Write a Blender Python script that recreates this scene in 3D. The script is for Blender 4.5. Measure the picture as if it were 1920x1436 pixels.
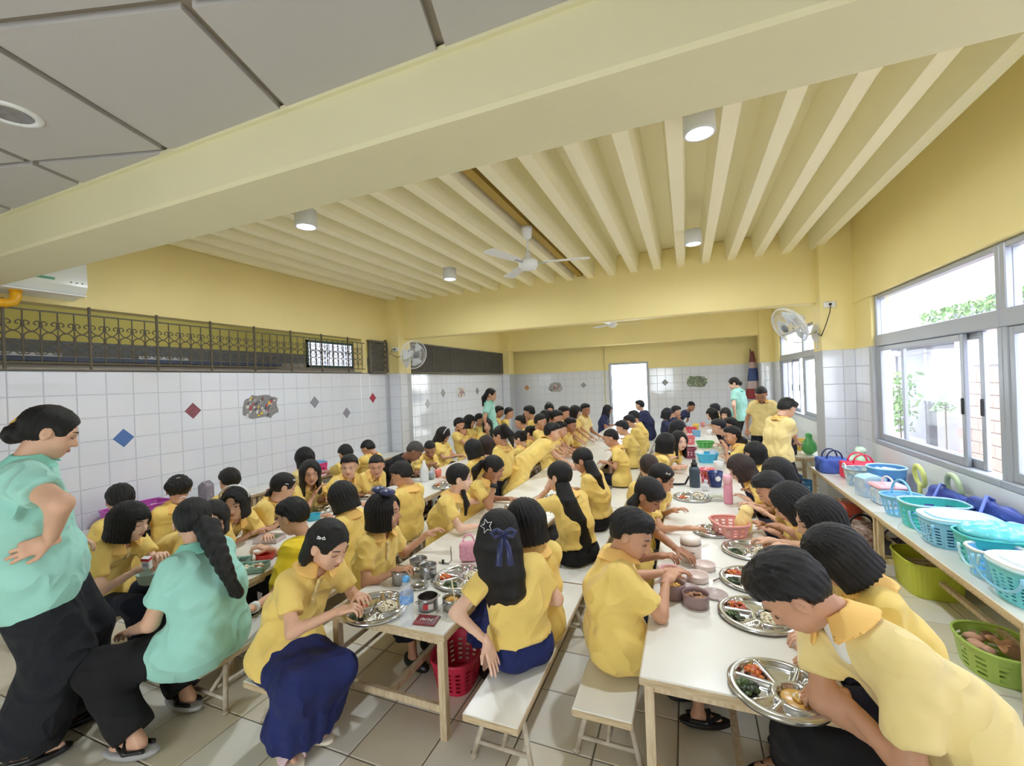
import bpy, bmesh, math, random
import numpy as np
from mathutils import Vector, Matrix

random.seed(7)
RNG = np.random.default_rng(11)
for o in list(bpy.data.objects):
    bpy.data.objects.remove(o, do_unlink=True)
SC = bpy.context.scene
COL = SC.collection

# ------------------------------------------------------------------ camera, sky, exposure
CAM_H = 1.6
FOCAL_PX = 810.525
YAW, PITCH, ROLL = 0.383253, -0.000943, -0.038811
_f = np.array([-math.sin(YAW) * math.cos(PITCH), math.cos(YAW) * math.cos(PITCH), math.sin(PITCH)])
_r0 = np.array([math.cos(YAW), math.sin(YAW), 0.0])
_u0 = np.cross(_r0, _f)
CAM_R = math.cos(ROLL) * _r0 + math.sin(ROLL) * _u0
CAM_U = -math.sin(ROLL) * _r0 + math.cos(ROLL) * _u0
CAM_F = _f
cam_data = bpy.data.cameras.new('camera')
cam_data.sensor_fit = 'HORIZONTAL'
cam_data.sensor_width = 36.0
cam_data.lens = FOCAL_PX / 1920.0 * 36.0
cam_data.clip_start = 0.05
cam_data.clip_end = 200
cam = bpy.data.objects.new('camera', cam_data)
COL.objects.link(cam)
cam.matrix_world = Matrix(((CAM_R[0], CAM_U[0], -CAM_F[0], 0), (CAM_R[1], CAM_U[1], -CAM_F[1], 0),
                           (CAM_R[2], CAM_U[2], -CAM_F[2], CAM_H), (0, 0, 0, 1)))
SC.camera = cam

world = bpy.data.worlds.new('overcast_sky')
SC.world = world
world.use_nodes = True
_bg = world.node_tree.nodes['Background']
_bg.inputs['Color'].default_value = (0.85, 0.93, 1.0, 1)
SKY_STRENGTH = 4.8
_bg.inputs['Strength'].default_value = SKY_STRENGTH
SC.view_settings.view_transform = 'Standard'
SC.view_settings.look = 'None'
SC.view_settings.gamma = 1.0
SC.view_settings.use_curve_mapping = False
SC.view_settings.exposure = 1.15
LAMP_WATTS = 12.0
try:
    SC.cycles.max_bounces = 8
    SC.cycles.diffuse_bounces = 5
    SC.cycles.glossy_bounces = 3
    SC.cycles.transmission_bounces = 4
    SC.cycles.transparent_max_bounces = 6
    SC.cycles.caustics_reflective = False
    SC.cycles.caustics_refractive = False
    SC.cycles.sample_clamp_indirect = 8.0
    SC.cycles.use_denoising = True
except Exception:
    pass


def ray(px, py):
    return (px - 960.0) / FOCAL_PX * CAM_R - (py - 718.0) / FOCAL_PX * CAM_U + CAM_F


def onz(px, py, z):
    d = ray(px, py)
    t = (z - CAM_H) / d[2]
    return np.array([d[0] * t, d[1] * t, z])


def onx(px, py, x):
    d = ray(px, py)
    t = x / d[0]
    return np.array([x, d[1] * t, CAM_H + d[2] * t])


def ony(px, py, y):
    d = ray(px, py)
    t = y / d[1]
    return np.array([d[0] * t, y, CAM_H + d[2] * t])


def at_depth(px, py, dist):
    return np.array([0, 0, CAM_H]) + ray(px, py) * dist


def depth_of(P):
    return float((np.asarray(P) - np.array([0, 0, CAM_H])) @ CAM_F)


# ------------------------------------------------------------------ materials
def lin(c):
    return tuple(((v / 255.0) / 12.92 if v / 255.0 <= 0.04045 else ((v / 255.0 + 0.055) / 1.055) ** 2.4) for v in c)


MATS = {}
AVOID = []          # solid boxes (benches, tables) the sitters must not sink into


def mat(name, rgb, rough=0.5, metal=0.0, var=0.0, vscale=6.0, bump=0.0, bscale=80.0, spec=0.5, emit=0.0, alpha=1.0,
        stretch=None, fold=0.0, trans=0.0, coat=0.0, rgb2=None, sheen=0.0, sub=0.0):
    if name in MATS:
        return MATS[name]
    m = bpy.data.materials.new(name)
    m.use_nodes = True
    nt = m.node_tree
    b = nt.nodes['Principled BSDF']
    c = lin(rgb)
    b.inputs['Base Color'].default_value = (*c, 1)
    b.inputs['Roughness'].default_value = rough
    b.inputs['Metallic'].default_value = metal
    b.inputs['Specular IOR Level'].default_value = spec
    b.inputs['Alpha'].default_value = alpha
    b.inputs['Transmission Weight'].default_value = trans
    b.inputs['Coat Weight'].default_value = coat
    b.inputs['Sheen Weight'].default_value = sheen
    if emit > 0:
        b.inputs['Emission Color'].default_value = (*c, 1)
        b.inputs['Emission Strength'].default_value = emit
    if var > 0 or rgb2 is not None or bump > 0:
        tc = nt.nodes.new('ShaderNodeTexCoord')
        mp = nt.nodes.new('ShaderNodeMapping')
        nt.links.new(tc.outputs['Object'], mp.inputs['Vector'])
        if stretch:
            mp.inputs['Scale'].default_value = stretch
        if var > 0 or rgb2 is not None:
            n = nt.nodes.new('ShaderNodeTexNoise')
            n.inputs['Scale'].default_value = vscale
            n.inputs['Detail'].default_value = 4
            nt.links.new(mp.outputs['Vector'], n.inputs['Vector'])
            r = nt.nodes.new('ShaderNodeValToRGB')
            r.color_ramp.elements[0].position = 0.3
            r.color_ramp.elements[1].position = 0.7
            c2 = lin(rgb2) if rgb2 is not None else tuple(max(0, v * (1 - var)) for v in c)
            r.color_ramp.elements[0].color = (*c2, 1)
            r.color_ramp.elements[1].color = (*c, 1)
            nt.links.new(n.outputs['Fac'], r.inputs['Fac'])
            nt.links.new(r.outputs['Color'], b.inputs['Base Color'])
        if bump > 0:
            n2 = nt.nodes.new('ShaderNodeTexNoise')
            n2.inputs['Scale'].default_value = bscale
            n2.inputs['Detail'].default_value = 3
            nt.links.new(mp.outputs['Vector'], n2.inputs['Vector'])
            bp = nt.nodes.new('ShaderNodeBump')
            bp.inputs['Strength'].default_value = bump
            bp.inputs['Distance'].default_value = 0.01
            nt.links.new(n2.outputs['Fac'], bp.inputs['Height'])
            nt.links.new(bp.outputs['Normal'], b.inputs['Normal'])
            if fold > 0:
                n3 = nt.nodes.new('ShaderNodeTexNoise')
                n3.inputs['Scale'].default_value = 6.0
                n3.inputs['Detail'].default_value = 1.0
                n3.inputs['Distortion'].default_value = 0.5
                nt.links.new(mp.outputs['Vector'], n3.inputs['Vector'])
                ab = nt.nodes.new('ShaderNodeMath')
                ab.operation = 'PINGPONG'
                ab.inputs[1].default_value = 0.5
                nt.links.new(n3.outputs['Fac'], ab.inputs[0])
                bq = nt.nodes.new('ShaderNodeBump')
                bq.inputs['Strength'].default_value = fold
                bq.inputs['Distance'].default_value = 0.17
                nt.links.new(ab.outputs[0], bq.inputs['Height'])
                nt.links.new(bp.outputs['Normal'], bq.inputs['Normal'])
                nt.links.new(bq.outputs['Normal'], b.inputs['Normal'])
    MATS[name] = m
    return m


def glass_mat(name, rgb, alpha=0.25, rough=0.05):
    return mat(name, rgb, rough=rough, alpha=alpha, spec=0.6)


# ------------------------------------------------------------------ mesh helpers
class MB:
    """collects shapes and links them as ONE mesh object"""

    def __init__(self):
        self.v, self.f, self.mi, self.sm = [], [], [], []
        self.mats = []

    def slot(self, m):
        if m not in self.mats:
            self.mats.append(m)
        return self.mats.index(m)

    def add(self, verts, faces, m=None, smooth=False):
        o = len(self.v)
        k = self.slot(m) if m is not None else 0
        self.v.extend([tuple(map(float, p)) for p in verts])
        for f in faces:
            self.f.append(tuple(int(i) + o for i in f))
            self.mi.append(k)
            self.sm.append(smooth)

    def box(self, lo, hi, m=None, bev=0.0, rot=None, piv=None):
        x0, y0, z0 = lo
        x1, y1, z1 = hi
        b = min(bev, 0.49 * min(abs(x1 - x0), abs(y1 - y0), abs(z1 - z0)))
        if b <= 0:
            vs = [(x0, y0, z0), (x1, y0, z0), (x1, y1, z0), (x0, y1, z0), (x0, y0, z1), (x1, y0, z1), (x1, y1, z1), (x0, y1, z1)]
            fs = [(0, 3, 2, 1), (4, 5, 6, 7), (0, 1, 5, 4), (1, 2, 6, 5), (2, 3, 7, 6), (3, 0, 4, 7)]
        else:
            bm = bmesh.new()
            bmesh.ops.create_cube(bm, size=1)
            for v in bm.verts:
                v.co = Vector((x0 if v.co.x < 0 else x1, y0 if v.co.y < 0 else y1, z0 if v.co.z < 0 else z1))
            bmesh.ops.bevel(bm, geom=bm.edges[:], offset=b, segments=1, affect='EDGES')
            bm.verts.ensure_lookup_table()
            vs = [tuple(v.co) for v in bm.verts]
            fs = [tuple(v.index for v in f.verts) for f in bm.faces]
            bm.free()
        if rot is not None:
            p = Vector(piv if piv is not None else ((x0 + x1) / 2, (y0 + y1) / 2, (z0 + z1) / 2))
            vs = [tuple(rot @ (Vector(v) - p) + p) for v in vs]
        self.add(vs, fs, m)

    def bar(self, a, b, r, m=None, seg=8, r2=None, smooth=True, square=False):
        a, b = Vector(a), Vector(b)
        d = (b - a).normalized()
        up = Vector((0, 0, 1)) if abs(d.z) < 0.95 else Vector((1, 0, 0))
        x = d.cross(up).normalized()
        y = d.cross(x).normalized()
        r2 = r if r2 is None else r2
        n = 4 if square else seg
        off = math.pi / 4 if square else 0
        vs = []
        for c, rr in ((a, r), (b, r2)):
            for i in range(n):
                t = off + 2 * math.pi * i / n
                k = rr * (math.sqrt(2) if square else 1)
                vs.append(c + x * math.cos(t) * k + y * math.sin(t) * k)
        fs = [(i, (i + 1) % n, n + (i + 1) % n, n + i) for i in range(n)]
        fs += [tuple(range(n))[::-1], tuple(range(n, 2 * n))]
        self.add(vs, fs, m, smooth and not square)

    def tube(self, pts, r, m=None, seg=6, closed=False, radii=None):
        pts = [Vector(p) for p in pts]
        n = len(pts)
        vs, fs = [], []
        px = None
        for i, p in enumerate(pts):
            if closed:
                d = (pts[(i + 1) % n] - pts[i - 1]).normalized()
            else:
                d = (pts[min(i + 1, n - 1)] - pts[max(i - 1, 0)]).normalized()
            if px is None:
                up = Vector((0, 0, 1)) if abs(d.z) < 0.9 else Vector((1, 0, 0))
                px = d.cross(up).normalized()
            else:
                px = (px - d * px.dot(d)).normalized()
            py = d.cross(px)
            rr = radii[i] if radii is not None else r
            for k in range(seg):
                t = 2 * math.pi * k / seg
                vs.append(p + px * math.cos(t) * rr + py * math.sin(t) * rr)
        m_ = n if closed else n - 1
        for i in range(m_):
            j = (i + 1) % n
            for k in range(seg):
                k2 = (k + 1) % seg
                fs.append((i * seg + k, i * seg + k2, j * seg + k2, j * seg + k))
        if not closed:
            fs.append(tuple(range(seg))[::-1])
            fs.append(tuple((n - 1) * seg + k for k in range(seg)))
        self.add(vs, fs, m, True)

    def lathe(self, prof, c=(0, 0, 0), m=None, seg=24, sx=1.0, sy=1.0, smooth=True, cap=True, p=2.0):
        """prof: list of (radius, z).  p > 2 gives a rounded-square section"""
        vs, fs = [], []
        n = len(prof)
        for (r, z) in prof:
            for k in range(seg):
                t = 2 * math.pi * k / seg
                ct, st = math.cos(t), math.sin(t)
                q = (abs(ct) ** p + abs(st) ** p) ** (-1.0 / p)
                vs.append((c[0] + r * q * ct * sx, c[1] + r * q * st * sy, c[2] + z))
        for i in range(n - 1):
            for k in range(seg):
                k2 = (k + 1) % seg
                fs.append((i * seg + k, i * seg + k2, (i + 1) * seg + k2, (i + 1) * seg + k))
        if cap:
            if prof[0][0] > 1e-6:
                fs.append(tuple(range(seg))[::-1])
            if prof[-1][0] > 1e-6:
                fs.append(tuple((n - 1) * seg + k for k in range(seg)))
        self.add(vs, fs, m, smooth)

    def prism(self, poly, z0, z1, m=None, axis='z', smooth=False):
        n = len(poly)

        def P(u, v, w):
            return (u, v, w) if axis == 'z' else ((w, u, v) if axis == 'x' else (u, w, v))
        vs = [P(u, v, z0) for u, v in poly] + [P(u, v, z1) for u, v in poly]
        fs = [tuple(range(n))[::-1], tuple(range(n, 2 * n))] + [(i, (i + 1) % n, n + (i + 1) % n, n + i) for i in range(n)]
        self.add(vs, fs, m, smooth)

    def xf(self, M, start=0):
        for i in range(start, len(self.v)):
            self.v[i] = tuple(M @ Vector(self.v[i]))
        return self

    def mesh(self, name):
        me = bpy.data.meshes.new(name)
        me.from_pydata(self.v, [], self.f)
        for m in self.mats:
            me.materials.append(m)
        me.polygons.foreach_set('material_index', self.mi)
        me.polygons.foreach_set('use_smooth', self.sm)
        me.update()
        return me

    def build(self, name, m=None, parent=None, loc=None, **props):
        if m is not None and not self.mats:
            self.mats.append(m)
        return link(name, self.mesh(name), parent, loc, **props)


def link(name, data, parent=None, loc=None, rot=None, **props):
    o = bpy.data.objects.new(name, data)
    COL.objects.link(o)
    if parent is not None:
        o.parent = parent
    if loc is not None:
        o.location = loc
    if rot is not None:
        o.rotation_euler = rot
    for k, v in props.items():
        o[k] = v
    return o


def tag(o, label, cat, group=None, kind=None):
    o['label'] = label
    o['category'] = cat
    if group:
        o['group'] = group
    if kind:
        o['kind'] = kind
    return o


def thing(name, label, cat, loc=(0, 0, 0), rz=0.0, group=None):
    o = link(name, None, None, loc, (0, 0, rz))
    o.empty_display_size = 0.1
    return tag(o, label, cat, group)


def copy_tree(o, parent=None):
    c = o.copy()
    COL.objects.link(c)
    if parent is not None:
        c.parent = parent
        c.matrix_parent_inverse = o.matrix_parent_inverse.copy()
    for ch in [x for x in o.children]:
        copy_tree(ch, c)
    return c
# ------------------------------------------------------------------ room constants
XL, XR = -4.80, 1.83
Y_BACK, Y_FAR = -2.6, 11.85
Z_TILE = 1.838
Z_SLAB, Z_RIB = 3.36, 3.09
TP = 0.203
M_PAINT = mat('yellow_wall_paint', (247, 231, 164), rough=0.55, var=0.05, vscale=1.5, bump=0.05, bscale=60)
M_BEAMP = mat('pale_yellow_beam_paint', (228, 222, 184), rough=0.6, var=0.05, vscale=2.0, bump=0.06, bscale=45)
M_RIBP = mat('cream_yellow_ceiling_paint', (253, 247, 214), rough=0.6)
M_TILE = mat('glazed_white_wall_tile', (228, 232, 242), rough=0.09, spec=0.6, coat=0.3)
M_GROUT = mat('grey_grout', (196, 200, 208), rough=0.8)
M_FLOOR = [mat('cream_marbled_floor_tile', (236, 231, 216), rough=0.16, rgb2=(222, 212, 188), vscale=2.2),
           mat('pale_grey_floor_tile', (240, 238, 230), rough=0.15, rgb2=(228, 222, 206), vscale=1.8),
           mat('beige_worn_floor_tile', (226, 216, 190), rough=0.2, rgb2=(236, 229, 212), vscale=2.6)]
M_FGROUT = mat('dark_floor_grout', (120, 112, 98), rough=0.85)
M_PANEL = mat('off_white_ceiling_board', (188, 184, 182), rough=0.8, bump=0.05, bscale=120)
M_STRIP = mat('taupe_ceiling_strip', (150, 140, 128), rough=0.6)
M_ALU = mat('grey_aluminium_frame', (176, 182, 194), rough=0.38, metal=0.35)
M_GLASS = glass_mat('window_glass', (225, 235, 245), alpha=0.12, rough=0.02)
M_WHITEW = mat('white_wall_paint', (222, 226, 230), rough=0.6, var=0.04, vscale=3)
M_IRON = mat('brown_painted_iron', (92, 84, 66), rough=0.55)
M_OLIVE = mat('olive_yellow_wall', (216, 204, 112), rough=0.7)
M_DGREY = mat('dark_grey_sheet', (112, 116, 120), rough=0.7)
M_CEMENT = mat('bare_cement_ledge', (176, 170, 160), rough=0.85, var=0.15, vscale=8, bump=0.2, bscale=40)

S = dict(kind='structure')
# ------------------------------------------------------------------ floor
fl = MB()
fl.box((XL - 0.1, Y_BACK, -0.12), (XR + 0.1, Y_FAR + 0.1, -0.004), M_FGROUT)
floor = fl.build('floor', **S)
FT = 0.3345
FX0, FY0 = -2.097, 1.46


def plate_mesh(name, w, h, t, c, m):
    a, b = w / 2, h / 2
    v = [(-a, -b, 0), (a, -b, 0), (a, b, 0), (-a, b, 0), (-a + c, -b + c, t), (a - c, -b + c, t), (a - c, b - c, t), (-a + c, b - c, t)]
    f = [(4, 5, 6, 7), (0, 1, 5, 4), (1, 2, 6, 5), (2, 3, 7, 6), (3, 0, 4, 7)]
    me = bpy.data.meshes.new(name)
    me.from_pydata(v, [], f)
    me.materials.append(m)
    return me, v, f


ftm = [plate_mesh('floor_tile', FT - 0.006, FT - 0.006, 0.004, 0.003, m) for m in M_FLOOR]
ftile_far = MB()
for i in range(-9, 13):
    for j in range(-13, 33):
        cx, cy = FX0 + (i + 0.5) * FT, FY0 + (j + 0.5) * FT
        if cx < XL - 0.1 or cx > XR + 0.1 or cy > Y_FAR:
            continue
        k = int(RNG.choice([0, 1, 1, 2], p=[0.4, 0.2, 0.2, 0.2]))
        near = -2 <= j <= 11
        if near and len([1]) and 0.7 < cy < 5.4:
            link('tile', ftm[k][0], floor, (cx, cy, -0.004), (0, 0, math.pi / 2 * int(RNG.integers(4))))
        else:
            ftile_far.add([(x + cx, y + cy, z - 0.004) for x, y, z in ftm[k][1]], ftm[k][2], M_FLOOR[k])
ftile_far.build('far_tiles', None, floor, kind='stuff')

# ------------------------------------------------------------------ left wall with its high openings
w = MB()
T = 0.16
w.box((XL - T, Y_BACK, 0), (XL, Y_FAR + 0.1, Z_TILE), M_GROUT)
ZO0, ZO1 = 1.842, 2.388
w.box((XL - T, Y_BACK, ZO1), (XL, 6.6, Z_SLAB), M_PAINT)
w.box((XL - T, 5.53, Z_TILE), (XL, 5.645, ZO1), M_PAINT)
w.box((XL - T, 6.09, Z_TILE), (XL, 6.79, 2.42), M_PAINT)
w.box((XL - T, 6.6, 2.42), (XL, Y_FAR, Z_SLAB), M_PAINT)
w.box((XL - T, 11.1, Z_TILE), (XL, Y_FAR, 2.42), M_PAINT)
w.box((XL - T - 0.02, Y_BACK, Z_TILE - 0.001), (XL - 0.02, 6.1, Z_TILE + 0.03), M_CEMENT)
wall_left = w.build('wall_left', **S)
tm, tv, tf = plate_mesh('wall_tile', TP - 0.004, TP - 0.004, 0.005, 0.003, M_TILE)


def tile_face(wall, origin, du, nu, nv, rot, count_parts, u0=0, clip=None):
    """tiles hang down from the top edge at origin; du: unit vector along the wall"""
    stuff = MB()
    R3 = Matrix.Rotation(rot[2], 3, 'Z') @ Matrix.Rotation(math.pi / 2, 3, 'X')
    q = R3.to_euler()
    for i in range(nu):
        for j in range(nv):
            c = Vector(origin) + Vector(du) * ((i + u0 + 0.5) * TP) + Vector((0, 0, -(j + 0.5) * TP))
            if c.z < -0.05:
                continue
            if count_parts(i, j):
                link('tile', tm, wall, c, q)
            else:
                stuff.add([tuple(R3 @ Vector(p) + c) for p in tv], tf, M_TILE)
    if stuff.v:
        stuff.build('far_tiles', None, wall, kind='stuff')


# joints of the left wall fall at y = 1.614 + k * 0.203
tile_face(wall_left, (XL, 1.614 - 14 * TP, Z_TILE), (0, 1, 0), 36, 9, (0, 0, math.pi / 2), lambda i, j: i >= 13 and j <= 7)
tile_face(wall_left, (XL, 6.5, Z_TILE), (0, 1, 0), 23, 9, (0, 0, math.pi / 2), lambda i, j: False)
cap = MB()
cap.box((XL - 0.004, Y_BACK, Z_TILE), (XL + 0.008, 6.1, Z_TILE + 0.006), mat('dark_capping_strip', (70, 66, 60), rough=0.5))
cap.build('trim_1', **S)

# ------------------------------------------------------------------ pillars
def pillar(x0, x1, y0, y1, name='pillar'):
    b = MB()
    b.box((x0, y0, 0), (x1, y1, Z_TILE), M_GROUT)
    b.box((x0, y0, Z_TILE), (x1, y1, Z_SLAB), M_PAINT)
    return b.build(name, **S)


P1 = pillar(XL, -4.555, 6.15, 6.5)
tile_face(P1, (-4.76, 6.15, Z_TILE), (1, 0, 0), 1, 9, (0, 0, 0), lambda i, j: True)
tile_face(P1, (-4.555, 6.12, Z_TILE), (0, 1, 0), 1, 9, (0, 0, math.pi / 2), lambda i, j: False, u0=0.25)
P2 = pillar(1.508, XR, 6.15, 6.5)
tile_face(P2, (1.508, 6.15, Z_TILE), (1, 0, 0), 1, 9, (0, 0, 0), lambda i, j: True)
ctm = plate_mesh('cut_tile', 0.113, TP - 0.004, 0.005, 0.003, M_TILE)[0]
for j in range(9):
    link('tile', ctm, P2, (1.508 + TP + 0.058, 6.15, Z_TILE - (j + 0.5) * TP), (math.pi / 2, 0, 0))
P3 = pillar(XL, -4.56, 11.15, 11.5)
tile_face(P3, (-4.77, 11.15, Z_TILE), (1, 0, 0), 1, 9, (0, 0, 0), lambda i, j: False)
P4 = pillar(1.56, XR, 11.15, 11.5)
tile_face(P4, (1.58, 11.15, Z_TILE), (1, 0, 0), 1, 9, (0, 0, 0), lambda i, j: False)

# ------------------------------------------------------------------ right wall and its windows
WZ0, WZ1 = 0.81, 2.365
wr = MB()
wr.box((XR, Y_BACK, 0), (XR + T, Y_FAR + 0.1, WZ0), M_WHITEW)
wr.box((XR, Y_BACK, WZ1), (XR + T, Y_FAR + 0.1, Z_SLAB), M_PAINT)
for a, b in ((Y_BACK, -0.22), (5.66, 6.9), (10.55, Y_FAR + 0.1)):
    wr.box((XR, a, WZ0), (XR + T, b, Z_TILE), M_GROUT if a > 0 else M_WHITEW)
    wr.box((XR, a, Z_TILE), (XR + T, b, WZ1), M_PAINT)
wr.box((XR - 0.012, Y_BACK, WZ1 + 0.0), (XR, 6.15, WZ1 + 0.05), M_PAINT)
wall_right = wr.build('wall_right', **S)
tile_face(wall_right, (XR, 6.15, Z_TILE), (0, -1, 0), 2, 9, (0, 0, -math.pi / 2), lambda i, j: j < 6)
tile_face(wall_right, (XR, 11.15, Z_TILE), (0, -1, 0), 3, 9, (0, 0, -math.pi / 2), lambda i, j: False)


def window_unit(n, y0, y1, sash_split, open_gap, second):
    """y0 < y1; aluminium frame with fixed panes above a transom and two sliding sashes under it"""
    x0, x1 = XR + 0.03, XR + 0.11
    root = MB()
    for a, b in (((x0, y0, WZ0), (x1, y0 + 0.05, WZ1)), ((x0, y1 - 0.05, WZ0), (x1, y1, WZ1)),
                 ((x0 - 0.03, y0 + .002, WZ0 + .002), (x1 - .002, y1 - .002, WZ0 + 0.05)), ((x0 + .002, y0 + .05, WZ1 - 0.045), (x1 - .002, y1 - .05, WZ1 - .002)),
                 ((x0 - 0.01, y0 + .002, 1.83), (x1 - .002, y1 - .002, 1.945))):
        root.box(a, b, M_ALU, bev=0.006)
    win = root.build('window_%d' % n, **S)
    g = MB()
    g.box((x0 + 0.035, y0 + 0.05, 1.945), (x0 + 0.041, y1 - 0.05, WZ1 - 0.045), M_GLASS)
    g.build('pane', None, win)

    def sash(ya, yb, x):
        s = MB()
        for a, b in (((x, ya, WZ0 + 0.05), (x + 0.028, ya + 0.045, 1.83)), ((x, yb - 0.045, WZ0 + 0.05), (x + 0.028, yb, 1.83)),
                     ((x + .001, ya + 0.045, WZ0 + 0.05), (x + 0.027, yb - 0.045, WZ0 + 0.115)), ((x + .001, ya + 0.045, 1.78), (x + 0.027, yb - 0.045, 1.829))):
            s.box(a, b, M_ALU, bev=0.004)
        so = s.build('sash', None, win)
        p = MB()
        p.box((x + 0.011, ya + 0.045, WZ0 + 0.115), (x + 0.017, yb - 0.045, 1.78), M_GLASS)
        p.build('pane', None, so)
        h = MB()
        h.box((x - 0.012, ya + 0.012, 1.24), (x, ya + 0.032, 1.36), mat('black_latch', (40, 42, 48), rough=0.4), bev=0.004)
        h.build('latch', None, so)
    sash(sash_split, y1 - 0.05, x0 + 0.006)
    if second:
        sash(*second, x0 + 0.042)
    return win


window_unit(1, 3.70, 5.66, 4.13, True, (3.98, 5.21))
window_unit(2, 1.74, 3.70, 2.2, True, (1.79, 2.75))
window_unit(3, -0.22, 1.74, 0.75, False, (-0.17, 0.8))
window_unit(4, 8.72, 10.55, 9.6, True, (9.2, 10.2))
window_unit(5, 6.9, 8.72, 7.85, False, (6.95, 7.9))

# ------------------------------------------------------------------ far wall, door opening
DX0, DX1, DZ = -1.885, -0.965, 1.965
wf = MB()
for a, b in ((XL - 0.1, DX0), (DX1, XR + 0.1)):
    wf.box((a, Y_FAR, 0), (b, Y_FAR + 0.15, Z_TILE), M_GROUT)
    wf.box((a, Y_FAR, Z_TILE), (b, Y_FAR + 0.15, Z_SLAB), M_PAINT)
wf.box((DX0, Y_FAR, DZ), (DX1, Y_FAR + 0.15, Z_SLAB), M_PAINT)
wall_far = wf.build('wall_far', **S)
tile_face(wall_far, (-4.78, Y_FAR, Z_TILE), (1, 0, 0), 14, 9, (0, 0, 0), lambda i, j: False)
tile_face(wall_far, (DX1 + 0.06, Y_FAR, Z_TILE), (1, 0, 0), 13, 9, (0, 0, 0), lambda i, j: False)
d = MB()
for a, b in (((DX0 - 0.05, Y_FAR - 0.02, 0), (DX0, Y_FAR + 0.15, DZ + 0.05)), ((DX1, Y_FAR - 0.02, 0), (DX1 + 0.05, Y_FAR + 0.15, DZ + 0.05)),
             ((DX0, Y_FAR - 0.02, DZ), (DX1, Y_FAR + 0.15, DZ + 0.05))):
    d.box(a, b, M_ALU, bev=0.006)
d.build('door_1', **S)

# ------------------------------------------------------------------ ribbed concrete ceiling and beams
c = MB()
c.box((XL - T, 1.4, Z_SLAB), (XR + T, Y_FAR + 0.15, Z_SLAB + 0.15), M_RIBP)
ceiling = c.build('ceiling', **S)
x = -4.62
while x < XR - 0.1:
    r = MB()
    r.prism([(x - 0.078, Z_SLAB), (x - 0.048, Z_RIB), (x + 0.048, Z_RIB), (x + 0.078, Z_SLAB)], 1.5, 6.4, M_RIBP, axis='y')
    r.build('rib', None, ceiling)
    x += 0.307


def beam(y0, y1, z0, x0=XL, x1=XR, m=M_BEAMP):
    b = MB()
    b.box((x0, y0, z0), (x1, y1, Z_SLAB), m, bev=0.012)
    return b.build('ceiling_beam', **S)


beam(1.21, 1.53, 2.44)
beam(6.34, 6.52, 2.435, -4.6, 1.55, M_PAINT)
beam(11.2, 11.48, 2.465, -4.6, 1.6, M_PAINT)

# suspended ceiling over the near end, its grid turned against the room
ZC = 2.66
cp = MB()
cp.box((XL - T, Y_BACK, ZC + 0.02), (XR + T, 1.22, ZC + 0.12), M_STRIP)
ceil_near = cp.build('ceiling_near', **S)
ang = math.radians(17.3)
e1 = np.array([math.cos(ang), math.sin(ang)])
e2 = np.array([-math.sin(ang), math.cos(ang)])
o0 = np.array([-2.045, 1.195])
CELL = 0.652


def clip_poly(poly, n, dd):
    out = []
    for i in range(len(poly)):
        a, b = poly[i], poly[(i + 1) % len(poly)]
        da, db = np.dot(a, n) - dd, np.dot(b, n) - dd
        if da <= 0:
            out.append(a)
        if da * db < 0:
            out.append(a + (b - a) * (da / (da - db)))
    return out


for i in range(-8, 10):
    for j in range(-8, 4):
        gp = 0.016
        q = [o0 + e1 * ((i + u) * CELL + su * gp) + e2 * ((j + v) * CELL + sv * gp) for u, v, su, sv in ((0, 0, 1, 1), (1, 0, -1, 1), (1, 1, -1, -1), (0, 1, 1, -1))]
        for n, dd in (((0, 1), 1.2), ((0, -1), -Y_BACK), ((-1, 0), -XL), ((1, 0), XR)):
            q = clip_poly(q, np.array(n, float), dd) if q else q
        if len(q) >= 3:
            b = MB()
            b.prism([tuple(p) for p in q], ZC, ZC + 0.025, M_PANEL)
            b.build('ceiling_panel', None, ceil_near)
b = MB()
b.box((XL, 1.195, ZC - 0.012), (XR, 1.212, ZC + 0.01), M_BEAMP)
b.build('trim_2', **S)

# ------------------------------------------------------------------ conduits
b = MB()
b.bar((-2.05, Y_FAR - 0.02, 0.0), (-2.05, Y_FAR - 0.02, 2.5), 0.014, mat('cream_conduit', (222, 214, 170), rough=0.5))
tag(b.build('conduit_pipe'), 'thin pale vertical conduit pipe beside the bright doorway', 'pipe')
b = MB()
b.box((-1.435, 1.54, 3.125), (-1.36, 6.33, Z_SLAB - 0.002), mat('ochre_cable_trunking', (176, 146, 62), rough=0.6))
tag(b.build('cable_trunking'), 'ochre cable trunking between ceiling ribs above the ceiling fan', 'trunking')
# ------------------------------------------------------------------ what stands outside the openings
M_CONC = mat('pale_concrete', (176, 174, 188), rough=0.85, var=0.08, vscale=2, bump=0.15, bscale=30)
M_BLOCK = mat('pinkish_cement_block', (190, 164, 158), rough=0.9, var=0.18, vscale=6, bump=0.3, bscale=35)
M_GRAVEL = mat('pink_brown_soil', (206, 186, 178), rough=0.95, var=0.35, vscale=14, bump=0.5, bscale=30)
M_LEAF = mat('pale_green_leaf', (128, 166, 104), rough=0.6, var=0.3, vscale=20)
b = MB()
b.box((XR + T, -8, -0.3), (14, 24, -0.1), M_GRAVEL)
b.build('ground', **S)
b = MB()
b.box((-8, Y_FAR + 0.15, -0.3), (XR + T, 24, -0.02), mat('bright_concrete_yard', (226, 224, 222), rough=0.9, var=0.06, vscale=2))
b.build('ground_far', **S)
b = MB()
b.box((4.52, 0.0, -0.1), (4.64, 10.2, 1.60), M_GROUT)
bw = b.build('wall_yard', **S)
blk = MB()
blk.box((-0.02, -0.195, 0.004), (0.02, 0.195, 0.193), M_BLOCK, bev=0.008)
blk = blk.mesh('block')
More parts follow.
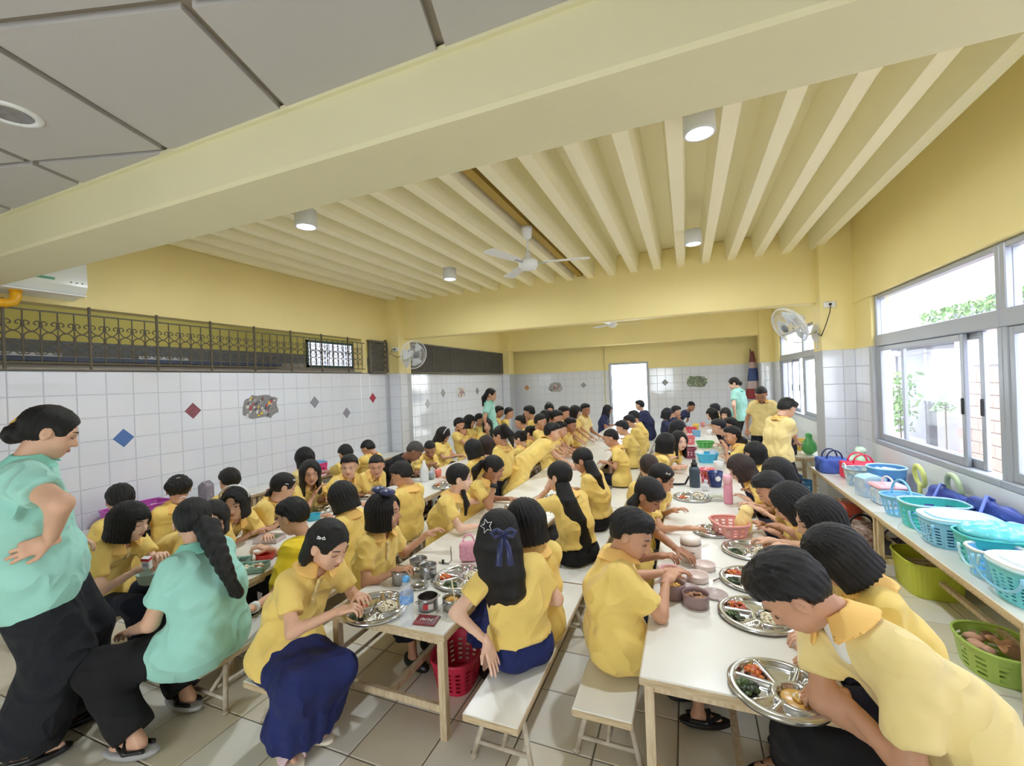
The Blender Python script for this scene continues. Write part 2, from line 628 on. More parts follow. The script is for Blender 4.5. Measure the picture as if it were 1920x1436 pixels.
for r_ in range(8):
    for k_ in range(18):
        y_ = 3.2 + k_ * 0.4 + (0.2 if r_ % 2 else 0)
        if y_ < 10.1:
            link('brick', blk, bw, (4.51 + 0.008 * RNG.random(), y_, -0.1 + r_ * 0.2))
b = MB()
b.box((4.46, 0.0, 1.58), (4.68, 10.2, 1.66), M_CONC, bev=0.02)
b.build('trim_3', **S)


def leafy(name, label, cat, boxes, n, size, stems=()):
    t = thing(name, label, cat, boxes[0][0])
    b = MB()
    for _ in range(n):
        lo, hi = boxes[int(RNG.integers(len(boxes)))]
        c_ = np.array(lo) + (np.array(hi) - np.array(lo)) * RNG.random(3)
        d_ = RNG.normal(size=3)
        d_ /= np.linalg.norm(d_)
        e_ = np.cross(d_, RNG.normal(size=3))
        e_ /= np.linalg.norm(e_)
        s_ = size * (0.6 + 0.8 * RNG.random())
        b.add([c_ - d_ * s_, c_ + e_ * s_ * 0.4, c_ + d_ * s_, c_ - e_ * s_ * 0.4], [(0, 1, 2, 3)], M_LEAF)
    o = b.build('foliage', None, t, kind='stuff')
    o.location = -Vector(boxes[0][0])
    if stems:
        b = MB()
        for p0, p1 in stems:
            b.bar(p0, p1, 0.012, mat('brown_stem', (110, 92, 70), rough=0.8))
        o = b.build('stem', None, t)
        o.location = -Vector(boxes[0][0])
    return t


leafy('creeper', 'pale green creeper hanging along the tall building beyond the yard wall', 'plant', [((4.70, 2.0, 2.50), (4.78, 12.0, 2.74))], 1100, 0.06)
leafy('shrub', 'leafy green shrub in front of the pale annex outside the window', 'shrub', [((4.1, 11.4, 0.5), (4.5, 12.4, 1.5)), ((4.0, 11.6, 0.2), (4.5, 12.6, 1.0))], 420, 0.07, [((4.3, 11.9, -0.1), (4.3, 11.9, 1.2))])
leafy('potted_shrub', 'small spiky plant beside the dark post outside the window', 'plant', [((4.25, 10.2, 0.75), (4.5, 10.5, 1.2))], 120, 0.05, [((4.4, 10.35, -0.1), (4.4, 10.35, 0.9))])
b = MB()
b.bar((4.3, 10.62, -0.1), (4.3, 10.62, 0.90), 0.06, mat('dark_slate_post', (46, 48, 62), rough=0.6), square=True)
b.bar((4.3, 10.62, 0.90), (4.3, 10.62, 0.94), 0.07, MATS['dark_slate_post'], square=True)
tag(b.build('garden_post'), 'dark square post standing outside beyond the first window', 'post')
# pale annex with a porch roof
b = MB()
b.box((4.9, 11.0, -0.1), (9, 17, 3.3), M_CONC)
ann = b.build('annex_building')
tag(ann, 'pale concrete annex building outside beyond the window', 'building')
b = MB()
b.box((4.82, 12.0, 0.0), (4.92, 12.12, 1.9), M_CONC)
b.box((4.82, 13.5, 0.0), (4.92, 13.62, 1.9), M_CONC)
b.box((4.82, 12.0, 1.88), (4.92, 13.62, 2.0), M_CONC)
b.build('door_frame', None, ann)
b = MB()
b.box((4.86, 12.12, 0.0), (4.91, 13.5, 1.88), mat('lilac_grey_door', (128, 130, 152), rough=0.6))
b.build('door', None, ann)
b = MB()
b.box((4.35, 11.0, 2.02), (4.95, 13.6, 2.14), mat('slate_porch_roof', (80, 90, 110), rough=0.7))
b.build('porch_roof', None, ann)
b = MB()
b.box((4.80, -6, -0.1), (5.6, 10.9, 4.2), mat('lilac_white_render', (176, 172, 192), rough=0.9))
tag(b.build('neighbour_building'), 'tall lilac-white rendered building behind the yard wall', 'building')

# white car parked outside the far doorway
M_CAR = mat('white_car_paint', (238, 240, 244), rough=0.25, coat=0.5)
M_CARG = mat('tinted_car_glass', (120, 124, 150), rough=0.1)
prof = [(0, .35), (0.05, .75), (0.35, .95), (0.75, 1.45), (1.5, 1.58), (2.6, 1.52), (3.3, 1.0), (4.1, .9), (4.25, .55), (4.2, .3)]
t = thing('car', 'white car parked in the glare outside the far doorway', 'car', (-1.42, 14.6, -0.02))
b = MB()
b.prism([(u, v_) for u, v_ in prof], -0.8, 0.8, M_CAR, axis='y')
o = b.build('body', None, t)
b = MB()
for yy in (-0.815, 0.815):
    b.prism([(0.85, 1.02), (1.05, 1.38), (1.8, 1.46), (1.8, 1.0)], yy - 0.01, yy + 0.01, M_CARG, axis='y')
    b.prism([(1.9, 1.0), (1.9, 1.46), (2.5, 1.42), (2.9, 1.0)], yy - 0.01, yy + 0.01, M_CARG, axis='y')
b.build('window', None, t)
for xx in (0.85, 3.4):
    for yy in (-0.78, 0.78):
        b = MB()
        b.bar((xx, yy - 0.1, 0.32), (xx, yy + 0.1, 0.32), 0.32, mat('tyre_rubber', (40, 40, 44), rough=0.8), seg=16)
        b.build('wheel', None, t)
b = MB()
b.box((0.75, -0.98, 0.98), (0.9, -0.8, 1.08), M_CAR, bev=0.03)
b.build('mirror', None, t)

# dim corridor behind the left-hand openings
b = MB()
b.box((-8.6, Y_BACK, 2.46), (-8.4, Y_FAR, 3.4), M_OLIVE)
b.box((-8.6, Y_BACK, 2.24), (-8.4, Y_FAR, 2.46), M_DGREY)
b.box((-8.6, Y_BACK, 0), (-8.4, Y_FAR, 2.24), M_CEMENT)
b.box((-8.6, Y_BACK, -0.1), (XL - T, Y_FAR, 0.0), M_CONC)
b.box((-8.6, Y_BACK, 3.3), (XL - T, Y_FAR, 3.45), M_OLIVE)
b.box((-8.6, Y_FAR, 0.0), (XL - T, Y_FAR + 0.1, 3.45), M_OLIVE)
b.box((-8.6, Y_BACK - 0.1, 0.0), (XL - T, Y_BACK, 3.45), M_OLIVE)
b.build('wall_corridor', **S)
b = MB()
b.box((-8.38, -2, 2.16), (-8.3, 7.0, 2.22), mat('blue_grey_cable_tray', (86, 98, 122), rough=0.5))
tag(b.build('cable_tray'), 'blue-grey cable tray along the corridor wall behind the iron grille', 'tray')
for k_, yy in enumerate((2.6, 4.3)):
    b = MB()
    b.box((-8.36, yy, 2.222), (-8.30, yy + 0.75, 2.27), mat('white_tube_fitting', (216, 220, 226), rough=0.4))
    tag(b.build('tube_light'), ['unlit white tube light fitting on the corridor tray, nearer one', 'unlit white tube light fitting on the corridor tray, farther one'][k_], 'light')
# a bright barred window at the corridor's far end
b = MB()
wy = 7.75
for a_, b_ in (((-8.40, wy, 2.16), (-8.36, wy + 0.05, 2.80)), ((-8.40, wy + 1.5, 2.16), (-8.36, wy + 1.55, 2.80)), ((-8.40, wy, 2.76), (-8.36, wy + 1.55, 2.82)), ((-8.40, wy, 2.16), (-8.36, wy + 1.55, 2.21))):
    b.box(a_, b_, mat('green_window_frame', (70, 98, 92), rough=0.5))
wc = b.build('window_6', **S)
b = MB()
b.box((-8.395, wy + 0.05, 2.21), (-8.388, wy + 1.5, 2.76), mat('daylit_opening', (206, 214, 236), rough=0.5, emit=0.9))
b.build('pane', None, wc)
for k_ in range(10):
    b = MB()
    yy = wy + 0.12 + k_ * 0.145
    b.bar((-8.37, yy, 2.21), (-8.37, yy, 2.76), 0.008, M_IRON)
    b.tube([(-8.37, yy + 0.07 + 0.055 * math.cos(t_), 2.53 + 0.06 * math.sin(t_)) for t_ in np.linspace(0, 2 * math.pi, 12, endpoint=False)], 0.008, M_IRON, seg=4, closed=True)
    b.build('bar', None, wc)
# wall that closes the canteen behind the camera
b = MB()
b.box((XL - T, Y_BACK - 0.15, 0), (-1.9, Y_BACK, 3.4), M_PAINT)
b.box((-0.7, Y_BACK - 0.15, 0), (XR + T, Y_BACK, 3.4), M_PAINT)
b.box((-1.9, Y_BACK - 0.15, 2.05), (-0.7, Y_BACK, 3.4), M_PAINT)
b.build('wall_back', **S)

for k_, yy in enumerate((0.6, 4.6, 8.6)):  # out-of-view tube lamps added to brighten the corridor
    t = thing('tube_light', ['lit tube light on the corridor ceiling behind the iron grille, near end', 'lit tube light on the corridor ceiling, middle', 'lit tube light on the corridor ceiling, far end'][k_], 'light', (-6.4, yy, 3.27))
    b = MB()
    b.box((-0.05, -0.6, 0.0), (0.05, 0.6, 0.03), MATS['white_tube_fitting'])
    b.build('fitting', None, t)
    b = MB()
    b.bar((0, -0.58, -0.02), (0, 0.58, -0.02), 0.016, mat('tube_glow', (240, 244, 255), rough=0.4, emit=40.0))
    b.build('tube', None, t)
# ------------------------------------------------------------------ tables and benches
M_LAM = mat('cream_laminate_top', (232, 230, 222), rough=0.28, var=0.03, vscale=2.0, spec=0.5)
M_EDGE = mat('worn_pale_wood_edge', (214, 196, 164), rough=0.7, rgb2=(186, 160, 124), vscale=16, stretch=(1, 8, 8))
M_LEGW = mat('cream_painted_wood', (222, 206, 176), rough=0.6, rgb2=(190, 164, 128), vscale=10, stretch=(6, 6, 1))
M_LEGM = mat('chipped_white_metal', (216, 208, 192), rough=0.5, rgb2=(170, 154, 132), vscale=18)
ZT, ZB = 0.49, 0.27


def table(label, x0, x1, y0, y1, z=ZT, group='white canteen tables', name='dining_table', legm=None):
    legm = legm or M_LEGW
    t = thing(name, label, 'table', ((x0 + x1) / 2, (y0 + y1) / 2, 0), 0, group)
    hx, hy = (x1 - x0) / 2, (y1 - y0) / 2
    b = MB()
    b.box((-hx, -hy, z - 0.028), (hx, hy, z), M_LAM, bev=0.004)
    top = b.build('tabletop', None, t)
    b = MB()
    for a_, b_ in (((-hx - 0.003, -hy - 0.003, z - 0.03), (hx + 0.003, -hy + 0.001, z - 0.004)), ((-hx - 0.003, hy - 0.001, z - 0.03), (hx + 0.003, hy + 0.003, z - 0.004)),
                   ((-hx - 0.003, -hy, z - 0.03), (-hx + 0.001, hy, z - 0.004)), ((hx - 0.001, -hy, z - 0.03), (hx + 0.003, hy, z - 0.004))):
        b.box(a_, b_, M_EDGE)
    b.build('edge_band', None, top)
    k = 0.017
    for sx in (-1, 1):
        for sy in (-1, 1):
            b = MB()
            b.bar((sx * (hx - 0.03), sy * (hy - 0.03), 0), (sx * (hx - 0.03), sy * (hy - 0.03), z - 0.028), k, legm, square=True)
            b.build('leg', None, t)
    for sy in (-1, 1):
        b = MB()
        b.box((-hx + 0.04, sy * (hy - 0.03) - 0.012, 0.115), (hx - 0.04, sy * (hy - 0.03) + 0.012, 0.15), legm, bev=0.003)
        b.build('stretcher', None, t)
        b = MB()
        b.box((-hx + 0.04, sy * (hy - 0.03) - 0.01, z - 0.062), (hx - 0.04, sy * (hy - 0.03) + 0.01, z - 0.028), legm)
        b.build('apron', None, t)
    b = MB()
    b.box((-0.014, -hy + 0.04, 0.118), (0.014, hy - 0.04, 0.146), legm)
    b.build('stretcher', None, t)
    for sx in (-1, 1):
        b = MB()
        b.box((sx * (hx - 0.03) - 0.01, -hy + 0.04, z - 0.062), (sx * (hx - 0.03) + 0.01, hy - 0.04, z - 0.028), legm)
        b.build('apron', None, t)
    AVOID.append(((x0, y0, z - 0.03), (x1, y1, z)))
    return t


def bench(label, x0, x1, y0, y1, z=ZB, group='white canteen benches'):
    t = thing('bench', label, 'bench', ((x0 + x1) / 2, (y0 + y1) / 2, 0), 0, group)
    hx, hy = (x1 - x0) / 2, (y1 - y0) / 2
    b = MB()
    b.box((-hx, -hy, z - 0.034), (hx, hy, z - 0.004), M_EDGE, bev=0.006)
    b.box((-hx + 0.002, -hy + 0.002, z - 0.006), (hx - 0.002, hy - 0.002, z), M_LAM, bev=0.003)
    b.build('seat', None, t)
    n = 2 if (y1 - y0) < 2.2 else 3
    for i in range(n):
        sy = -hy + 0.16 + i * (2 * hy - 0.32) / (n - 1)
        sp = 0.05 * (-1 if i == 0 else (1 if i == n - 1 else 0))
        ends = []
        for sx in (-1, 1):
            b = MB()
            top, bot = Vector((sx * (hx - 0.05), sy, z - 0.034)), Vector((sx * (hx + 0.012), sy + sp, 0.006))
            b.bar(bot, top, 0.012, M_LEGM, seg=8)
            lg = b.build('leg', None, t)
            b = MB()
            b.bar(bot - Vector((0, 0, 0.006)), bot + Vector((0, 0, 0.012)), 0.015, M_LEGM, seg=8)
            b.build('foot', None, lg)
            ends.append(bot.lerp(top, 0.25))
        b = MB()
        b.bar(ends[0], ends[1], 0.010, M_LEGM, seg=6)
        b.build('cross_bar', None, t)
        b = MB()
        mid = (ends[0] + ends[1]) / 2
        b.bar(mid, (0, sy + (0.16 if i == 0 else -0.16), z - 0.034), 0.010, M_LEGM, seg=6)
        b.build('brace', None, t)
    b = MB()
    b.bar((0, -hy + 0.16, 0.068), (0, hy - 0.16, 0.068), 0.009, M_LEGM, seg=6)
    b.build('cross_bar', None, t)
    AVOID.append(((x0, y0, z - 0.035), (x1, y1, z)))
    return t


ROWS = {'T0': (-4.785, -4.42), 'T1': (-3.13, -2.46), 'T2': (-1.71, -1.04), 'T3': (-0.20, 0.47)}
WHERE = {'T0': 'narrow white table along the left wall', 'T1': 'white table of the left row',
         'T2': 'white table of the middle row', 'T3': 'white table of the window row'}
ORD = ['nearest one', 'second from the near end', 'third from the near end', 'fourth from the near end', 'fifth from the near end', 'last one by the far wall']
for key, ys in (('T0', (1.5, 3.35, 5.2, 6.1)), ('T1', (1.64, 3.41, 5.2, 7.0, 8.8)), ('T2', (1.65, 3.41, 5.2, 7.0, 8.8, 10.6)), ('T3', (1.65, 2.735, 4.005, 5.3, 7.0, 8.8, 10.4))):
    n_ = len(ys) - 1
    for i in range(n_):
        o_ = ORD[i] if i < n_ - 1 or n_ < 4 else ORD[5]
        table('%s, %s' % (WHERE[key], o_), *ROWS[key], ys[i] + 0.003, ys[i + 1] - 0.003)
LANE = {'B0': -4.02, 'B1L': -3.40, 'B1R': -2.33, 'B2L': -1.83, 'B2R': -0.77, 'B3L': -0.36, 'B3R': 0.72}
BW = {'B0': 'white bench facing the left wall table', 'B1L': 'white bench on the wall side of the left row', 'B1R': 'white bench on the aisle side of the left row',
      'B2L': 'white bench on the left side of the middle row', 'B2R': 'white bench on the right side of the middle row',
      'B3L': 'white bench on the left side of the window row', 'B3R': 'white bench on the window side of the right row'}
BO = ['nearest one', 'second from the near end', 'third from the near end', 'fourth from the near end', 'farthest one']
for key, ys in (('B0', (1.45, 3.3, 5.1)), ('B1L', (1.30, 3.1, 4.9, 6.7, 8.6)), ('B1R', (1.33, 3.1, 4.9, 6.7, 8.6)), ('B2L', (1.36, 2.95, 4.7, 6.6, 8.6, 10.4)),
                ('B2R', (1.52, 2.76, 4.5, 6.4, 8.4, 10.3)), ('B3L', (1.69, 2.95, 4.6, 6.4, 8.3, 10.2)), ('B3R', (1.2, 2.9, 4.6, 6.4, 8.3, 10.2))):
    n_ = len(ys) - 1
    for i in range(n_):
        o_ = BO[i] if i < n_ - 1 or n_ < 3 else BO[4]
        bench('%s, %s' % (BW[key], o_), LANE[key] - 0.122, LANE[key] + 0.122, ys[i] + 0.006, ys[i + 1] - 0.006)
# side tables under the windows
table('worn white side table under the big window, nearest one', 1.30, 1.80, 2.52, 4.12, group='side tables under the windows', name='side_table')
table('worn white side table under the big window beside the pillar', 1.30, 1.80, 4.13, 5.95, group='side tables under the windows', name='side_table')
table('cream side table beyond the window pillar', 1.12, 1.62, 6.55, 7.6, z=0.5, group='side tables under the windows', name='side_table')
table('cream side table under the far windows', 1.12, 1.62, 7.62, 9.0, z=0.5, group='side tables under the windows', name='side_table')
# ------------------------------------------------------------------ smooth implicit shapes -> one continuous mesh (surface nets)
F4 = np.float32


def V(*a):
    return np.array(a, F4)


def nrm(a):
    a = np.asarray(a, F4)
    return a / (np.linalg.norm(a) + 1e-9)


def s_cap(p, a, b, ra, rb=None):
    rb = ra if rb is None else rb
    a, b = np.asarray(a, F4), np.asarray(b, F4)
    ab = b - a
    q = p - a
    t = np.clip((q @ ab) / (ab @ ab + 1e-9), 0, 1)
    return np.linalg.norm(q - t[:, None] * ab, axis=1) - (F4(ra) + t * F4(rb - ra))


def s_ell(p, c, r, R=None):
    q = p - np.asarray(c, F4)
    if R is not None:
        q = q @ np.asarray(R, F4)
    r = np.asarray(r, F4)
    k0 = np.linalg.norm(q / r, axis=1)
    k1 = np.linalg.norm(q / (r * r), axis=1) + 1e-9
    return k0 * (k0 - 1) / k1


def s_box(p, lo, hi, r=0.0):
    lo, hi = np.asarray(lo, F4), np.asarray(hi, F4)
    q = np.abs(p - (lo + hi) / 2) - (hi - lo) / 2 + F4(r)
    return np.linalg.norm(np.maximum(q, 0), axis=1) + np.minimum(q.max(axis=1), 0) - F4(r)


def smin(a, b, k):
    h = np.maximum(k - np.abs(a - b), 0) / k
    return np.minimum(a, b) - h * h * F4(k * 0.25)


def smax(a, b, k):
    return -smin(-a, -b, k)


def plane(p, o, n):
    return (p - np.asarray(o, F4)) @ nrm(n)


_EDG = [(0, 1), (2, 3), (4, 5), (6, 7), (0, 2), (1, 3), (4, 6), (5, 7), (0, 4), (1, 5), (2, 6), (3, 7)]


def surface(fn, lo, hi, h, rel=2):
    """(verts, quads) of the zero set of fn inside the box lo..hi with cells of size h"""
    lo = np.asarray(lo, F4) - h
    n = np.maximum(np.ceil((np.asarray(hi, F4) + h - lo) / h).astype(int), 4)
    K = 4
    nb = -(-(n + 1) // K)
    ax = [lo[i] + (np.arange(nb[i]) * K + (K - 1) / 2) * h for i in range(3)]
    G = np.stack(np.meshgrid(*ax, indexing='ij'), -1).reshape(-1, 3).astype(F4)
    dc = fn(G)
    act = np.abs(dc) < h * K * 1.35
    nf = nb * K
    D = np.repeat(np.repeat(np.repeat(dc.reshape(nb), K, 0), K, 1), K, 2)
    A = np.repeat(np.repeat(np.repeat(act.reshape(nb), K, 0), K, 1), K, 2)
    idx = np.argwhere(A)
    P = (lo + idx * F4(h)).astype(F4)
    D[A] = fn(P)
    D[0], D[-1], D[:, 0], D[:, -1], D[:, :, 0], D[:, :, -1] = (np.maximum(x, h * 0.3) for x in (D[0], D[-1], D[:, 0], D[:, -1], D[:, :, 0], D[:, :, -1]))
    ins = D < 0
    c = [ins[i:nf[0] - 1 + i, j:nf[1] - 1 + j, k:nf[2] - 1 + k] for i in (0, 1) for j in (0, 1) for k in (0, 1)]
    s = sum(x.astype(np.int8) for x in c)
    cells = np.argwhere((s > 0) & (s < 8))
    if len(cells) == 0:
        return np.zeros((0, 3), F4), np.zeros((0, 4), int)
    offs = np.array([(i, j, k) for i in (0, 1) for j in (0, 1) for k in (0, 1)])
    vals = np.stack([D[cells[:, 0] + o[0], cells[:, 1] + o[1], cells[:, 2] + o[2]] for o in offs], 1)
    acc = np.zeros((len(cells), 3), F4)
    cnt = np.zeros(len(cells), F4)
    for a, b in _EDG:
        va, vb = vals[:, a], vals[:, b]
        m = (va < 0) != (vb < 0)
        t = np.where(m, va / np.where(va == vb, 1, va - vb), 0)
        pt = offs[a] + t[:, None] * (offs[b] - offs[a])
        acc += np.where(m[:, None], pt, 0)
        cnt += m
    verts = lo + (cells + acc / cnt[:, None]) * F4(h)
    vid = -np.ones(nf, np.int64)
    vid[cells[:, 0], cells[:, 1], cells[:, 2]] = np.arange(len(cells))
    quads = []
    for d in range(3):
        e = np.eye(3, dtype=int)
        sl0 = [slice(1, nf[i] - 1) for i in range(3)]
        sl1 = list(sl0)
        sl0[d] = slice(0, nf[d] - 1)
        sl1[d] = slice(1, nf[d])
        a, b = ins[tuple(sl0)], ins[tuple(sl1)]
        ed = np.argwhere(a != b)
        if len(ed) == 0:
            continue
        flip = a[tuple(ed.T)]
        base = ed + np.array([0 if i == d else 1 for i in range(3)])
        u, v = [(1, 2), (2, 0), (0, 1)][d]
        q = [vid[tuple((base - e[u] * i - e[v] * j).T)] for i, j in ((0, 0), (1, 0), (1, 1), (0, 1))]
        q = np.stack(q, 1)
        q[~flip] = q[~flip][:, ::-1]
        quads.append(q)
    Q = np.concatenate(quads)
    Q = Q[(Q >= 0).all(1)]
    for _ in range(rel):                                   # light relaxation
        nb_s = np.zeros_like(verts)
        nb_c = np.zeros(len(verts), F4)
        for i in range(4):
            a, b = Q[:, i], Q[:, (i + 1) % 4]
            for k in range(3):
                nb_s[:, k] += np.bincount(a, verts[b, k], len(verts)) + np.bincount(b, verts[a, k], len(verts))
            nb_c += np.bincount(a, minlength=len(verts)) + np.bincount(b, minlength=len(verts))
        verts = verts * F4(0.6) + F4(0.4) * nb_s / np.maximum(nb_c, 1)[:, None]
    return verts.astype(F4), Q


def qmesh(name, parts, mats):
    """parts: list of (verts, quads, material slot)"""
    vs, qs, ms, o = [], [], [], 0
    for v, q, k in parts:
        if len(v) == 0:
            continue
        vs.append(v)
        qs.append(q + o)
        ms.append(np.full(len(q), k, np.int32))
        o += len(v)
    v, q, mi = np.concatenate(vs).astype(F4), np.concatenate(qs).astype(np.int32), np.concatenate(ms)
    me = bpy.data.meshes.new(name)
    me.vertices.add(len(v))
    me.vertices.foreach_set('co', v.ravel())
    me.loops.add(q.size)
    me.loops.foreach_set('vertex_index', q.ravel())
    me.polygons.add(len(q))
    me.polygons.foreach_set('loop_start', np.arange(0, q.size, 4, dtype=np.int32))
    me.polygons.foreach_set('loop_total', np.full(len(q), 4, np.int32))
    me.polygons.foreach_set('material_index', mi)
    me.polygons.foreach_set('use_smooth', np.ones(len(q), bool))
    for m in mats:
        me.materials.append(m)
    me.update(calc_edges=True)
    return me


# ------------------------------------------------------------------ heads, hair and hands in their own frames (face towards +Y)
def head_sdf(p, child=True):
    q = p.copy()
    q[:, 0] = np.abs(q[:, 0])
    d = s_ell(p, (0, -0.014, 0.030), (0.074, 0.092, 0.081))
    d = smin(d, s_ell(p, (0, 0.020, -0.030), (0.061, 0.068, 0.070)), 0.03)
    d = smin(d, s_ell(p, (0, 0.042, -0.088), (0.030, 0.028, 0.022)), 0.04)             # chin
    d = smin(d, s_ell(q, (0.036, 0.048, -0.040), (0.026, 0.026, 0.028)), 0.025)         # cheeks
    d = smin(d, s_cap(q, (0.012, 0.080, 0.016), (0.048, 0.066, 0.014), 0.010, 0.008), 0.014)   # brow
    d = smax(d, -s_ell(q, (0.032, 0.096, -0.004), (0.017, 0.018, 0.010)), 0.014)        # eye hollows
    d = smin(d, s_cap(p, (0, 0.084, -0.002), (0, 0.099, -0.034), 0.006, 0.0105), 0.010)  # nose
    d = smin(d, s_ell(q, (0.011, 0.090, -0.036), (0.008, 0.010, 0.007)), 0.006)
    d = smin(d, s_ell(p, (0, 0.079, -0.0585), (0.021, 0.013, 0.0055)), 0.005)           # lips
    d = smin(d, s_ell(p, (0, 0.077, -0.068), (0.017, 0.013, 0.006)), 0.005)
    d = smax(d, -s_ell(p, (0, 0.094, -0.0632), (0.022, 0.014, 0.0016)), 0.003)
    ear = s_ell(q, (0.078, -0.008, -0.006), (0.011, 0.020, 0.031))
    ear = smax(ear, -s_ell(q, (0.090, -0.003, -0.004), (0.010, 0.011, 0.018)), 0.006)
    d = smin(d, ear, 0.008)
    d = smin(d, s_cap(p, (0, -0.020, -0.050), (0, -0.030, -0.120), 0.045, 0.043), 0.03)  # upper neck
    return d


_LO, _HI = (-0.10, -0.12, -0.125), (0.10, 0.125, 0.125)
HEADS = {'near': surface(head_sdf, _LO, _HI, 0.0056), 'mid': surface(head_sdf, _LO, _HI, 0.0100), 'far': surface(head_sdf, _LO, _HI, 0.0145)}


def strands(p, amp=0.0022, f=95.0):
    a = np.arctan2(p[:, 0], -p[:, 1] + 0.02)
    return F4(amp) * (np.sin(a * 34 + p[:, 2] * 22) + 0.6 * np.sin(a * 61 - p[:, 2] * 35))


def skull(p, g):
    return s_ell(p, (0, -0.014, 0.030), (0.074 + g, 0.092 + g, 0.081 + g))


def hair_sdf(style):
    def fn(p):
        q = p.copy()
        q[:, 0] = np.abs(q[:, 0])
        x, y, z = q[:, 0], p[:, 1], p[:, 2]
        if style in ('short', 'crop'):
            g = 0.015 if style == 'short' else 0.007
            d = smin(skull(p, g), s_ell(p, (0, -0.035, -0.01), (0.068 + g * .6, 0.066 + g * .6, 0.07)), 0.02)
            if style == 'short':
                d = smin(d, s_ell(p, (0.012, 0.040, 0.088), (0.056, 0.032, 0.026)), 0.03)
                d = d + F4(0.0022) * np.sin(p[:, 0] * 150 + 40 * y) * np.sin(y * 120 - z * 60)
            line = np.where(y > 0.03, 0.058 + 0.0 * y, np.where(y > -0.02, 0.058 - (0.03 - y) * 1.5, -0.017 + (y + 0.02) * 0.75))
            line = line + F4(0.004) * np.sin(p[:, 0] * 230 + 2)
            line = np.where((y > 0.0) & (y < 0.055), np.minimum(line, 0.03 + (y - 0.0) * 0.5), line)
            d = smax(d, (line - z) * F4(0.6), 0.008)
            d = smax(d, -s_ell(q, (0.086, -0.006, -0.012), (0.024, 0.026, 0.036)), 0.006)
            return d + strands(p, 0.0018)
        if style in ('bob', 'bobside', 'long', 'longside'):
            g = 0.016
            zb = -0.112 if style.startswith('bob') else -0.21
            d = skull(p, g)
            r = np.sqrt((p[:, 0] / 0.092) ** 2 + ((y + 0.018) / 0.104) ** 2)
            flare = 1.0 + np.clip(0.02 - z, 0, 0.2) * 0.55
            cur = (r - flare) * F4(0.085)
            cur = smax(cur, zb - z, 0.010)
            cur = smax(cur, z - 0.035, 0.05)
            d = smin(d, cur, 0.045)
            inner = (np.sqrt((p[:, 0] / 0.066) ** 2 + ((y + 0.01) / 0.075) ** 2) - 1) * F4(0.06)
            d = smax(d, -smax(inner, z + 0.055, 0.01), 0.008)
            if style in ('bob', 'long'):
                cut = s_box(p, (-0.052, 0.02, -0.30), (0.052, 0.25, 0.032), 0.012)
            else:
                cut = smin(s_box(p, (-0.054, 0.035, -0.30), (0.054, 0.25, 0.03), 0.012), s_ell(p, (0.012, 0.10, 0.05), (0.05, 0.04, 0.036)), 0.02)
                part = np.abs(p[:, 0] - 0.02) + np.maximum(0.04 - z, 0) * 3 + np.maximum(-0.03 - y, 0) * 2
                d = d + 0.004 * np.exp(-(part / 0.006) ** 2)
            d = smax(d, -cut, 0.010)
            return d + strands(p, 0.0024)
        # tied back: smooth cap that leaves forehead and ears free
        g = 0.010
        d = smin(skull(p, g), s_ell(p, (0, -0.04, 0.0), (0.068, 0.064, 0.07)), 0.02)
        d = smax(d, -s_ell(p, (0, 0.115, -0.005), (0.076, 0.075, 0.074)), 0.010)
        d = smax(d, -s_ell(q, (0.084, 0.0, -0.022), (0.026, 0.032, 0.040)), 0.008)
        d = smax(d, F4(0.6) * (-0.05 - z), 0.01)
        if style == 'tuck':
            r = np.sqrt((p[:, 0] / 0.088) ** 2 + ((y + 0.03) / 0.092) ** 2)
            cur = (r - (1.0 + np.clip(0.0 - z, 0, 0.2) * 0.4)) * F4(0.08)
            cur = smax(cur, smax(-0.115 - z, z - 0.03, 0.03), 0.01)
            cur = smax(cur, y + 0.022 + 0.10 * np.maximum(z + 0.03, 0), 0.012)
            d = smin(d, cur, 0.02)
        if style == 'bun':
            d = smin(d, s_ell(p, (0, -0.075, 0.085), (0.042, 0.040, 0.034)), 0.012)
        if style == 'lowbun':
            d = smin(d, s_ell(p, (0, -0.100, -0.036), (0.050, 0.040, 0.044)), 0.02)
            d = d + 0.003 * np.sin(p[:, 0] * 260) * np.sin(p[:, 2] * 240) * (y < -0.09)
        if style == 'curly':
            d = smin(d, s_ell(q, (0.05, -0.085, 0.02), (0.045, 0.035, 0.045)), 0.02) - F4(0.004)
            d = d + F4(0.005) * np.sin(p[:, 0] * 130) * np.sin(p[:, 2] * 120 + 1) * np.sin(y * 110)
        if style == 'puffs':
            d = smin(d, s_ell(q, (0.055, -0.07, 0.075), (0.034, 0.034, 0.032)), 0.012)
        if style == 'fringe':
            d = smin(d, s_ell(p, (0, 0.062, 0.052), (0.066, 0.030, 0.030)), 0.02)
        return d + strands(p, 0.0016)
    return fn


HAIR_RES = {'near': 0.0055, 'mid': 0.008, 'far': 0.012}
_hair_cache = {}
HAIR_MATS = {}


def hair_mat(kind='black'):
    if kind not in HAIR_MATS:
        rgb = {'black': (17, 15, 17), 'brown': (52, 38, 34), 'blue': (28, 29, 40), 'grey': (70, 66, 66)}[kind]
        HAIR_MATS[kind] = mat('hair_' + kind, rgb, rough=0.42, spec=0.4, bump=0.55, bscale=60, stretch=(8, 8, 0.5))
    return HAIR_MATS[kind]


def hair_mesh(style, lod, kind):
    k = (style, lod, kind)
    if k not in _hair_cache:
        zb = -0.24 if style.startswith('long') else -0.13
        v, q = surface(hair_sdf(style), (-0.125, -0.16, zb), (0.125, 0.125, 0.14), HAIR_RES[lod], rel=1)
        _hair_cache[k] = qmesh('hair', [(v, q, 0)], [hair_mat(kind)])
    return _hair_cache[k]


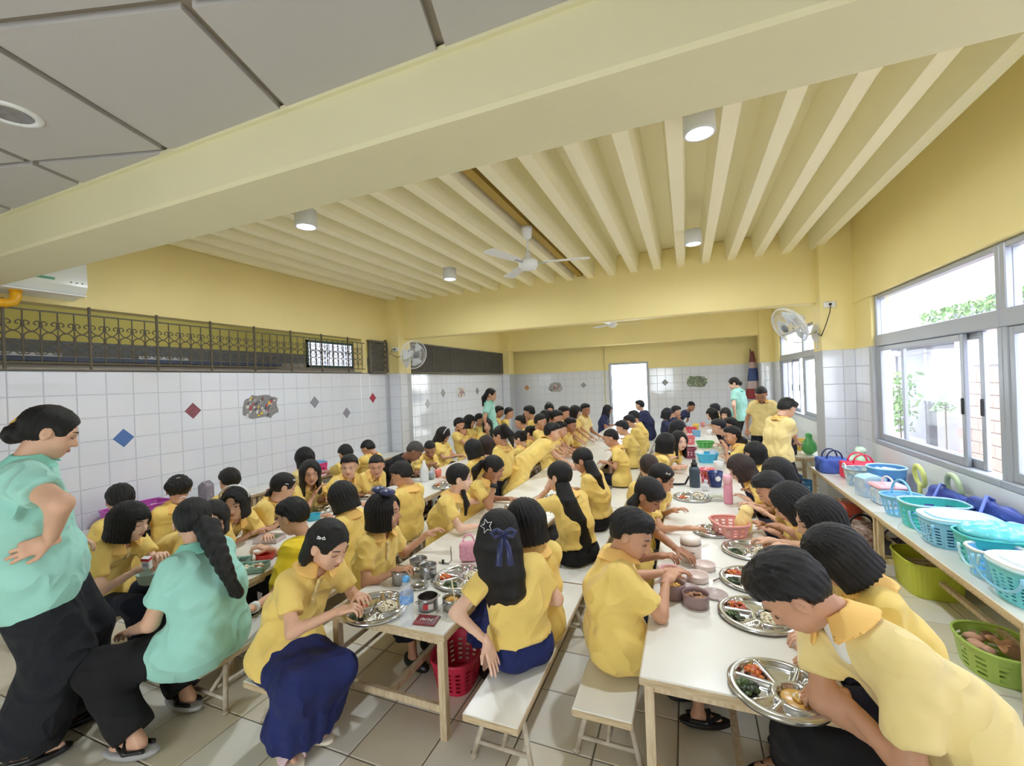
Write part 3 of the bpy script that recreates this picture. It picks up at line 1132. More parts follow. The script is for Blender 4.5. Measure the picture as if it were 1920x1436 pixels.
def hand_sdf(pose):
    """wrist at the origin, fingers along +Y, back of the hand up (+Z), thumb on the +X side; 0.18 m long"""
    curl = {'relaxed': (0.35, 0.5, 0.4), 'grip': (1.0, 1.25, 0.8), 'pinch': (0.75, 0.85, 0.5), 'flat': (0.06, 0.08, 0.05)}[pose]
    bones = []
    for i, (x, L, r) in enumerate(((0.030, 0.072, 0.0088), (0.010, 0.080, 0.0092), (-0.010, 0.075, 0.0088), (-0.029, 0.058, 0.0078))):
        a = np.array([x, 0.088 - 0.006 * abs(i - 1), 0.002])
        ang = 0.0
        spread = (x / 0.03) * 0.10
        p0 = a
        for k, fr in enumerate((0.45, 0.31, 0.24)):
            ang += curl[k] * (1.0 - 0.06 * i)
            dv = np.array([math.sin(spread) * math.cos(ang), math.cos(ang), -math.sin(ang)])
            p1 = p0 + dv * L * fr
            bones.append((p0, p1, r * (1 - 0.10 * k), r * (1 - 0.10 * (k + 1))))
            p0 = p1
    tb = {'relaxed': ((0.026, 0.022, -0.004), (0.052, 0.052, -0.014), (0.058, 0.082, -0.022)),
          'grip': ((0.026, 0.022, -0.006), (0.048, 0.050, -0.026), (0.034, 0.078, -0.036)),
          'pinch': ((0.026, 0.022, -0.006), (0.050, 0.052, -0.026), (0.044, 0.090, -0.040)),
          'flat': ((0.026, 0.022, -0.002), (0.056, 0.050, -0.006), (0.070, 0.078, -0.008))}[pose]
    bones.append((np.array(tb[0]), np.array(tb[1]), 0.0125, 0.0105))
    bones.append((np.array(tb[1]), np.array(tb[2]), 0.0100, 0.0080))

    def fn(p):
        d = s_box(p, (-0.036, 0.012, -0.012), (0.037, 0.092, 0.011), 0.0115)
        d = smin(d, s_cap(p, (0, -0.02, 0), (0, 0.02, 0), 0.023, 0.024), 0.02)
        for a, b, r0, r1 in bones:
            d = smin(d, s_cap(p, a, b, r0, r1), 0.005)
        return d
    return fn


HANDS = {}
for _p in ('relaxed', 'grip', 'pinch', 'flat'):
    for _l, _h in (('near', 0.0056), ('mid', 0.0095), ('far', 0.012)):
        HANDS[_p, _l] = surface(hand_sdf(_p), (-0.06, -0.03, -0.11), (0.085, 0.19, 0.03), _h, rel=1)


# faces: eyes, brows and lips shared by everyone
def _curve_strip(pts, r, m, name, flat=0.5):
    b = MB()
    n = len(pts)
    b.tube(pts, r, m, seg=5, radii=[r * (0.35 + 0.65 * math.sin(math.pi * (i + 0.4) / (n - 0.2))) for i in range(n)])
    return b.mesh(name)


M_EYEW = mat('eye_white', (232, 228, 224), rough=0.25)
M_IRIS = mat('dark_brown_iris', (30, 20, 16), rough=0.15)
M_LASH = mat('black_lashes', (22, 18, 18), rough=0.6)
M_LIP = mat('lip_pink', (176, 98, 92), rough=0.45)
FACE = {}


def _face_meshes():
    for s in (1, -1):
        b = MB()
        c = (0.0315 * s, 0.0755, -0.004)
        b.lathe([(0.0001, -0.0052), (0.009, -0.0038), (0.0125, 0), (0.009, 0.0042), (0.0001, 0.0058)], c, M_EYEW, seg=10, sy=0.5)
        b.lathe([(0.0001, -0.0048), (0.0042, -0.003), (0.0052, 0), (0.0042, 0.003), (0.0001, 0.0048)], (c[0], c[1] + 0.0035, c[2] + 0.0006), M_IRIS, seg=8, sy=0.6)
        lash = [(c[0] + 0.0140 * t, c[1] + 0.0062 - 0.0052 * t * t - 0.002 * s * t, c[2] + 0.0058 - 0.0052 * t * t) for t in np.linspace(-1, 1, 7)]
        b.tube(lash, 0.0014, M_LASH, seg=4)
        FACE['eye', s] = b.mesh('eye')
        b = MB()
        lash = [(c[0] + 0.0150 * t, c[1] + 0.0052 - 0.0052 * t * t - 0.002 * s * t, c[2] - 0.0030 + 0.0030 * t * t) for t in np.linspace(-1, 1, 7)]
        b.tube(lash, 0.0019, M_LASH, seg=4)
        FACE['lid', s] = b.mesh('eye')
        brow = [((0.014 + 0.036 * t) * s, 0.0880 - 0.018 * t * t, 0.0185 + 0.006 * math.sin(t * 2.6)) for t in np.linspace(0, 1, 7)]
        FACE['brow', s] = _curve_strip(brow, 0.0026, M_LASH, 'eyebrow')
    b = MB()
    for zz, rr in ((-0.0595, 0.0030), (-0.0668, 0.0036)):
        pts = [(0.021 * t, 0.0885 - 0.010 * t * t, zz + (0.0026 * t * t if zz < -0.06 else -0.0022 * t * t)) for t in np.linspace(-1, 1, 9)]
        b.tube(pts, rr, M_LIP, seg=5, radii=[rr * (0.4 + 0.6 * math.cos(t * 1.45)) for t in np.linspace(-1, 1, 9)])
    FACE['mouth'] = b.mesh('mouth')


_face_meshes()
# ------------------------------------------------------------------ people

SKINS = {}


def skin_mat(k):
    rgb = {0: (238, 196, 172), 1: (224, 178, 150), 2: (206, 156, 126), 3: (180, 130, 102), 4: (144, 100, 78)}[k]
    if k not in SKINS:
        SKINS[k] = mat('skin_tone_%d' % k, rgb, rough=0.48, var=0.06, vscale=14, spec=0.4)
    return SKINS[k]


CLOTH = {
    'yellow': mat('yellow_polo_knit', (248, 216, 122), rough=0.85, var=0.05, vscale=9, bump=0.12, bscale=420, fold=0.55, sheen=0.15),
    'lemon': mat('bright_yellow_tshirt', (252, 220, 48), rough=0.85, var=0.05, vscale=9, bump=0.1, bscale=420, fold=0.55, sheen=0.1),
    'pale': mat('pale_yellow_polo_knit', (250, 228, 158), rough=0.85, var=0.05, vscale=9, bump=0.12, bscale=420, fold=0.55, sheen=0.15),
    'teal': mat('mint_polo_knit', (166, 226, 214), rough=0.85, var=0.05, vscale=9, bump=0.1, bscale=420, fold=0.5, sheen=0.15),
    'navy': mat('navy_pleated_cotton', (30, 42, 104), rough=0.9, var=0.25, vscale=7, bump=0.15, bscale=260, fold=0.5),
    'dnavy': mat('dark_navy_cotton', (24, 28, 48), rough=0.9, var=0.2, vscale=7, bump=0.15, bscale=260, fold=0.5),
    'black': mat('black_cotton', (20, 20, 24), rough=0.9, var=0.2, vscale=7, bump=0.15, bscale=260, fold=0.5),
    'charcoal': mat('speckled_charcoal_cloth', (34, 38, 46), rough=0.95, rgb2=(22, 24, 30), vscale=220, bump=0.15, bscale=260, fold=0.5),
    'jacket': mat('navy_blue_jacket_cloth', (44, 52, 92), rough=0.8, var=0.15, vscale=7, bump=0.1, fold=0.5),
    'peach': mat('peach_collar_rib', (252, 205, 120), rough=0.85, bump=0.15, bscale=300),
    'tealrib': mat('mint_collar_rib', (150, 226, 210), rough=0.85, bump=0.15, bscale=300),
    'white': mat('white_undershirt', (236, 236, 232), rough=0.9),
}
M_BTN = mat('pale_button', (240, 220, 160), rough=0.4)
M_SHOE = mat('black_rubber_shoe', (22, 22, 24), rough=0.4)
M_SOLEW = mat('grey_foam_sole', (176, 176, 178), rough=0.7)
M_CREAM = mat('cream_foam', (240, 228, 206), rough=0.6)
M_PRINT = mat('pink_print_strap', (226, 170, 190), rough=0.5, rgb2=(236, 226, 220), vscale=60)
M_WHITEP = mat('white_plastic_clip', (240, 240, 244), rough=0.3)
M_RIBBON = mat('navy_satin_ribbon', (40, 48, 96), rough=0.35, sheen=0.2)
VOX = {'near': (0.0170, 0.0122, 0.0130), 'mid': (0.022, 0.019, 0.022), 'far': (0.027, 0.024, 0.027)}
PEOPLE = []
JOINTS = {}
HRNG = np.random.default_rng(21)


def ik(a, t, l1, l2, pole):
    a, t = np.asarray(a, float), np.asarray(t, float)
    d = t - a
    L = np.linalg.norm(d)
    mx = (l1 + l2) * 0.992
    if L > mx:
        t = a + d / L * mx
        d = t - a
        L = mx
    L = max(L, abs(l1 - l2) + 0.02, 0.03)
    n = d / (np.linalg.norm(d) + 1e-9)
    pole = np.asarray(pole, float)
    pole = pole - n * (pole @ n)
    pole = pole / (np.linalg.norm(pole) + 1e-9)
    ca = (l1 * l1 + L * L - l2 * l2) / (2 * l1 * L)
    ca = min(1, max(-1, ca))
    e = a + n * (l1 * ca) + pole * (l1 * math.sqrt(max(0, 1 - ca * ca)))
    return e, t


def shoe_mesh(kind):
    b = MB()
    if kind == 'shoe':
        v, q = surface(lambda p: smax(smin(s_ell(p, (0, 0.045, 0.018), (0.040, 0.098, 0.042)), s_ell(p, (0, -0.035, 0.035), (0.034, 0.042, 0.045)), 0.03), -p[:, 2] - 0.012, 0.006),
                       (-0.06, -0.1, -0.03), (0.06, 0.16, 0.1), 0.009)
        return qmesh('shoe', [(v, q, 0)], [M_SHOE])
    if kind == 'slide':
        v, q = surface(lambda p: smax(s_ell(p, (0, 0.035, -0.005), (0.053, 0.128, 0.034)), p[:, 2] - 0.004, 0.008), (-0.07, -0.12, -0.06), (0.07, 0.18, 0.03), 0.007)

        def strap(p):
            d = np.abs(s_ell(p, (0, 0.055, -0.004), (0.052, 0.12, 0.050))) - 0.006
            d = smax(d, np.abs(p[:, 1] - 0.060) - 0.045, 0.006)
            return smax(d, -p[:, 2] - 0.008, 0.004)
        v2, q2 = surface(strap, (-0.07, -0.02, -0.03), (0.07, 0.14, 0.07), 0.006)
        return qmesh('slide', [(v, q, 0), (v2, q2, 1)], [M_CREAM, M_PRINT])
    v, q = surface(lambda p: smax(s_ell(p, (0, 0.03, -0.012), (0.048, 0.130, 0.036)), p[:, 2] + 0.004, 0.006), (-0.07, -0.12, -0.06), (0.07, 0.18, 0.02), 0.007)

    def straps(p):
        q_ = p.copy()
        q_[:, 0] = np.abs(q_[:, 0])
        d = s_cap(q_, (0.0, 0.100, 0.012), (0.040, 0.030, 0.0), 0.011)
        d = np.minimum(d, s_cap(q_, (0.040, 0.030, 0.0), (0.030, -0.05, 0.004), 0.010))
        d = np.minimum(d, s_cap(q_, (0.0, 0.050, 0.040), (0.042, 0.030, 0.004), 0.010))
        return d
    v2, q2 = surface(straps, (-0.07, -0.08, -0.02), (0.07, 0.13, 0.06), 0.006)
    return qmesh('sandal', [(v, q, 0), (v2, q2, 1)], [M_SOLEW if kind == 'sandal' else M_SHOE, M_SHOE])


SHOES = {}


def rotz_pitch(yaw_deg, pitch_deg, roll_deg=0):
    """columns right, forward, up of a head that looks along yaw (0 = +x) and nods down by pitch"""
    y = math.radians(yaw_deg)
    f = np.array([math.cos(y), math.sin(y), 0.0])
    r = np.array([f[1], -f[0], 0.0])
    u = np.array([0, 0, 1.0])
    p = math.radians(pitch_deg)
    f2 = f * math.cos(p) - u * math.sin(p)
    u2 = f * math.sin(p) + u * math.cos(p)
    k = math.radians(roll_deg)
    r3 = r * math.cos(k) - u2 * math.sin(k)
    u3 = r * math.sin(k) + u2 * math.cos(k)
    return np.stack([r3, f2, u3], 1)


def avoid(d, p, off, boxes, gap=0.002):
    for lo, hi in boxes:
        d = np.maximum(d, -s_box(p, np.array(lo) - off, np.array(hi) - off) + F4(gap))
    return d


def person(label, pel, hd, face, hyaw=None, hpitch=15, hroll=0, bs=0.8, hs=0.95, fat=1.0, hl=None, hr=None, pole_l=None, pole_r=None,
           pose=('relaxed', 'relaxed'), hair='short', hcol='black', top='yellow', bottom='shorts', bmat='dnavy', lod='mid', feet=None,
           shoes='shoe', tail=None, eyes='down', collar=True, skin=1, sleeve=0.66, hem=0.10, hemlen=0.62, placket=False, wide=1.0,
           hand_roll=(0, 0), hand_dir=(None, None), group=None, extra=None, facef=True, undershirt=False, jacket=False, cat='person'):
    hyaw = face if hyaw is None else hyaw
    pel, hd = np.asarray(pel, float), np.asarray(hd, float)
    off = np.array([pel[0], pel[1], 0.0])
    P, H = pel - off, hd - off
    a = math.radians(face)
    f = np.array([math.cos(a), math.sin(a), 0.0])
    r = np.array([f[1], -f[0], 0.0])
    up = np.array([0, 0, 1.0])
    R = rotz_pitch(hyaw, hpitch, hroll)
    Nh = H + R @ np.array([0, -0.030, -0.100]) * hs
    tl = 0.465 * bs
    B = Nh + (P - Nh) / np.linalg.norm(P - Nh) * 0.045
    L = np.linalg.norm(B - P)
    if L > tl * 1.22 or L < tl * 0.72:
        print('SPINE', label[:40], round(L / tl, 2))
    bend = max(0.0, (B - P) @ f) / max(L, 0.1)
    Mi = (B + P) / 2 - f * (0.02 + 0.16 * bend) * bs + up * 0.05 * bend * bs
    ut = (B - Mi) / np.linalg.norm(B - Mi)
    ub = (Mi - P) / np.linalg.norm(Mi - P)
    SR, SL = B - ut * 0.050 * bs + r * 0.146 * bs, B - ut * 0.050 * bs - r * 0.146 * bs
    la, lf = 0.270 * bs, 0.235 * bs
    hands = []
    for side, S, tgt, pole in ((1, SR, hr, pole_r), (-1, SL, hl, pole_l)):
        if tgt is None:
            t = P + f * (0.25 + 0.10 * HRNG.random()) * bs + r * side * (0.06 + 0.12 * HRNG.random()) * bs
            t[2] = 0.525 + 0.05 * HRNG.random()
        else:
            t = np.asarray(tgt, float) - off
        pl = (-up * 1.0 + r * side * 0.55 - f * 0.15) if pole is None else np.asarray(pole, float)
        E, W = ik(S, t, la, lf, pl)
        hands.append((side, S, E, W))
    legs = []
    lt, ls = 0.400 * bs, 0.385 * bs
    for i, side in enumerate((1, -1)):
        hip = P + r * side * 0.085 * bs - up * 0.01
        if feet is None:
            t = P + f * 0.42 * bs + r * side * 0.10 * bs
            t[2] = 0.07
        else:
            t = np.asarray(feet[i], float) - off
        K, A = ik(hip, t, lt, ls, f + up * 0.6 + r * side * 0.15)
        legs.append((side, hip, K, A))
    boxes = [(lo, hi) for lo, hi in AVOID if lo[0] - 0.75 < pel[0] < hi[0] + 0.75 and lo[1] - 0.75 < pel[1] < hi[1] + 0.75]
    c = lambda v: np.asarray(v, F4)

    def torso(p, g):
        d = None
        for sd in (1, -1):
            e = smin(s_cap(p, P + r * sd * 0.062 * bs * fat, Mi + r * sd * 0.058 * bs * fat, 0.098 * bs * fat + g, 0.090 * bs * fat + g),
                     s_cap(p, Mi + r * sd * 0.058 * bs * fat, B - ut * 0.10 * bs + r * sd * 0.070 * bs, 0.090 * bs * fat + g, 0.078 * bs + g), 0.05)
            d = e if d is None else smin(d, e, 0.06)
        return smin(d, s_cap(p, SL + r * 0.02 * bs, SR - r * 0.02 * bs, 0.046 * bs + g), 0.07 * bs)

    def body(p):
        d = torso(p, -0.010)
        d = smin(d, s_cap(p, B - ut * 0.03, Nh, 0.043 * hs, 0.043 * hs), 0.03)
        for side, S, E, W in hands:
            arm = smin(s_cap(p, S, E, 0.043 * bs * (0.5 + fat * .5), 0.036 * bs * (0.5 + fat * .5)), s_cap(p, E, W, 0.038 * bs * (0.5 + fat * .5), 0.026 * bs), 0.02)
            d = smin(d, arm, 0.02)
        for side, hip, K, A in legs:
            d = smin(d, s_cap(p, hip, K, 0.070 * bs, 0.052 * bs), 0.03)
            d = smin(d, s_cap(p, K, A, 0.050 * bs, 0.031 * bs), 0.02)
            fd = f + r * side * 0.15
            d = smin(d, s_cap(p, A - f * 0.02 - up * 0.02, A + fd * 0.115 * bs - up * 0.038, 0.030 * bs, 0.022 * bs), 0.02)
        return avoid(d, p, off, boxes)

    pts = np.array([P, B, Nh, Mi] + [x for h in hands for x in h[1:]] + [x for l in legs for x in l[1:]])
    m = 0.15 * bs * max(1, fat)
    lo, hi = pts.min(0) - m, pts.max(0) + m
    lo[2] = max(lo[2], 0.0)
    vb, vs, vp = VOX[lod]
    parts = []
    v, q = surface(body, lo, hi, vb)
    parts.append((v, q, 0))
    hv, hq = HEADS[lod]
    parts.append(((hv * F4(hs)) @ R.T.astype(F4) + c(H), hq, 0))
    for i, (side, S, E, W) in enumerate(hands):
        pv, pq = HANDS[pose[0 if side > 0 else 1], lod]
        pv = pv.copy()
        if side > 0:
            pv[:, 0] *= -1
            pq = pq[:, ::-1]
        hdv = hand_dir[0 if side > 0 else 1]
        y = nrm(W - E) * 0.75 + nrm(f) * 0.35 if hdv is None else nrm(hdv)
        y = y / np.linalg.norm(y)
        z = up - y * (up @ y)
        if np.linalg.norm(z) < 0.2:
            z = -f - y * (-f @ y)
        z = z / np.linalg.norm(z)
        x = np.cross(y, z)
        k = math.radians(hand_roll[0 if side > 0 else 1]) * side
        x, z = x * math.cos(k) + z * math.sin(k), -x * math.sin(k) + z * math.cos(k)
        sc = 0.96 * (0.35 + 0.65 * bs)
        Rm = np.stack([x, y, z], 1).astype(F4)
        parts.append(((pv * F4(sc)) @ Rm.T + c(W), pq, 0))
    root = link('person', qmesh('person', parts, [skin_mat(skin)]), None, off)
    tag(root, label, cat, group)
    PEOPLE.append(root)

    # ---- shirt
    g = 0.012 + 0.006 * bs

    def shirt(p):
        d = torso(p, g)
        for side, hip, K, A in legs:
            d = smin(d, s_cap(p, hip, hip + (K - hip) * 0.22, 0.100 * bs * fat + g * .9, 0.096 * bs * fat + g * .9), 0.05)
        d = smin(d, s_cap(p, P + r * 0.055 * bs, P - r * 0.055 * bs, 0.112 * bs * fat + g), 0.05)
        d = smax(d, plane(p, P - ub * hem * bs, -ub), 0.008)
        for side, S, E, W in hands:
            arm = s_cap(p, S, E, 0.050 * bs * (0.5 + fat * .5) + g * .6, 0.057 * bs * (0.5 + fat * .5) + g * .7)
            arm = smax(arm, plane(p, S + (E - S) * sleeve, E - S), 0.006)
            d = smin(d, arm, 0.035)
        d = smax(d, -s_cap(p, B - ut * 0.045 * bs, Nh + (Nh - B), 0.052 * hs, 0.060 * hs), 0.012)
        if lod != 'far':
            s1 = p @ c(ub)
            s2 = p @ c(r)
            s3 = p @ c(f)
            h_ = np.clip((p - c(P)) @ c(ub) / (0.34 * bs), 0, 1)
            wst = F4(0.35) + F4(0.65) * (1 - h_) ** 2 + F4(0.5) * np.exp(-((h_ - 0.75) / 0.16) ** 2)
            w1 = np.sin(s1 * 26 + s2 * 15 + 1.9 * np.sin(s2 * 13 + 1.3) + 1.2 * np.sin(s3 * 19))
            w2 = np.sin(s1 * 19 - s2 * 24 + 2.1 * np.sin(s1 * 11 + s3 * 15) + 0.7)
            d = d - F4(0.0075 * (0.4 + bs * .6)) * wst * ((1 - np.abs(w1)) ** 2 + 0.8 * (1 - np.abs(w2)) ** 2) + F4(0.003)
        return avoid(d, p, off, boxes, 0.003)
    tp = np.array([P, B, SL, SR, hands[0][2], hands[1][2]])
    v, q = surface(shirt, tp.min(0) - 0.17 * bs * max(1, fat), tp.max(0) + 0.13 * bs * max(1, fat), vs)
    link('jacket' if jacket else 'shirt', qmesh('shirt', [(v, q, 0)], [CLOTH[top]]), root)

    # ---- lower garment
    def lower(p):
        d = s_cap(p, P + r * 0.05 * bs, P - r * 0.05 * bs, 0.112 * bs * fat)
        if bottom == 'skirt':
            sh = []
            for side, hip, K, A in legs:
                th = s_cap(p, hip, K, 0.100 * bs * fat, 0.086 * bs)
                e = K + (A - K) * hemlen
                sh.append((smin(th, s_cap(p, K, e, 0.084 * bs, 0.118 * bs * wide), 0.05), e, A - K, K))
            d = smin(smin(d, sh[0][0], 0.09), sh[1][0], 0.12 * bs)
            mk, me_ = (sh[0][3] + sh[1][3]) / 2, (sh[0][1] + sh[1][1]) / 2
            d = smin(d, smin(s_cap(p, P, mk, 0.085 * bs, 0.078 * bs), s_cap(p, mk, me_, 0.080 * bs, 0.115 * bs * wide), 0.05), 0.05)
            em, dm, km = (sh[0][1] + sh[1][1]) / 2, sh[0][2] + sh[1][2], (sh[0][3] + sh[1][3]) / 2
            q_ = p - c(em)
            ang = np.arctan2(q_ @ c(r), q_ @ c(f) + 0.02)
            w_ = np.clip((p - c(km)) @ c(nrm(dm)) / 0.15, -0.3, 1) + 0.3
            d = d + F4(0.0065 * bs) * w_ * np.sin(ang * 15)
            d = smax(d, plane(p, em, dm), 0.006)
        else:
            for side, hip, K, A in legs:
                d = smin(d, s_cap(p, hip, K, 0.098 * bs * fat, 0.072 * bs * (0.4 + wide * .6)), 0.05)
                if bottom == 'trousers':
                    e = K + (A - K) * 0.93
                    sh = smax(s_cap(p, K, A, 0.070 * bs * (0.4 + wide * .6), 0.062 * bs * wide), plane(p, e, A - K), 0.006)
                    d = smin(d, sh, 0.03)
                else:
                    d = smax(d, plane(p, hip + (K - hip) * 0.98, K - hip), 0.006)
            if lod != 'far':
                d = d + F4(0.0025) * np.sin(p @ c(f) * 40 + 2 * np.sin(p @ c(r) * 22) + (p @ c(up)) * 31)
        return avoid(d, p, off, boxes, 0.002)
    lp = np.array([P] + [x for l in legs for x in l[1:]])
    v, q = surface(lower, lp.min(0) - 0.16 * bs * max(1, fat), lp.max(0) + 0.16 * bs * max(1, fat), vp)
    link(bottom, qmesh(bottom, [(v, q, 0)], [CLOTH[bmat]]), root)

    # ---- head dressings live in the head's frame
    HM = Matrix([[*(R[i] * hs), H[i]] for i in range(3)] + [[0, 0, 0, 1]])

    def on_head(name, me, **kw):
        o = link(name, me, root, **kw)
        o.matrix_local = HM
        return o
    on_head.HM = HM
    ho = on_head('hair', hair_mesh(hair, lod, hcol))
    if lod != 'far' or facef:
        for s_ in (1, -1):
            on_head('eye', FACE['eye' if eyes == 'open' else 'lid', s_])
            on_head('eyebrow', FACE['brow', s_])
        on_head('mouth', FACE['mouth'])
    # ---- collar
    if collar and lod != 'far':
        ax = nrm(Nh - B)
        fr = nrm(f - ax * (f @ ax))

        def coll(p):
            q_ = p - c(B)
            t = q_ @ c(ax)
            rad = q_ - t[:, None] * c(ax)
            rr = np.linalg.norm(rad, axis=1)
            rad0 = 0.052 * hs + 0.050 * np.clip((0.036 - t) / 0.05, 0, 1.15)
            d = np.abs(rr - rad0) * F4(0.75) - F4(0.0062)
            d = smax(d, np.abs(t - 0.012) - 0.031 * (0.5 + bs * .5), 0.006)
            cosf = (rad @ c(fr)) / (rr + 1e-6)
            open_ = (cosf - F4(0.93)) * F4(0.05)
            return smax(d, open_, 0.004)
        v, q = surface(coll, B - 0.13, B + 0.13, 0.0066 if lod == 'near' else 0.0115)
        link('collar', qmesh('collar', [(v, q, 0)], [CLOTH['tealrib' if top == 'teal' else 'peach']]), root)
    if placket:
        b = MB()
        cen = []
        for k in range(9):
            t = 0.045 + k * 0.015 * bs / 0.8
            o_ = B + f * 0.30 - ut * t
            for _ in range(40):
                dd = float(shirt(np.array([o_], F4))[0])
                if dd < 0.0015:
                    break
                o_ = o_ - f * max(dd * 0.8, 0.002)
            cen.append(o_)
        for sd in (-1,):
            vs_ = []
            for o_ in cen:
                vs_ += [o_ - r * 0.012 + f * 0.001, o_ + r * 0.012 + f * 0.001, o_ + r * 0.012 + f * 0.005, o_ - r * 0.012 + f * 0.005]
            fs_ = []
            for k in range(len(cen) - 1):
                for j in range(4):
                    fs_.append((k * 4 + j, k * 4 + (j + 1) % 4, k * 4 + 4 + (j + 1) % 4, k * 4 + 4 + j))
            b.add(vs_, fs_, CLOTH['pale'], True)
        po = b.build('placket', None, root)
        for k in (1, 4, 7):
            bb = MB()
            o_ = cen[k] + f * 0.006
            bb.bar(o_, o_ + f * 0.003, 0.0055, M_BTN, seg=8)
            bb.build('button', None, po)
    # ---- shoes
    if shoes and lod != 'far':
        if shoes not in SHOES:
            SHOES[shoes] = shoe_mesh(shoes)
        for side, hip, K, A in legs:
            fd = f + r * side * 0.15
            y = math.atan2(fd[1], fd[0]) - math.pi / 2
            so = link({'shoe': 'shoe', 'slide': 'slide'}.get(shoes, 'sandal'), SHOES[shoes], root)
            gz = {'shoe': 0.014, 'slide': 0.041, 'sandal': 0.049, 'bsandal': 0.049}[shoes]
            k_ = (0.35 + 0.65 * bs) * 1.0
            so.matrix_local = Matrix.Translation((A[0], A[1], gz * k_)) @ Matrix.Rotation(y, 4, 'Z') @ Matrix.Scale(k_, 4)
    # ---- tails
    if tail is not None:
        kind, pts_, rad_ = tail[:3]
        pts_ = [(at_depth(t_[0], t_[1], depth_of(hd) - t_[2]) if t_[0] > 20 else np.asarray(t_, float)) - off for t_ in pts_]
        if kind == 'braid':
            def tf_(p):
                d = None
                n_ = 0
                for i in range(len(pts_) - 1):
                    k_ = 5
                    for j in range(k_):
                        u_ = j / k_
                        ctr = pts_[i] * (1 - u_) + pts_[i + 1] * u_
                        rr = rad_[i] * (1 - u_) + rad_[i + 1] * u_
                        sgn = 1 if n_ % 2 else -1
                        e = s_ell(p, ctr + R[:, 0] * sgn * rr * 0.35, (rr * 0.95, rr * 0.95, rr * 1.25))
                        d = e if d is None else smin(d, e, 0.006)
                        n_ += 1
                return d
        elif kind == 'loose':
            chains = []
            n_ = 11
            for j in range(n_):
                u_ = (j / (n_ - 1)) * 2 - 1
                ch_ = []
                for i, q_ in enumerate(pts_):
                    sp = rad_[i] * 0.95
                    ch_.append(q_ + np.asarray(tail[3]) * (u_ * sp) + f * (0.35 * sp * u_ * u_ + 0.006 * math.sin(7 * j + 2.1 * i)) + up * (0.05 * math.sin(j * 2.3) if i == len(pts_) - 1 else 0))
                chains.append(ch_)

            def tf_(p):
                d = None
                for j, ch_ in enumerate(chains):
                    for i in range(len(ch_) - 1):
                        ra, rb = max(0.020, rad_[i] * 0.34), max(0.020, rad_[i + 1] * 0.34)
                        if i == len(ch_) - 2:
                            rb = 0.008
                        e = s_cap(p, ch_[i], ch_[i + 1], ra, rb)
                        d = e if d is None else smin(d, e, 0.016)
                return d
        else:
            def tf_(p):
                d = None
                for i in range(len(pts_) - 1):
                    e = s_cap(p, pts_[i], pts_[i + 1], rad_[i], rad_[i + 1])
                    d = e if d is None else smin(d, e, 0.03)
                a_ = np.arctan2((p - c(pts_[1])) @ c(r), (p - c(pts_[1])) @ c(f))
                return d + F4(0.003) * np.sin(a_ * 13 + p[:, 2] * 14)
        A_ = np.array(pts_)
        mr = max(rad_) + 0.02
        v, q = surface(tf_, A_.min(0) - mr, A_.max(0) + mr, {'near': 0.0065, 'mid': 0.010, 'far': 0.015}[lod])
        link('braid' if kind == 'braid' else 'ponytail', qmesh('tail', [(v, q, 0)], [hair_mat(hcol)]), root)
    if undershirt:
        v, q = surface(lambda p: s_cap(p, B - ut * 0.02 + f * 0.02, B - ut * 0.10 + f * 0.075, 0.045 * hs, 0.040), B - 0.2, B + 0.2, 0.012)
        link('undershirt', qmesh('undershirt', [(v, q, 0)], [CLOTH['white']]), root)
    if extra:
        extra(root, on_head, dict(P=P, B=B, H=H, R=R, f=f, r=r, hands=hands, legs=legs, off=off, HM=HM))
    JOINTS[label] = dict(P=P + off, B=B + off, SL=SL + off, SR=SR + off, **{('R' if h[0] > 0 else 'L') + n: v + off for h in hands for n, v in (('elbow', h[2]), ('wrist', h[3]))}, **{('R' if h[0] > 0 else 'L') + n: v + off for h in legs for n, v in (('knee', h[2]), ('ankle', h[3]))})
    return root


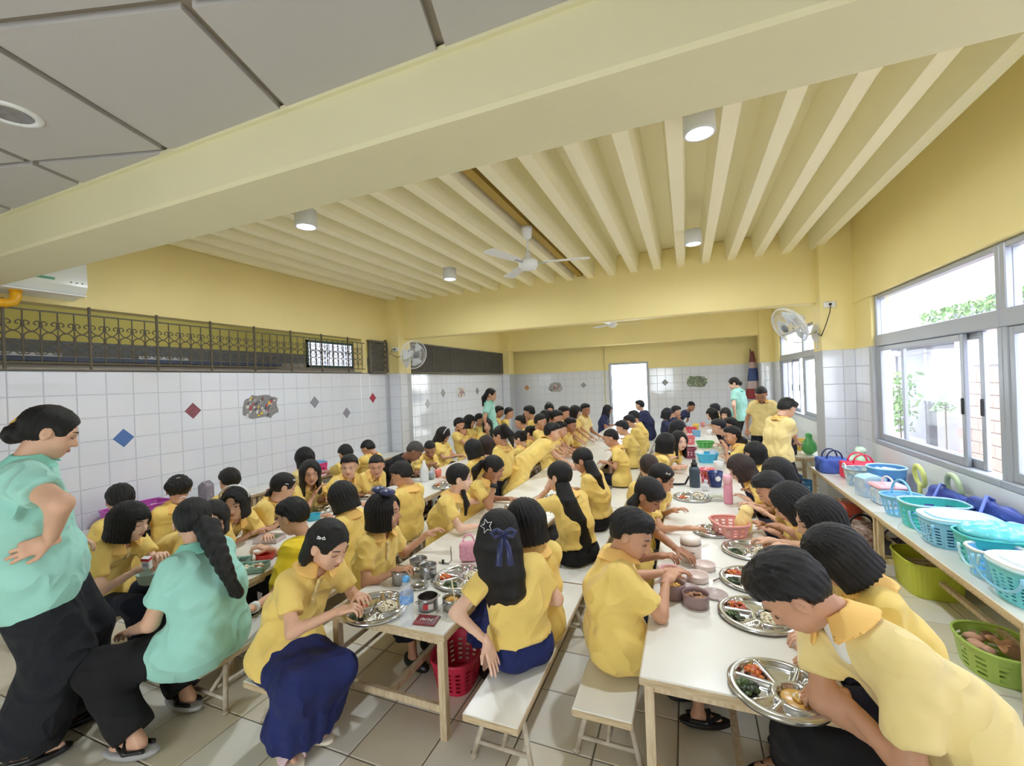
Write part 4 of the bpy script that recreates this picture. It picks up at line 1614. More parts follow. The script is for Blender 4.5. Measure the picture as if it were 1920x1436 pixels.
# hair ornaments, in the head's frame
def clip_mesh(kind):
    b = MB()
    if kind == 'bow_clip':
        for s_ in (1, -1):
            b.tube([(s_ * 0.002, 0, 0), (s_ * 0.016, 0.003, 0.010), (s_ * 0.020, 0.002, -0.002), (s_ * 0.004, 0, -0.004)], 0.0028, M_WHITEP, seg=5)
    elif kind == 'star':
        pts = []
        for k in range(10):
            rr = 0.034 if k % 2 == 0 else 0.016
            t = math.pi / 2 + k * math.pi / 5
            pts.append((rr * math.cos(t), 0, rr * math.sin(t)))
        b.tube(pts, 0.0024, M_WHITEP, seg=5, closed=True)
    elif kind == 'arc':
        b.tube([(0.014 * math.cos(t), 0, 0.006 * math.sin(t)) for t in np.linspace(0.2, 2.9, 6)], 0.0026, M_WHITEP, seg=5)
    elif kind == 'band':
        b.tube([(0.094 * math.cos(t), -0.01 + 0.0 * t, 0.034 + 0.088 * math.sin(t)) for t in np.linspace(-0.1, math.pi + 0.1, 18)], 0.006, M_WHITEP, seg=6)
    elif kind == 'flower':
        for k in range(5):
            t = k * 2 * math.pi / 5
            b.lathe([(0.0001, -0.004), (0.007, 0), (0.0001, 0.004)], (0.010 * math.cos(t), 0, 0.010 * math.sin(t)), mat('pink_red_flower', (232, 92, 120), rough=0.5), seg=7)
    elif kind == 'dark_bow':
        for s_ in (1, -1):
            b.lathe([(0.004, -0.012), (0.020, -0.006), (0.024, 0.0), (0.020, 0.006), (0.004, 0.012)], (s_ * 0.026, 0, 0), M_RIBBON, seg=10, sx=1.25)
        b.lathe([(0.0001, -0.012), (0.011, -0.006), (0.011, 0.006), (0.0001, 0.012)], (0, 0, 0), M_RIBBON, seg=8)
    elif kind == 'ribbon_bow':
        for s_ in (1, -1):
            b.tube([(0, 0, 0), (s_ * 0.022, -0.006, 0.014), (s_ * 0.042, -0.008, 0.006), (s_ * 0.030, -0.006, -0.010), (0, 0, -0.002)], 0.007, M_RIBBON, seg=6)
            b.tube([(0, -0.002, 0), (s_ * 0.014, -0.012, -0.045), (s_ * 0.020, -0.022, -0.10)], 0.008, M_RIBBON, seg=6, radii=[0.005, 0.011, 0.013])
        b.lathe([(0.0001, -0.01), (0.010, 0), (0.0001, 0.01)], (0, -0.004, 0), M_RIBBON, seg=8)
    return b.mesh(kind)


CLIPS = {}


def clip(on_head, kind, pos, rot=(0, 0, 0), sc=1.0, name='hair_clip'):
    if kind not in CLIPS:
        CLIPS[kind] = clip_mesh(kind)
    o = on_head(name, CLIPS[kind])
    o.matrix_local = on_head.HM @ (Matrix.Translation(pos) @ Matrix.Rotation(rot[2], 4, 'Z') @ Matrix.Rotation(rot[0], 4, 'X') @ Matrix.Rotation(rot[1], 4, 'Y') @ Matrix.Scale(sc, 4))
    return o
# ------------------------------------------------------------------ who sits where
def sit(label, lane, head, face, x=None, z=None, dy=0.0, px_=None, **k):
    """a sitter on a bench lane; the head's place is found on the upright plane x (or the level z) of that seat"""
    H = onx(head[0], head[1], x) if x is not None else onz(head[0], head[1], z)
    if H[1] > 10.5:
        H = np.array([H[0] * 10.5 / H[1], 10.5, CAM_H + (H[2] - CAM_H) * 10.5 / H[1]])
    bs = k.get('bs', 0.8)
    fat = k.get('fat', 1.0)
    px0 = LANE[lane] if px_ is None else px_
    p = (px0, H[1] + dy, ZB + 0.108 * bs * fat + 0.006)
    k['bs'] = bs
    return person(label, p, H, face, **k)


def gravity_tail(H, R, hs, start, pts, rads):
    return [H + R @ np.array(start) * hs] + [np.asarray(p) for p in pts], rads


def hr_clip(kind, pos, rot=(0, 0, 0), sc=1.0):
    return lambda root, on_head, c: clip(on_head, kind, tuple(v * 1.07 for v in pos), rot, sc)


def multi(*fs):
    def g(root, on_head, c):
        for f_ in fs:
            f_(root, on_head, c)
    return g


def watch(side, m, w=0.012):
    def g(root, on_head, c):
        s_, S, E, W = [h for h in c['hands'] if h[0] == side][0]
        d_ = nrm(W - E)
        p = W - d_ * 0.012
        b = MB()
        b.bar(p - d_ * w, p + d_ * w, 0.030, m, seg=14)
        b.build('wristwatch', None, root)
    return g


def ptail(lane_x, pts, rads, kind='pony'):
    return (kind, pts, rads, CAM_R)


def ribbon(root, on_head, c):
    w = at_depth(944, 1000, depth_of(c['H'] + c['off']) - 0.165) - c['off']
    b = link('ribbon_bow', clip_mesh('ribbon_bow'), root)
    a = math.atan2(-w[1] - c['off'][1], -w[0] - c['off'][0]) + math.pi / 2
    b.matrix_local = Matrix.Translation(w) @ Matrix.Rotation(a, 4, 'Z') @ Matrix.Rotation(-0.25, 4, 'X') @ Matrix.Scale(1.3, 4)


def powder(root, on_head, c):
    b = MB()
    b.lathe([(0.0001, -0.013), (0.012, -0.006), (0.013, 0.006), (0.0001, 0.013)], (0.045, 0.071, -0.030), mat('cream_face_powder', (240, 214, 176), rough=0.9), seg=10, sy=0.5)
    on_head('powder_patch', b.mesh('powder'))


# --- the two assistants in mint polos at the left edge
person('woman in mint polo and dark wide trousers standing with a hand on her hip', (-2.80, 1.0, 0.85), (-2.715, 1.045, 1.455), 62, hyaw=66, hpitch=22,
       bs=1.0, hs=1.02, fat=1.38, hr=onx(94, 1014, -2.53), pole_r=(0.95, 0.05, -0.2), hl=(-3.0, 1.2, 0.9), top='teal', bottom='trousers', bmat='charcoal',
       wide=2.1, feet=[(-2.74, 0.93, 0.085), (-2.84, 1.12, 0.085)], shoes='bsandal', hair='lowbun', lod='near', skin=1, hem=0.17, sleeve=0.60,
       hand_dir=((-0.45, -0.85, -0.2), None), hand_roll=(70, 0))
_H = onz(362, 976, 0.945)
person('woman in mint polo with a long black braid crouched on a bench end', (-2.27, 1.42, 0.392), _H, 192, hyaw=150, hpitch=12, bs=0.96, hs=1.0, fat=1.12,
       hl=onz(250, 1182, 0.44), hr=onz(330, 1130, 0.5), pole_l=(0.2, -0.4, -1), top='teal', bottom='trousers', bmat='black', wide=1.35, feet=[onz(352, 1300, 0.085), onz(258, 1385, 0.085)],
       shoes='sandal', hair='fringe', lod='near', skin=1, hem=0.16, sleeve=0.62,
       tail=('braid', [onx(388, 985, -2.30), onx(402, 1020, -2.20), onx(420, 1062, -2.12), onx(436, 1096, -2.10), onx(446, 1116, -2.10)], [0.046, 0.040, 0.031, 0.022, 0.026]),
       extra=hr_clip('arc', (-0.035, -0.03, 0.115), (0.3, 0, 0), 0.9))
# --- left row, wall side
sit('girl with black bob and fringe in yellow polo holding a small milk carton', 'B1L', (245, 977), 14, z=0.86, hyaw=24, hpitch=14, hair='bob', lod='near', bottom='trousers', bmat='dnavy',
    hr=onz(258, 1068, 0.60), hl=onz(296, 1042, 0.66), pose=('grip', 'pinch'), placket=True, skin=0)
sit('girl half hidden behind the braided woman, hair falling over her face', 'B1L', (400, 972), 0, z=0.78, hyaw=-30, hpitch=20, hair='bobside', lod='mid', bottom='skirt', bmat='dnavy')
sit('girl with white hairband and chin-length hair looking up from the left row', 'B1L', (440, 943), -15, z=0.80, hyaw=-52, hpitch=8, hair='bobside', lod='near', eyes='open', placket=True,
    bottom='skirt', bmat='dnavy', extra=hr_clip('band', (0, 0.01, 0.012), sc=1.06), hr=onz(470, 1000, 0.53), hl=onz(500, 1005, 0.53))
sit('girl with a loose low ponytail and white clips seen from behind', 'B1L', (532, 912), 25, x=-3.10, hyaw=58, hpitch=20, hair='tied', lod='mid', bottom='skirt', bmat='dnavy',
    tail=ptail(0, [(517, 912, 0.0), (507, 930, 0.0), (502, 952, 0.0)], [0.03, 0.036, 0.014]), extra=multi(hr_clip('bow_clip', (0.06, 0.05, 0.07), (0, 0, -0.8)), hr_clip('arc', (0.085, 0.0, 0.03), (0, 0, -1.4))))
sit('girl with shoulder-length hair turning to the camera, hand at her chin', 'B1L', (582, 886), -10, x=-3.22, hyaw=-36, hpitch=5, hair='longside', lod='mid', eyes='open', bottom='skirt', bmat='dnavy',
    hr=onz(590, 925, 0.66), pole_r=(0.3, -0.4, -1), hl=onz(615, 935, 0.56), skin=2)
sit('boy with short straight hair glancing left from the left row', 'B1L', (655, 874), -15, x=-3.10, hyaw=-58, hpitch=5, hair='short', lod='mid', eyes='open', skin=1)
sit('boy with a cropped fringe sitting beside the glancing boy', 'B1L', (706, 873), -15, x=-2.98, hyaw=-52, hpitch=12, hair='crop', lod='mid', eyes='open', skin=2)
sit('man in black T-shirt with grey cropped hair bent over the table', 'B1L', (778, 846), 12, x=-3.00, hyaw=24, hpitch=48, bs=0.96, hs=1.0, hair='crop', hcol='grey', lod='mid', top='black', collar=False, skin=4, fat=1.1)
sit('boy looking down behind the man in black', 'B1L', (806, 842), -20, x=-3.20, hyaw=-55, hpitch=30, hair='crop', lod='mid', skin=3)
sit('girl with a white headband and red bow leaning over her food', 'B1L', (832, 815), 0, x=-3.42, hyaw=8, hpitch=28, hair='long', lod='mid', skin=2, bottom='skirt', bmat='dnavy', extra=hr_clip('band', (0, 0.03, 0.012), sc=1.06))
sit('boy with spiky hair sitting behind the girl with the headband', 'B1L', (867, 806), 10, x=-3.48, hyaw=24, hpitch=25, hair='short', lod='mid', skin=2)
sit('girl with long hair facing the camera near the standing woman', 'B1L', (914, 797), -20, x=-3.20, hyaw=-70, hpitch=8, hair='longside', lod='far', skin=1, bottom='skirt', bmat='dnavy', eyes='open')
# --- boys and girls at the wall table, backs to the room
sit('boy in yellow polo facing the tiled wall beside the purple crate', 'B0', (225, 936), 178, x=-3.93, hyaw=165, hpitch=12, hair='short', lod='near', skin=2, facef=False)
sit('girl with clipped-up curls facing the wall beside the mint bottle', 'B0', (335, 917), 168, x=-3.86, hyaw=150, hpitch=18, hair='curly', lod='near', skin=2, facef=False, bottom='skirt', bmat='black',
    extra=multi(hr_clip('arc', (0.05, -0.09, 0.09), (0, 0, 0.4)), hr_clip('arc', (-0.06, -0.07, 0.09)), hr_clip('arc', (-0.05, -0.10, 0.02), (0, 0, 0.2)), hr_clip('arc', (0.0, -0.10, 0.07)), hr_clip('arc', (0.07, -0.06, 0.03), (0, 0, 1.0))))
sit('boy with a round black crop facing the wall behind the hairband girl', 'B0', (430, 901), 175, x=-3.90, hyaw=170, hpitch=15, hair='short', lod='mid', facef=False)
sit('child facing the wall directly behind the long-haired girl', 'B0', (570, 858), 178, x=-3.95, hpitch=12, hair='bob', lod='mid', facef=False, top='pale')
sit('boy hunched at the wall table beside the pink box', 'B0', (648, 851), 165, x=-3.92, hpitch=35, hair='short', lod='mid', facef=False)
sit('boy with very short hair bowed at the wall table by the pillar', 'B0', (690, 841), 172, x=-3.86, hyaw=190, hpitch=40, hair='crop', lod='mid', facef=False, skin=2)
# --- left row, aisle side (backs towards the middle row)
sit('older student in bright yellow T-shirt eating with a spoon, white watch', 'B1R', (548, 968), 188, x=-2.44, hyaw=192, hpitch=22, bs=0.92, hs=1.0, hair='short', lod='near', top='lemon', collar=False, bottom='trousers', bmat='black',
    hr=onz(506, 1030, 0.54), hl=onz(474, 1140, 0.42), pole_l=(0.1, -0.5, -0.6), pose=('pinch', 'relaxed'), sleeve=0.80, hem=0.16, skin=1, extra=watch(-1, M_WHITEP))
sit('girl with bobbed hair and white bow clip eating, seen from behind', 'B1R', (640, 932), 190, x=-2.40, hyaw=185, hpitch=20, hair='bob', lod='near', bottom='skirt', bmat='dnavy', skin=2,
    extra=hr_clip('bow_clip', (-0.01, -0.02, 0.118), (0.4, 0, 0), 1.1), hl=onz(592, 948, 0.55), hr=onz(605, 940, 0.55))
sit('boy in yellow polo with his back turned beside the girl with cheek powder', 'B1R', (752, 890), 176, x=-2.36, hyaw=195, hpitch=28, bs=0.86, hair='short', lod='near', facef=False, skin=2)
sit('girl with dark hair gathered low, back turned, beyond the boy', 'B1R', (886, 842), 180, x=-2.32, hpitch=15, hair='bob', lod='mid', facef=False, bottom='skirt', bmat='dnavy')
sit('girl with wavy dark hair behind the standing ponytail girl', 'B1R', (911, 834), 180, x=-2.30, hpitch=15, hair='long', hcol='brown', lod='mid', facef=False, bottom='skirt', bmat='dnavy')
sit('small girl with two hair puffs seen from behind', 'B1R', (975, 822), 180, x=-2.2, hpitch=12, bs=0.72, hair='puffs', lod='mid', facef=False, bottom='skirt', bmat='dnavy')
sit('small girl with a pink flower in her hair seen from behind', 'B1R', (994, 812), 175, x=-2.25, hpitch=12, bs=0.74, hair='puffs', lod='mid', facef=False, bottom='skirt', bmat='dnavy', extra=hr_clip('flower', (0.0, -0.11, 0.06)))
# --- middle row, left side (facing the windows)
_H = onz(617, 1020, 0.85)
person('girl in yellow polo and long blue skirt eating at the table end, silver clip', (-1.83, 1.50, 0.362), _H, -14, hyaw=-2, hpitch=26, bs=0.82, hs=1.0, hair='tuck', lod='near', placket=True, skin=1,
       bottom='skirt', bmat='navy', hemlen=0.80, wide=1.15, hr=onz(634, 1146, 0.585), hl=onz(672, 1118, 0.575), pose=('pinch', 'relaxed'), feet=[onz(538, 1390, 0.075), onz(582, 1352, 0.075)],
       shoes='slide', extra=hr_clip('bow_clip', (0.078, 0.012, 0.070), (0, 0.3, -1.25)), pole_r=(0.0, -0.9, -0.7))
sit('girl with a dark bow bun and pale powder on her cheek holding a spoon', 'B2L', (722, 958), -4, x=-1.74, hyaw=17, hpitch=2, hair='bobside', lod='near', placket=True, skin=2, bottom='skirt', bmat='dnavy', eyes='open',
    hr=onz(742, 1070, 0.56), hl=onz(800, 1002, 0.60), pose=('pinch', 'relaxed'), extra=multi(hr_clip('dark_bow', (0.0, -0.01, 0.122), (0, 0, 0.9), 2.0), powder))
sit('girl in profile with hair pinned behind her ear, forearm on the table', 'B2L', (862, 896), 8, x=-1.66, hyaw=27, hpitch=6, hair='tied', lod='near', skin=0, bottom='skirt', bmat='dnavy', eyes='open',
    hr=onz(905, 985, 0.53), hl=onz(905, 940, 0.56), tail=ptail(0, [(868, 920, 0.03), (875, 945, 0.04), (873, 965, 0.04)], [0.02, 0.018, 0.010]), pole_r=(0.2, -0.9, -0.7))
sit('girl resting her chin on a hand with a dark watch', 'B2L', (926, 878), -2, x=-1.60, hyaw=4, hpitch=26, hair='tied', lod='near', skin=3, bottom='skirt', bmat='dnavy',
    hr=onz(926, 908, 0.74), hl=onz(955, 935, 0.53), pole_r=(0.4, -0.5, -1), hand_dir=((0.3, 0.1, 0.9), None), tail=ptail(0, [(904, 868, 0.0), (892, 882, 0.0), (889, 902, 0.0)], [0.03, 0.034, 0.012]),
    extra=watch(1, M_SHOE, 0.018))
_H = onz(938, 816, 1.02)
person('girl with high ponytail standing in the aisle behind the chin-resting girl', (-1.98, _H[1] + 0.06, 0.62), _H, 165, hyaw=185, hpitch=8, bs=0.74, hs=0.92, hair='tied', lod='mid', skin=2, bottom='skirt', bmat='dnavy', hemlen=0.4,
       feet=[(-2.08, _H[1] + 0.1, 0.07), (-1.95, _H[1] - 0.02, 0.07)], tail=('pony', [onx(945, 800, -1.86), onx(957, 815, -1.80), onx(962, 836, -1.80)], [0.04, 0.04, 0.015]), hl=(-2.1, _H[1] - 0.1, 0.7), hr=(-2.15, _H[1] + 0.15, 0.75))
person('boy leaning far over the middle table with his back to the camera', (-1.84, 4.50, 0.365), onz(1036, 810, 0.96), 35, hyaw=20, hpitch=12, bs=0.92, hs=0.97, hair='short', lod='mid', skin=1, hr=onz(1050, 838, 0.66), hl=(-1.35, 5.25, 0.53))
sit('boy with hand at his mouth beyond the boy leaning over the middle table', 'B2L', (1052, 805), 0, x=-1.72, hyaw=5, hpitch=10, hair='short', lod='mid', skin=1)
sit('boy with tousled hair reaching across the middle table', 'B2L', (1070, 797), 0, x=-1.66, hyaw=-8, hpitch=12, hair='short', lod='mid', bs=0.88, skin=3, hr=onz(1095, 812, 0.6))
sit('tall boy sitting upright at the far middle table, collar open', 'B2L', (1098, 768), -15, x=-1.75, hyaw=-25, hpitch=8, hair='short', lod='mid', bs=0.95, skin=3, top='pale', hr=onz(1125, 800, 0.55))
# --- middle row, right side (backs to the window row)
_H = onz(932, 1000, 0.87)
sit('girl with long black hair, star clip and navy ribbon, hands on hips', 'B2R', (934, 1000), 132, x=-0.86, dy=0.02, hyaw=178, hpitch=22, hair='tied', lod='near', skin=0, facef=False, bottom='skirt', bmat='navy', hemlen=0.5,
    hl=onz(912, 1202, 0.46), hr=onz(975, 1130, 0.52), pole_l=(-0.7, -0.6, 0.1), pole_r=(0.9, 0.3, 0.15), pose=('relaxed', 'flat'), hand_dir=(None, (0.35, -0.1, -0.75)), collar=False,
    hem=-0.06, tail=ptail(0, [(938, 992, 0.055), (938, 1035, 0.10), (944, 1080, 0.12), (950, 1115, 0.12), (952, 1150, 0.115)], [0.075, 0.088, 0.082, 0.076, 0.070], 'loose'),
    extra=multi(hr_clip('star', (-0.090, -0.012, 0.062), (-0.35, 0.0, -1.45)), ribbon))
sit('girl with a smooth bob and her back turned beside the ribbon girl', 'B2R', (982, 977), 138, x=-0.80, dy=0.02, hyaw=165, hpitch=10, hair='bob', lod='near', skin=1, facef=False, bottom='trousers', bmat='black')
sit('girl with very long low ponytail and raised elbow, black trousers', 'B2R', (1048, 893), 140, x=-0.90, hyaw=165, hpitch=10, hair='tied', lod='near', skin=1, facef=False, bottom='skirt', bmat='black',
    hl=onz(1026, 918, 0.78), pole_l=(-0.6, -0.7, -0.8), pose=('relaxed', 'relaxed'),
    tail=ptail(0, [(1056, 908, 0.07), (1066, 940, 0.13), (1080, 975, 0.15), (1092, 1015, 0.14), (1096, 1045, 0.13)], [0.034, 0.050, 0.062, 0.060, 0.050], 'loose'), hem=-0.07)
sit('girl with long side ponytail bending to the middle table', 'B2R', (1092, 863), 170, x=-0.90, hyaw=178, hpitch=28, hair='tied', lod='near', skin=2, facef=False, bottom='skirt', bmat='black',
    tail=ptail(0, [(1106, 868, 0.08), (1118, 893, 0.13), (1128, 925, 0.14)], [0.032, 0.042, 0.036], 'loose'), hem=-0.04)
sit('small boy with buzzed hair at the right side of the middle row', 'B2R', (1145, 821), 178, x=-0.90, hyaw=190, hpitch=22, bs=0.72, hair='crop', lod='mid', skin=2, top='yellow', facef=False)
sit('dark-haired child behind the buzzed boy in the middle row', 'B2R', (1166, 802), 178, x=-0.92, hpitch=20, hair='short', hcol='blue', lod='far', facef=False)
sit('child third behind the buzzed boy, hunched in yellow', 'B2R', (1180, 790), 178, x=-0.92, hpitch=25, hair='short', hcol='blue', lod='far', facef=False)
sit('child fourth behind the buzzed boy, hazy against the doorway', 'B2R', (1188, 781), 178, x=-0.92, hpitch=15, hair='short', hcol='blue', lod='far', facef=False)
sit('student in dark jacket sitting right of the bright doorway', 'B2R', (1199, 760), 170, x=-0.95, hpitch=12, bs=0.95, hair='short', hcol='blue', lod='far', top='jacket', facef=False, jacket=True, bottom='trousers', bmat='black')
sit('person in dark blue with long hair in front of the doorway', 'B2L', (1140, 768), 0, x=-1.72, hpitch=15, bs=0.95, hair='long', hcol='blue', lod='far', top='jacket', facef=False, jacket=True, bottom='trousers', bmat='black', skin=3)
# --- window row, left side
sit('boy in oversized yellow polo spooning soup from a mauve bowl', 'B3L', (1186, 1000), 22, x=-0.27, dy=-0.10, hyaw=-12, hpitch=24, bs=0.84, hs=1.0, hair='short', lod='near', skin=2, undershirt=True, fat=1.16,
    hr=onz(1250, 1090, 0.60), hl=onz(1252, 1072, 0.54), pole_r=(0.3, -0.9, -0.8), pose=('pinch', 'relaxed'), shoes='bsandal', sleeve=0.78, hem=0.15)
sit('girl with tied-back hair bent over a pink bowl behind the boy', 'B3L', (1217, 928), 5, x=-0.25, hyaw=-22, hpitch=34, bs=0.84, hair='fringe', lod='near', skin=3, bottom='trousers', bmat='black',
    hr=onz(1236, 1042, 0.56), hl=onz(1280, 1040, 0.55), pose=('pinch', 'relaxed'), tail=ptail(0, [(1198, 928, 0.0), (1186, 944, 0.0), (1180, 958, 0.0)], [0.03, 0.03, 0.012]))
sit('girl with a pink hair clip reaching over the table', 'B3L', (1241, 897), 0, x=-0.20, hyaw=-10, hpitch=20, hair='tied', lod='mid', skin=2, bottom='skirt', bmat='dnavy', extra=hr_clip('bow_clip', (0.07, 0.04, 0.07), (0, 0, -0.9)), hr=onz(1290, 990, 0.55))
sit('child with brown buzzed hair seen from behind in the window row', 'B3L', (1217, 876), 80, z=0.85, hyaw=100, hpitch=10, hair='crop', hcol='brown', lod='mid', facef=False, skin=1)
sit('girl with straight bob stretching an arm over the window row table', 'B3L', (1250, 831), 10, z=0.86, hyaw=30, hpitch=8, hair='bob', lod='mid', facef=False, bottom='skirt', bmat='dnavy', hr=onz(1285, 850, 0.6))
sit('little girl with long hair glancing back at the camera', 'B3L', (1274, 826), -20, z=0.84, hyaw=-55, hpitch=8, hair='longside', lod='mid', eyes='open', skin=0, bottom='skirt', bmat='dnavy')
sit('child in dark jacket with a white hair clip at the far window row', 'B3L', (1272, 802), 0, z=0.87, hpitch=15, hair='bob', hcol='blue', lod='far', top='jacket', facef=False, jacket=True)
sit('child in dark jacket with a white stripe, left side of window row', 'B3L', (1252, 776), 0, z=0.88, hpitch=15, hair='bob', hcol='blue', lod='far', top='jacket', facef=False, jacket=True)
sit('child in dark jacket second from the far end, left of window row', 'B3L', (1268, 771), 0, z=0.88, hpitch=15, hair='short', hcol='blue', lod='far', top='jacket', facef=False, jacket=True)
sit('dark-skinned boy looking down at the far end of the window row', 'B3L', (1296, 762), -15, z=0.88, hyaw=-40, hpitch=28, hair='crop', lod='far', top='jacket', skin=3, jacket=True, px_=-0.3)
# --- window row, right side
_H = onz(1482, 1108, 0.88)
person('boy in pale yellow polo hunched over a steel tray in the foreground', (0.73, 1.53, 0.385), _H, 210, hyaw=176, hpitch=52, hroll=-8, bs=1.0, hs=1.12, fat=1.0, hair='short', lod='near', skin=2, top='pale', undershirt=True,
       hl=onz(1572, 1302, 0.56), hr=(0.58, 1.62, 0.43), pole_l=(0.5, -1.0, -0.35), pole_r=(-1.0, -0.05, 0.0), pose=('relaxed', 'pinch'), sleeve=0.72, hem=0.13, facef=False,
       feet=[onz(1475, 1420, 0.085), (0.48, 1.30, 0.085)], shoes='bsandal', bottom='trousers', bmat='black', hand_dir=((-0.2, -0.3, -0.9), (-0.9, 0.25, -0.25)))
sit('child with a glossy black bob bowed right behind the foreground boy', 'B3R', (1562, 1042), 178, x=0.50, hyaw=185, hpitch=40, hair='bobside', hcol='black', lod='near', facef=False, skin=1)
sit('girl in profile lifting a spoon beside the pink basket', 'B3R', (1532, 974), 180, x=0.56, hyaw=188, hpitch=18, hair='bobside', lod='near', skin=1, bottom='skirt', bmat='dnavy', hl=onz(1424, 1012, 0.60), hr=onz(1405, 1010, 0.56), pose=('relaxed', 'pinch'))
sit('girl with smooth black hair second behind the foreground bob', 'B3R', (1480, 942), 180, x=0.53, hpitch=34, hair='bobside', lod='near', facef=False, skin=2, bottom='skirt', bmat='dnavy', hl=onz(1425, 978, 0.55))
sit('child with dark cap of hair resting over folded arms', 'B3R', (1443, 916), 180, x=0.50, hpitch=36, hair='short', lod='mid', facef=False, skin=2)
sit('girl with a white bow clip on straight hair by the side table', 'B3R', (1456, 886), 180, x=0.62, hpitch=22, hair='bob', lod='mid', facef=False, skin=1, bottom='skirt', bmat='dnavy', extra=hr_clip('bow_clip', (0.07, -0.02, 0.085), (0, 0, -1.2), 0.9))
sit('girl with a brown bob folding her bare arms behind the pink bottle', 'B3R', (1387, 877), 178, x=0.40, hyaw=185, hpitch=24, hair='bob', hcol='brown', lod='mid', facef=False, skin=0, bottom='skirt', bmat='dnavy')
sit('little girl with short fringe seen in profile by the standing boys', 'B3R', (1414, 849), 180, x=0.62, hyaw=200, hpitch=12, hair='bob', lod='mid', skin=0, bottom='skirt', bmat='dnavy')
sit('buzzed boy beside the girl with the short fringe', 'B3R', (1386, 834), 180, x=0.58, hpitch=16, hair='crop', lod='mid', skin=1, facef=False)
sit('boy with short hair raising food to his mouth, right window row', 'B3R', (1372, 816), 180, z=0.84, hyaw=195, hpitch=10, hair='short', lod='mid', skin=2, hl=onz(1362, 838, 0.70))
sit('child in dark clothes with back turned, right side of window row', 'B3R', (1347, 800), 180, z=0.85, hpitch=15, hair='short', hcol='blue', lod='far', top='jacket', facef=False, jacket=True)
sit('child with black hair in front of the standing mint woman', 'B3R', (1369, 797), 180, z=0.85, hpitch=15, hair='short', lod='far', facef=False)
sit('small girl facing the camera at the far right of the window row', 'B3R', (1360, 776), 200, z=0.87, hyaw=250, hpitch=10, hair='bob', lod='far', skin=0, eyes='open')
sit('small girl in profile at the far end of the window row', 'B3R', (1334, 776), 185, z=0.86, hyaw=200, hpitch=15, hair='bob', lod='far', skin=0)
sit('child farthest on the right of the window row', 'B3R', (1340, 767), 180, z=0.90, hpitch=12, hair='short', hcol='blue', lod='far', facef=False)
# --- far end of the left and middle rows
FAR = [('B1L', (862, 796), -3.5, 0, 'short', 'child by the left wall tiles behind the spiky-haired boy'),
       ('B1L', (881, 790), -3.5, 0, 'bob', 'child with bobbed hair next along the left wall, before the standing woman'),
       ('B1L', (900, 787), -3.5, 5, 'short', 'child directly in front of the standing mint woman'),
       ('B1L', (936, 772), -3.4, 20, 'short', 'boy just right of the standing mint woman, back turned'),
       ('B1L', (955, 774), -3.2, 20, 'crop', 'boy second to the right of the standing mint woman'),
       ('B1R', (975, 791), -2.55, 190, 'crop', 'boy eating in profile in front of the far orange diamond'),
       ('B1R', (990, 785), -2.60, 190, 'short', 'boy eating beside the profile boy at the far left row'),
       ('B1R', (992, 773), -2.45, 180, 'short', 'child farthest in the left row under the orange diamond'),
       ('B2L', (1014, 790), -1.95, 0, 'crop', 'buzzed child sitting behind the boy leaning over the table'),
       ('B2L', (1025, 783), -1.95, 0, 'bob', 'dark bobbed child in the far middle row under the far mural'),
       ('B2L', (1044, 783), -1.80, 0, 'short', 'dark-haired child in the far middle row right of the bobbed one'),
       ('B2L', (1030, 768), -2.1, -60, 'bun', 'girl with a bow on her head facing the camera far back'),
       ('B2L', (1058, 774), -1.9, 0, 'short', 'child farthest back left of the tall upright boy'),
       ('B2L', (1079, 772), -1.85, 0, 'bob', 'child with bobbed hair right beside the tall upright boy')]
for ln_, hd_, x_, fc_, hs_, lb_ in FAR:
    sit(lb_, ln_, hd_, fc_, x=x_, hpitch=15, hair=hs_, lod='far', facef=(fc_ == -60 or hs_ == 'crop'), skin=2, bottom='shorts')
# --- standing figures at the back
_H = onz(921, 740, 1.40)
person('woman in mint polo with a ponytail standing by the left wall', (_H[0] - 0.02, _H[1], 0.80), _H, 15, hyaw=8, hpitch=8, bs=0.93, hs=0.98, hair='tied', lod='mid', top='teal', bottom='trousers', bmat='black', skin=2,
       feet=[(_H[0], _H[1] - 0.08, 0.08), (_H[0], _H[1] + 0.1, 0.08)], hl=(_H[0] + 0.05, _H[1] + 0.25, 0.8), hr=(_H[0], _H[1] - 0.24, 0.8),
       tail=('pony', [_H + np.array([-0.10, 0.02, 0.02]), _H + np.array([-0.15, 0.02, -0.06]), _H + np.array([-0.18, 0.02, -0.2])], [0.04, 0.045, 0.015]))
_H = onz(1376, 719, 1.42)
person('person in mint polo walking past the flag in the far corner', (_H[0] + 0.06, _H[1] - 0.02, 0.82), _H, 150, hyaw=175, hpitch=20, bs=0.95, hs=0.98, hair='lowbun', lod='mid', top='teal', bottom='trousers', bmat='black', skin=0,
       feet=[(_H[0] + 0.05, _H[1] + 0.12, 0.08), (_H[0] + 0.08, _H[1] - 0.12, 0.08)], hl=(_H[0] - 0.02, _H[1] - 0.2, 0.82), hr=(_H[0] + 0.1, _H[1] + 0.24, 0.82))
_H = onz(1427, 739, 1.285)
person('boy in yellow polo standing by the side table looking down', (_H[0] + 0.03, _H[1] + 0.12, 0.74), _H, -105, hyaw=-110, hpitch=34, bs=0.88, hs=1.0, hair='crop', lod='mid', skin=3, top='pale', bottom='trousers', bmat='dnavy', hcol='black',
       feet=[(_H[0] - 0.09, _H[1] + 0.1, 0.08), (_H[0] + 0.12, _H[1] + 0.1, 0.08)], hr=(_H[0] - 0.2, _H[1] + 0.0, 0.75), hl=(_H[0] + 0.24, _H[1] + 0.0, 0.72))
_H = onz(1476, 766, 1.19)
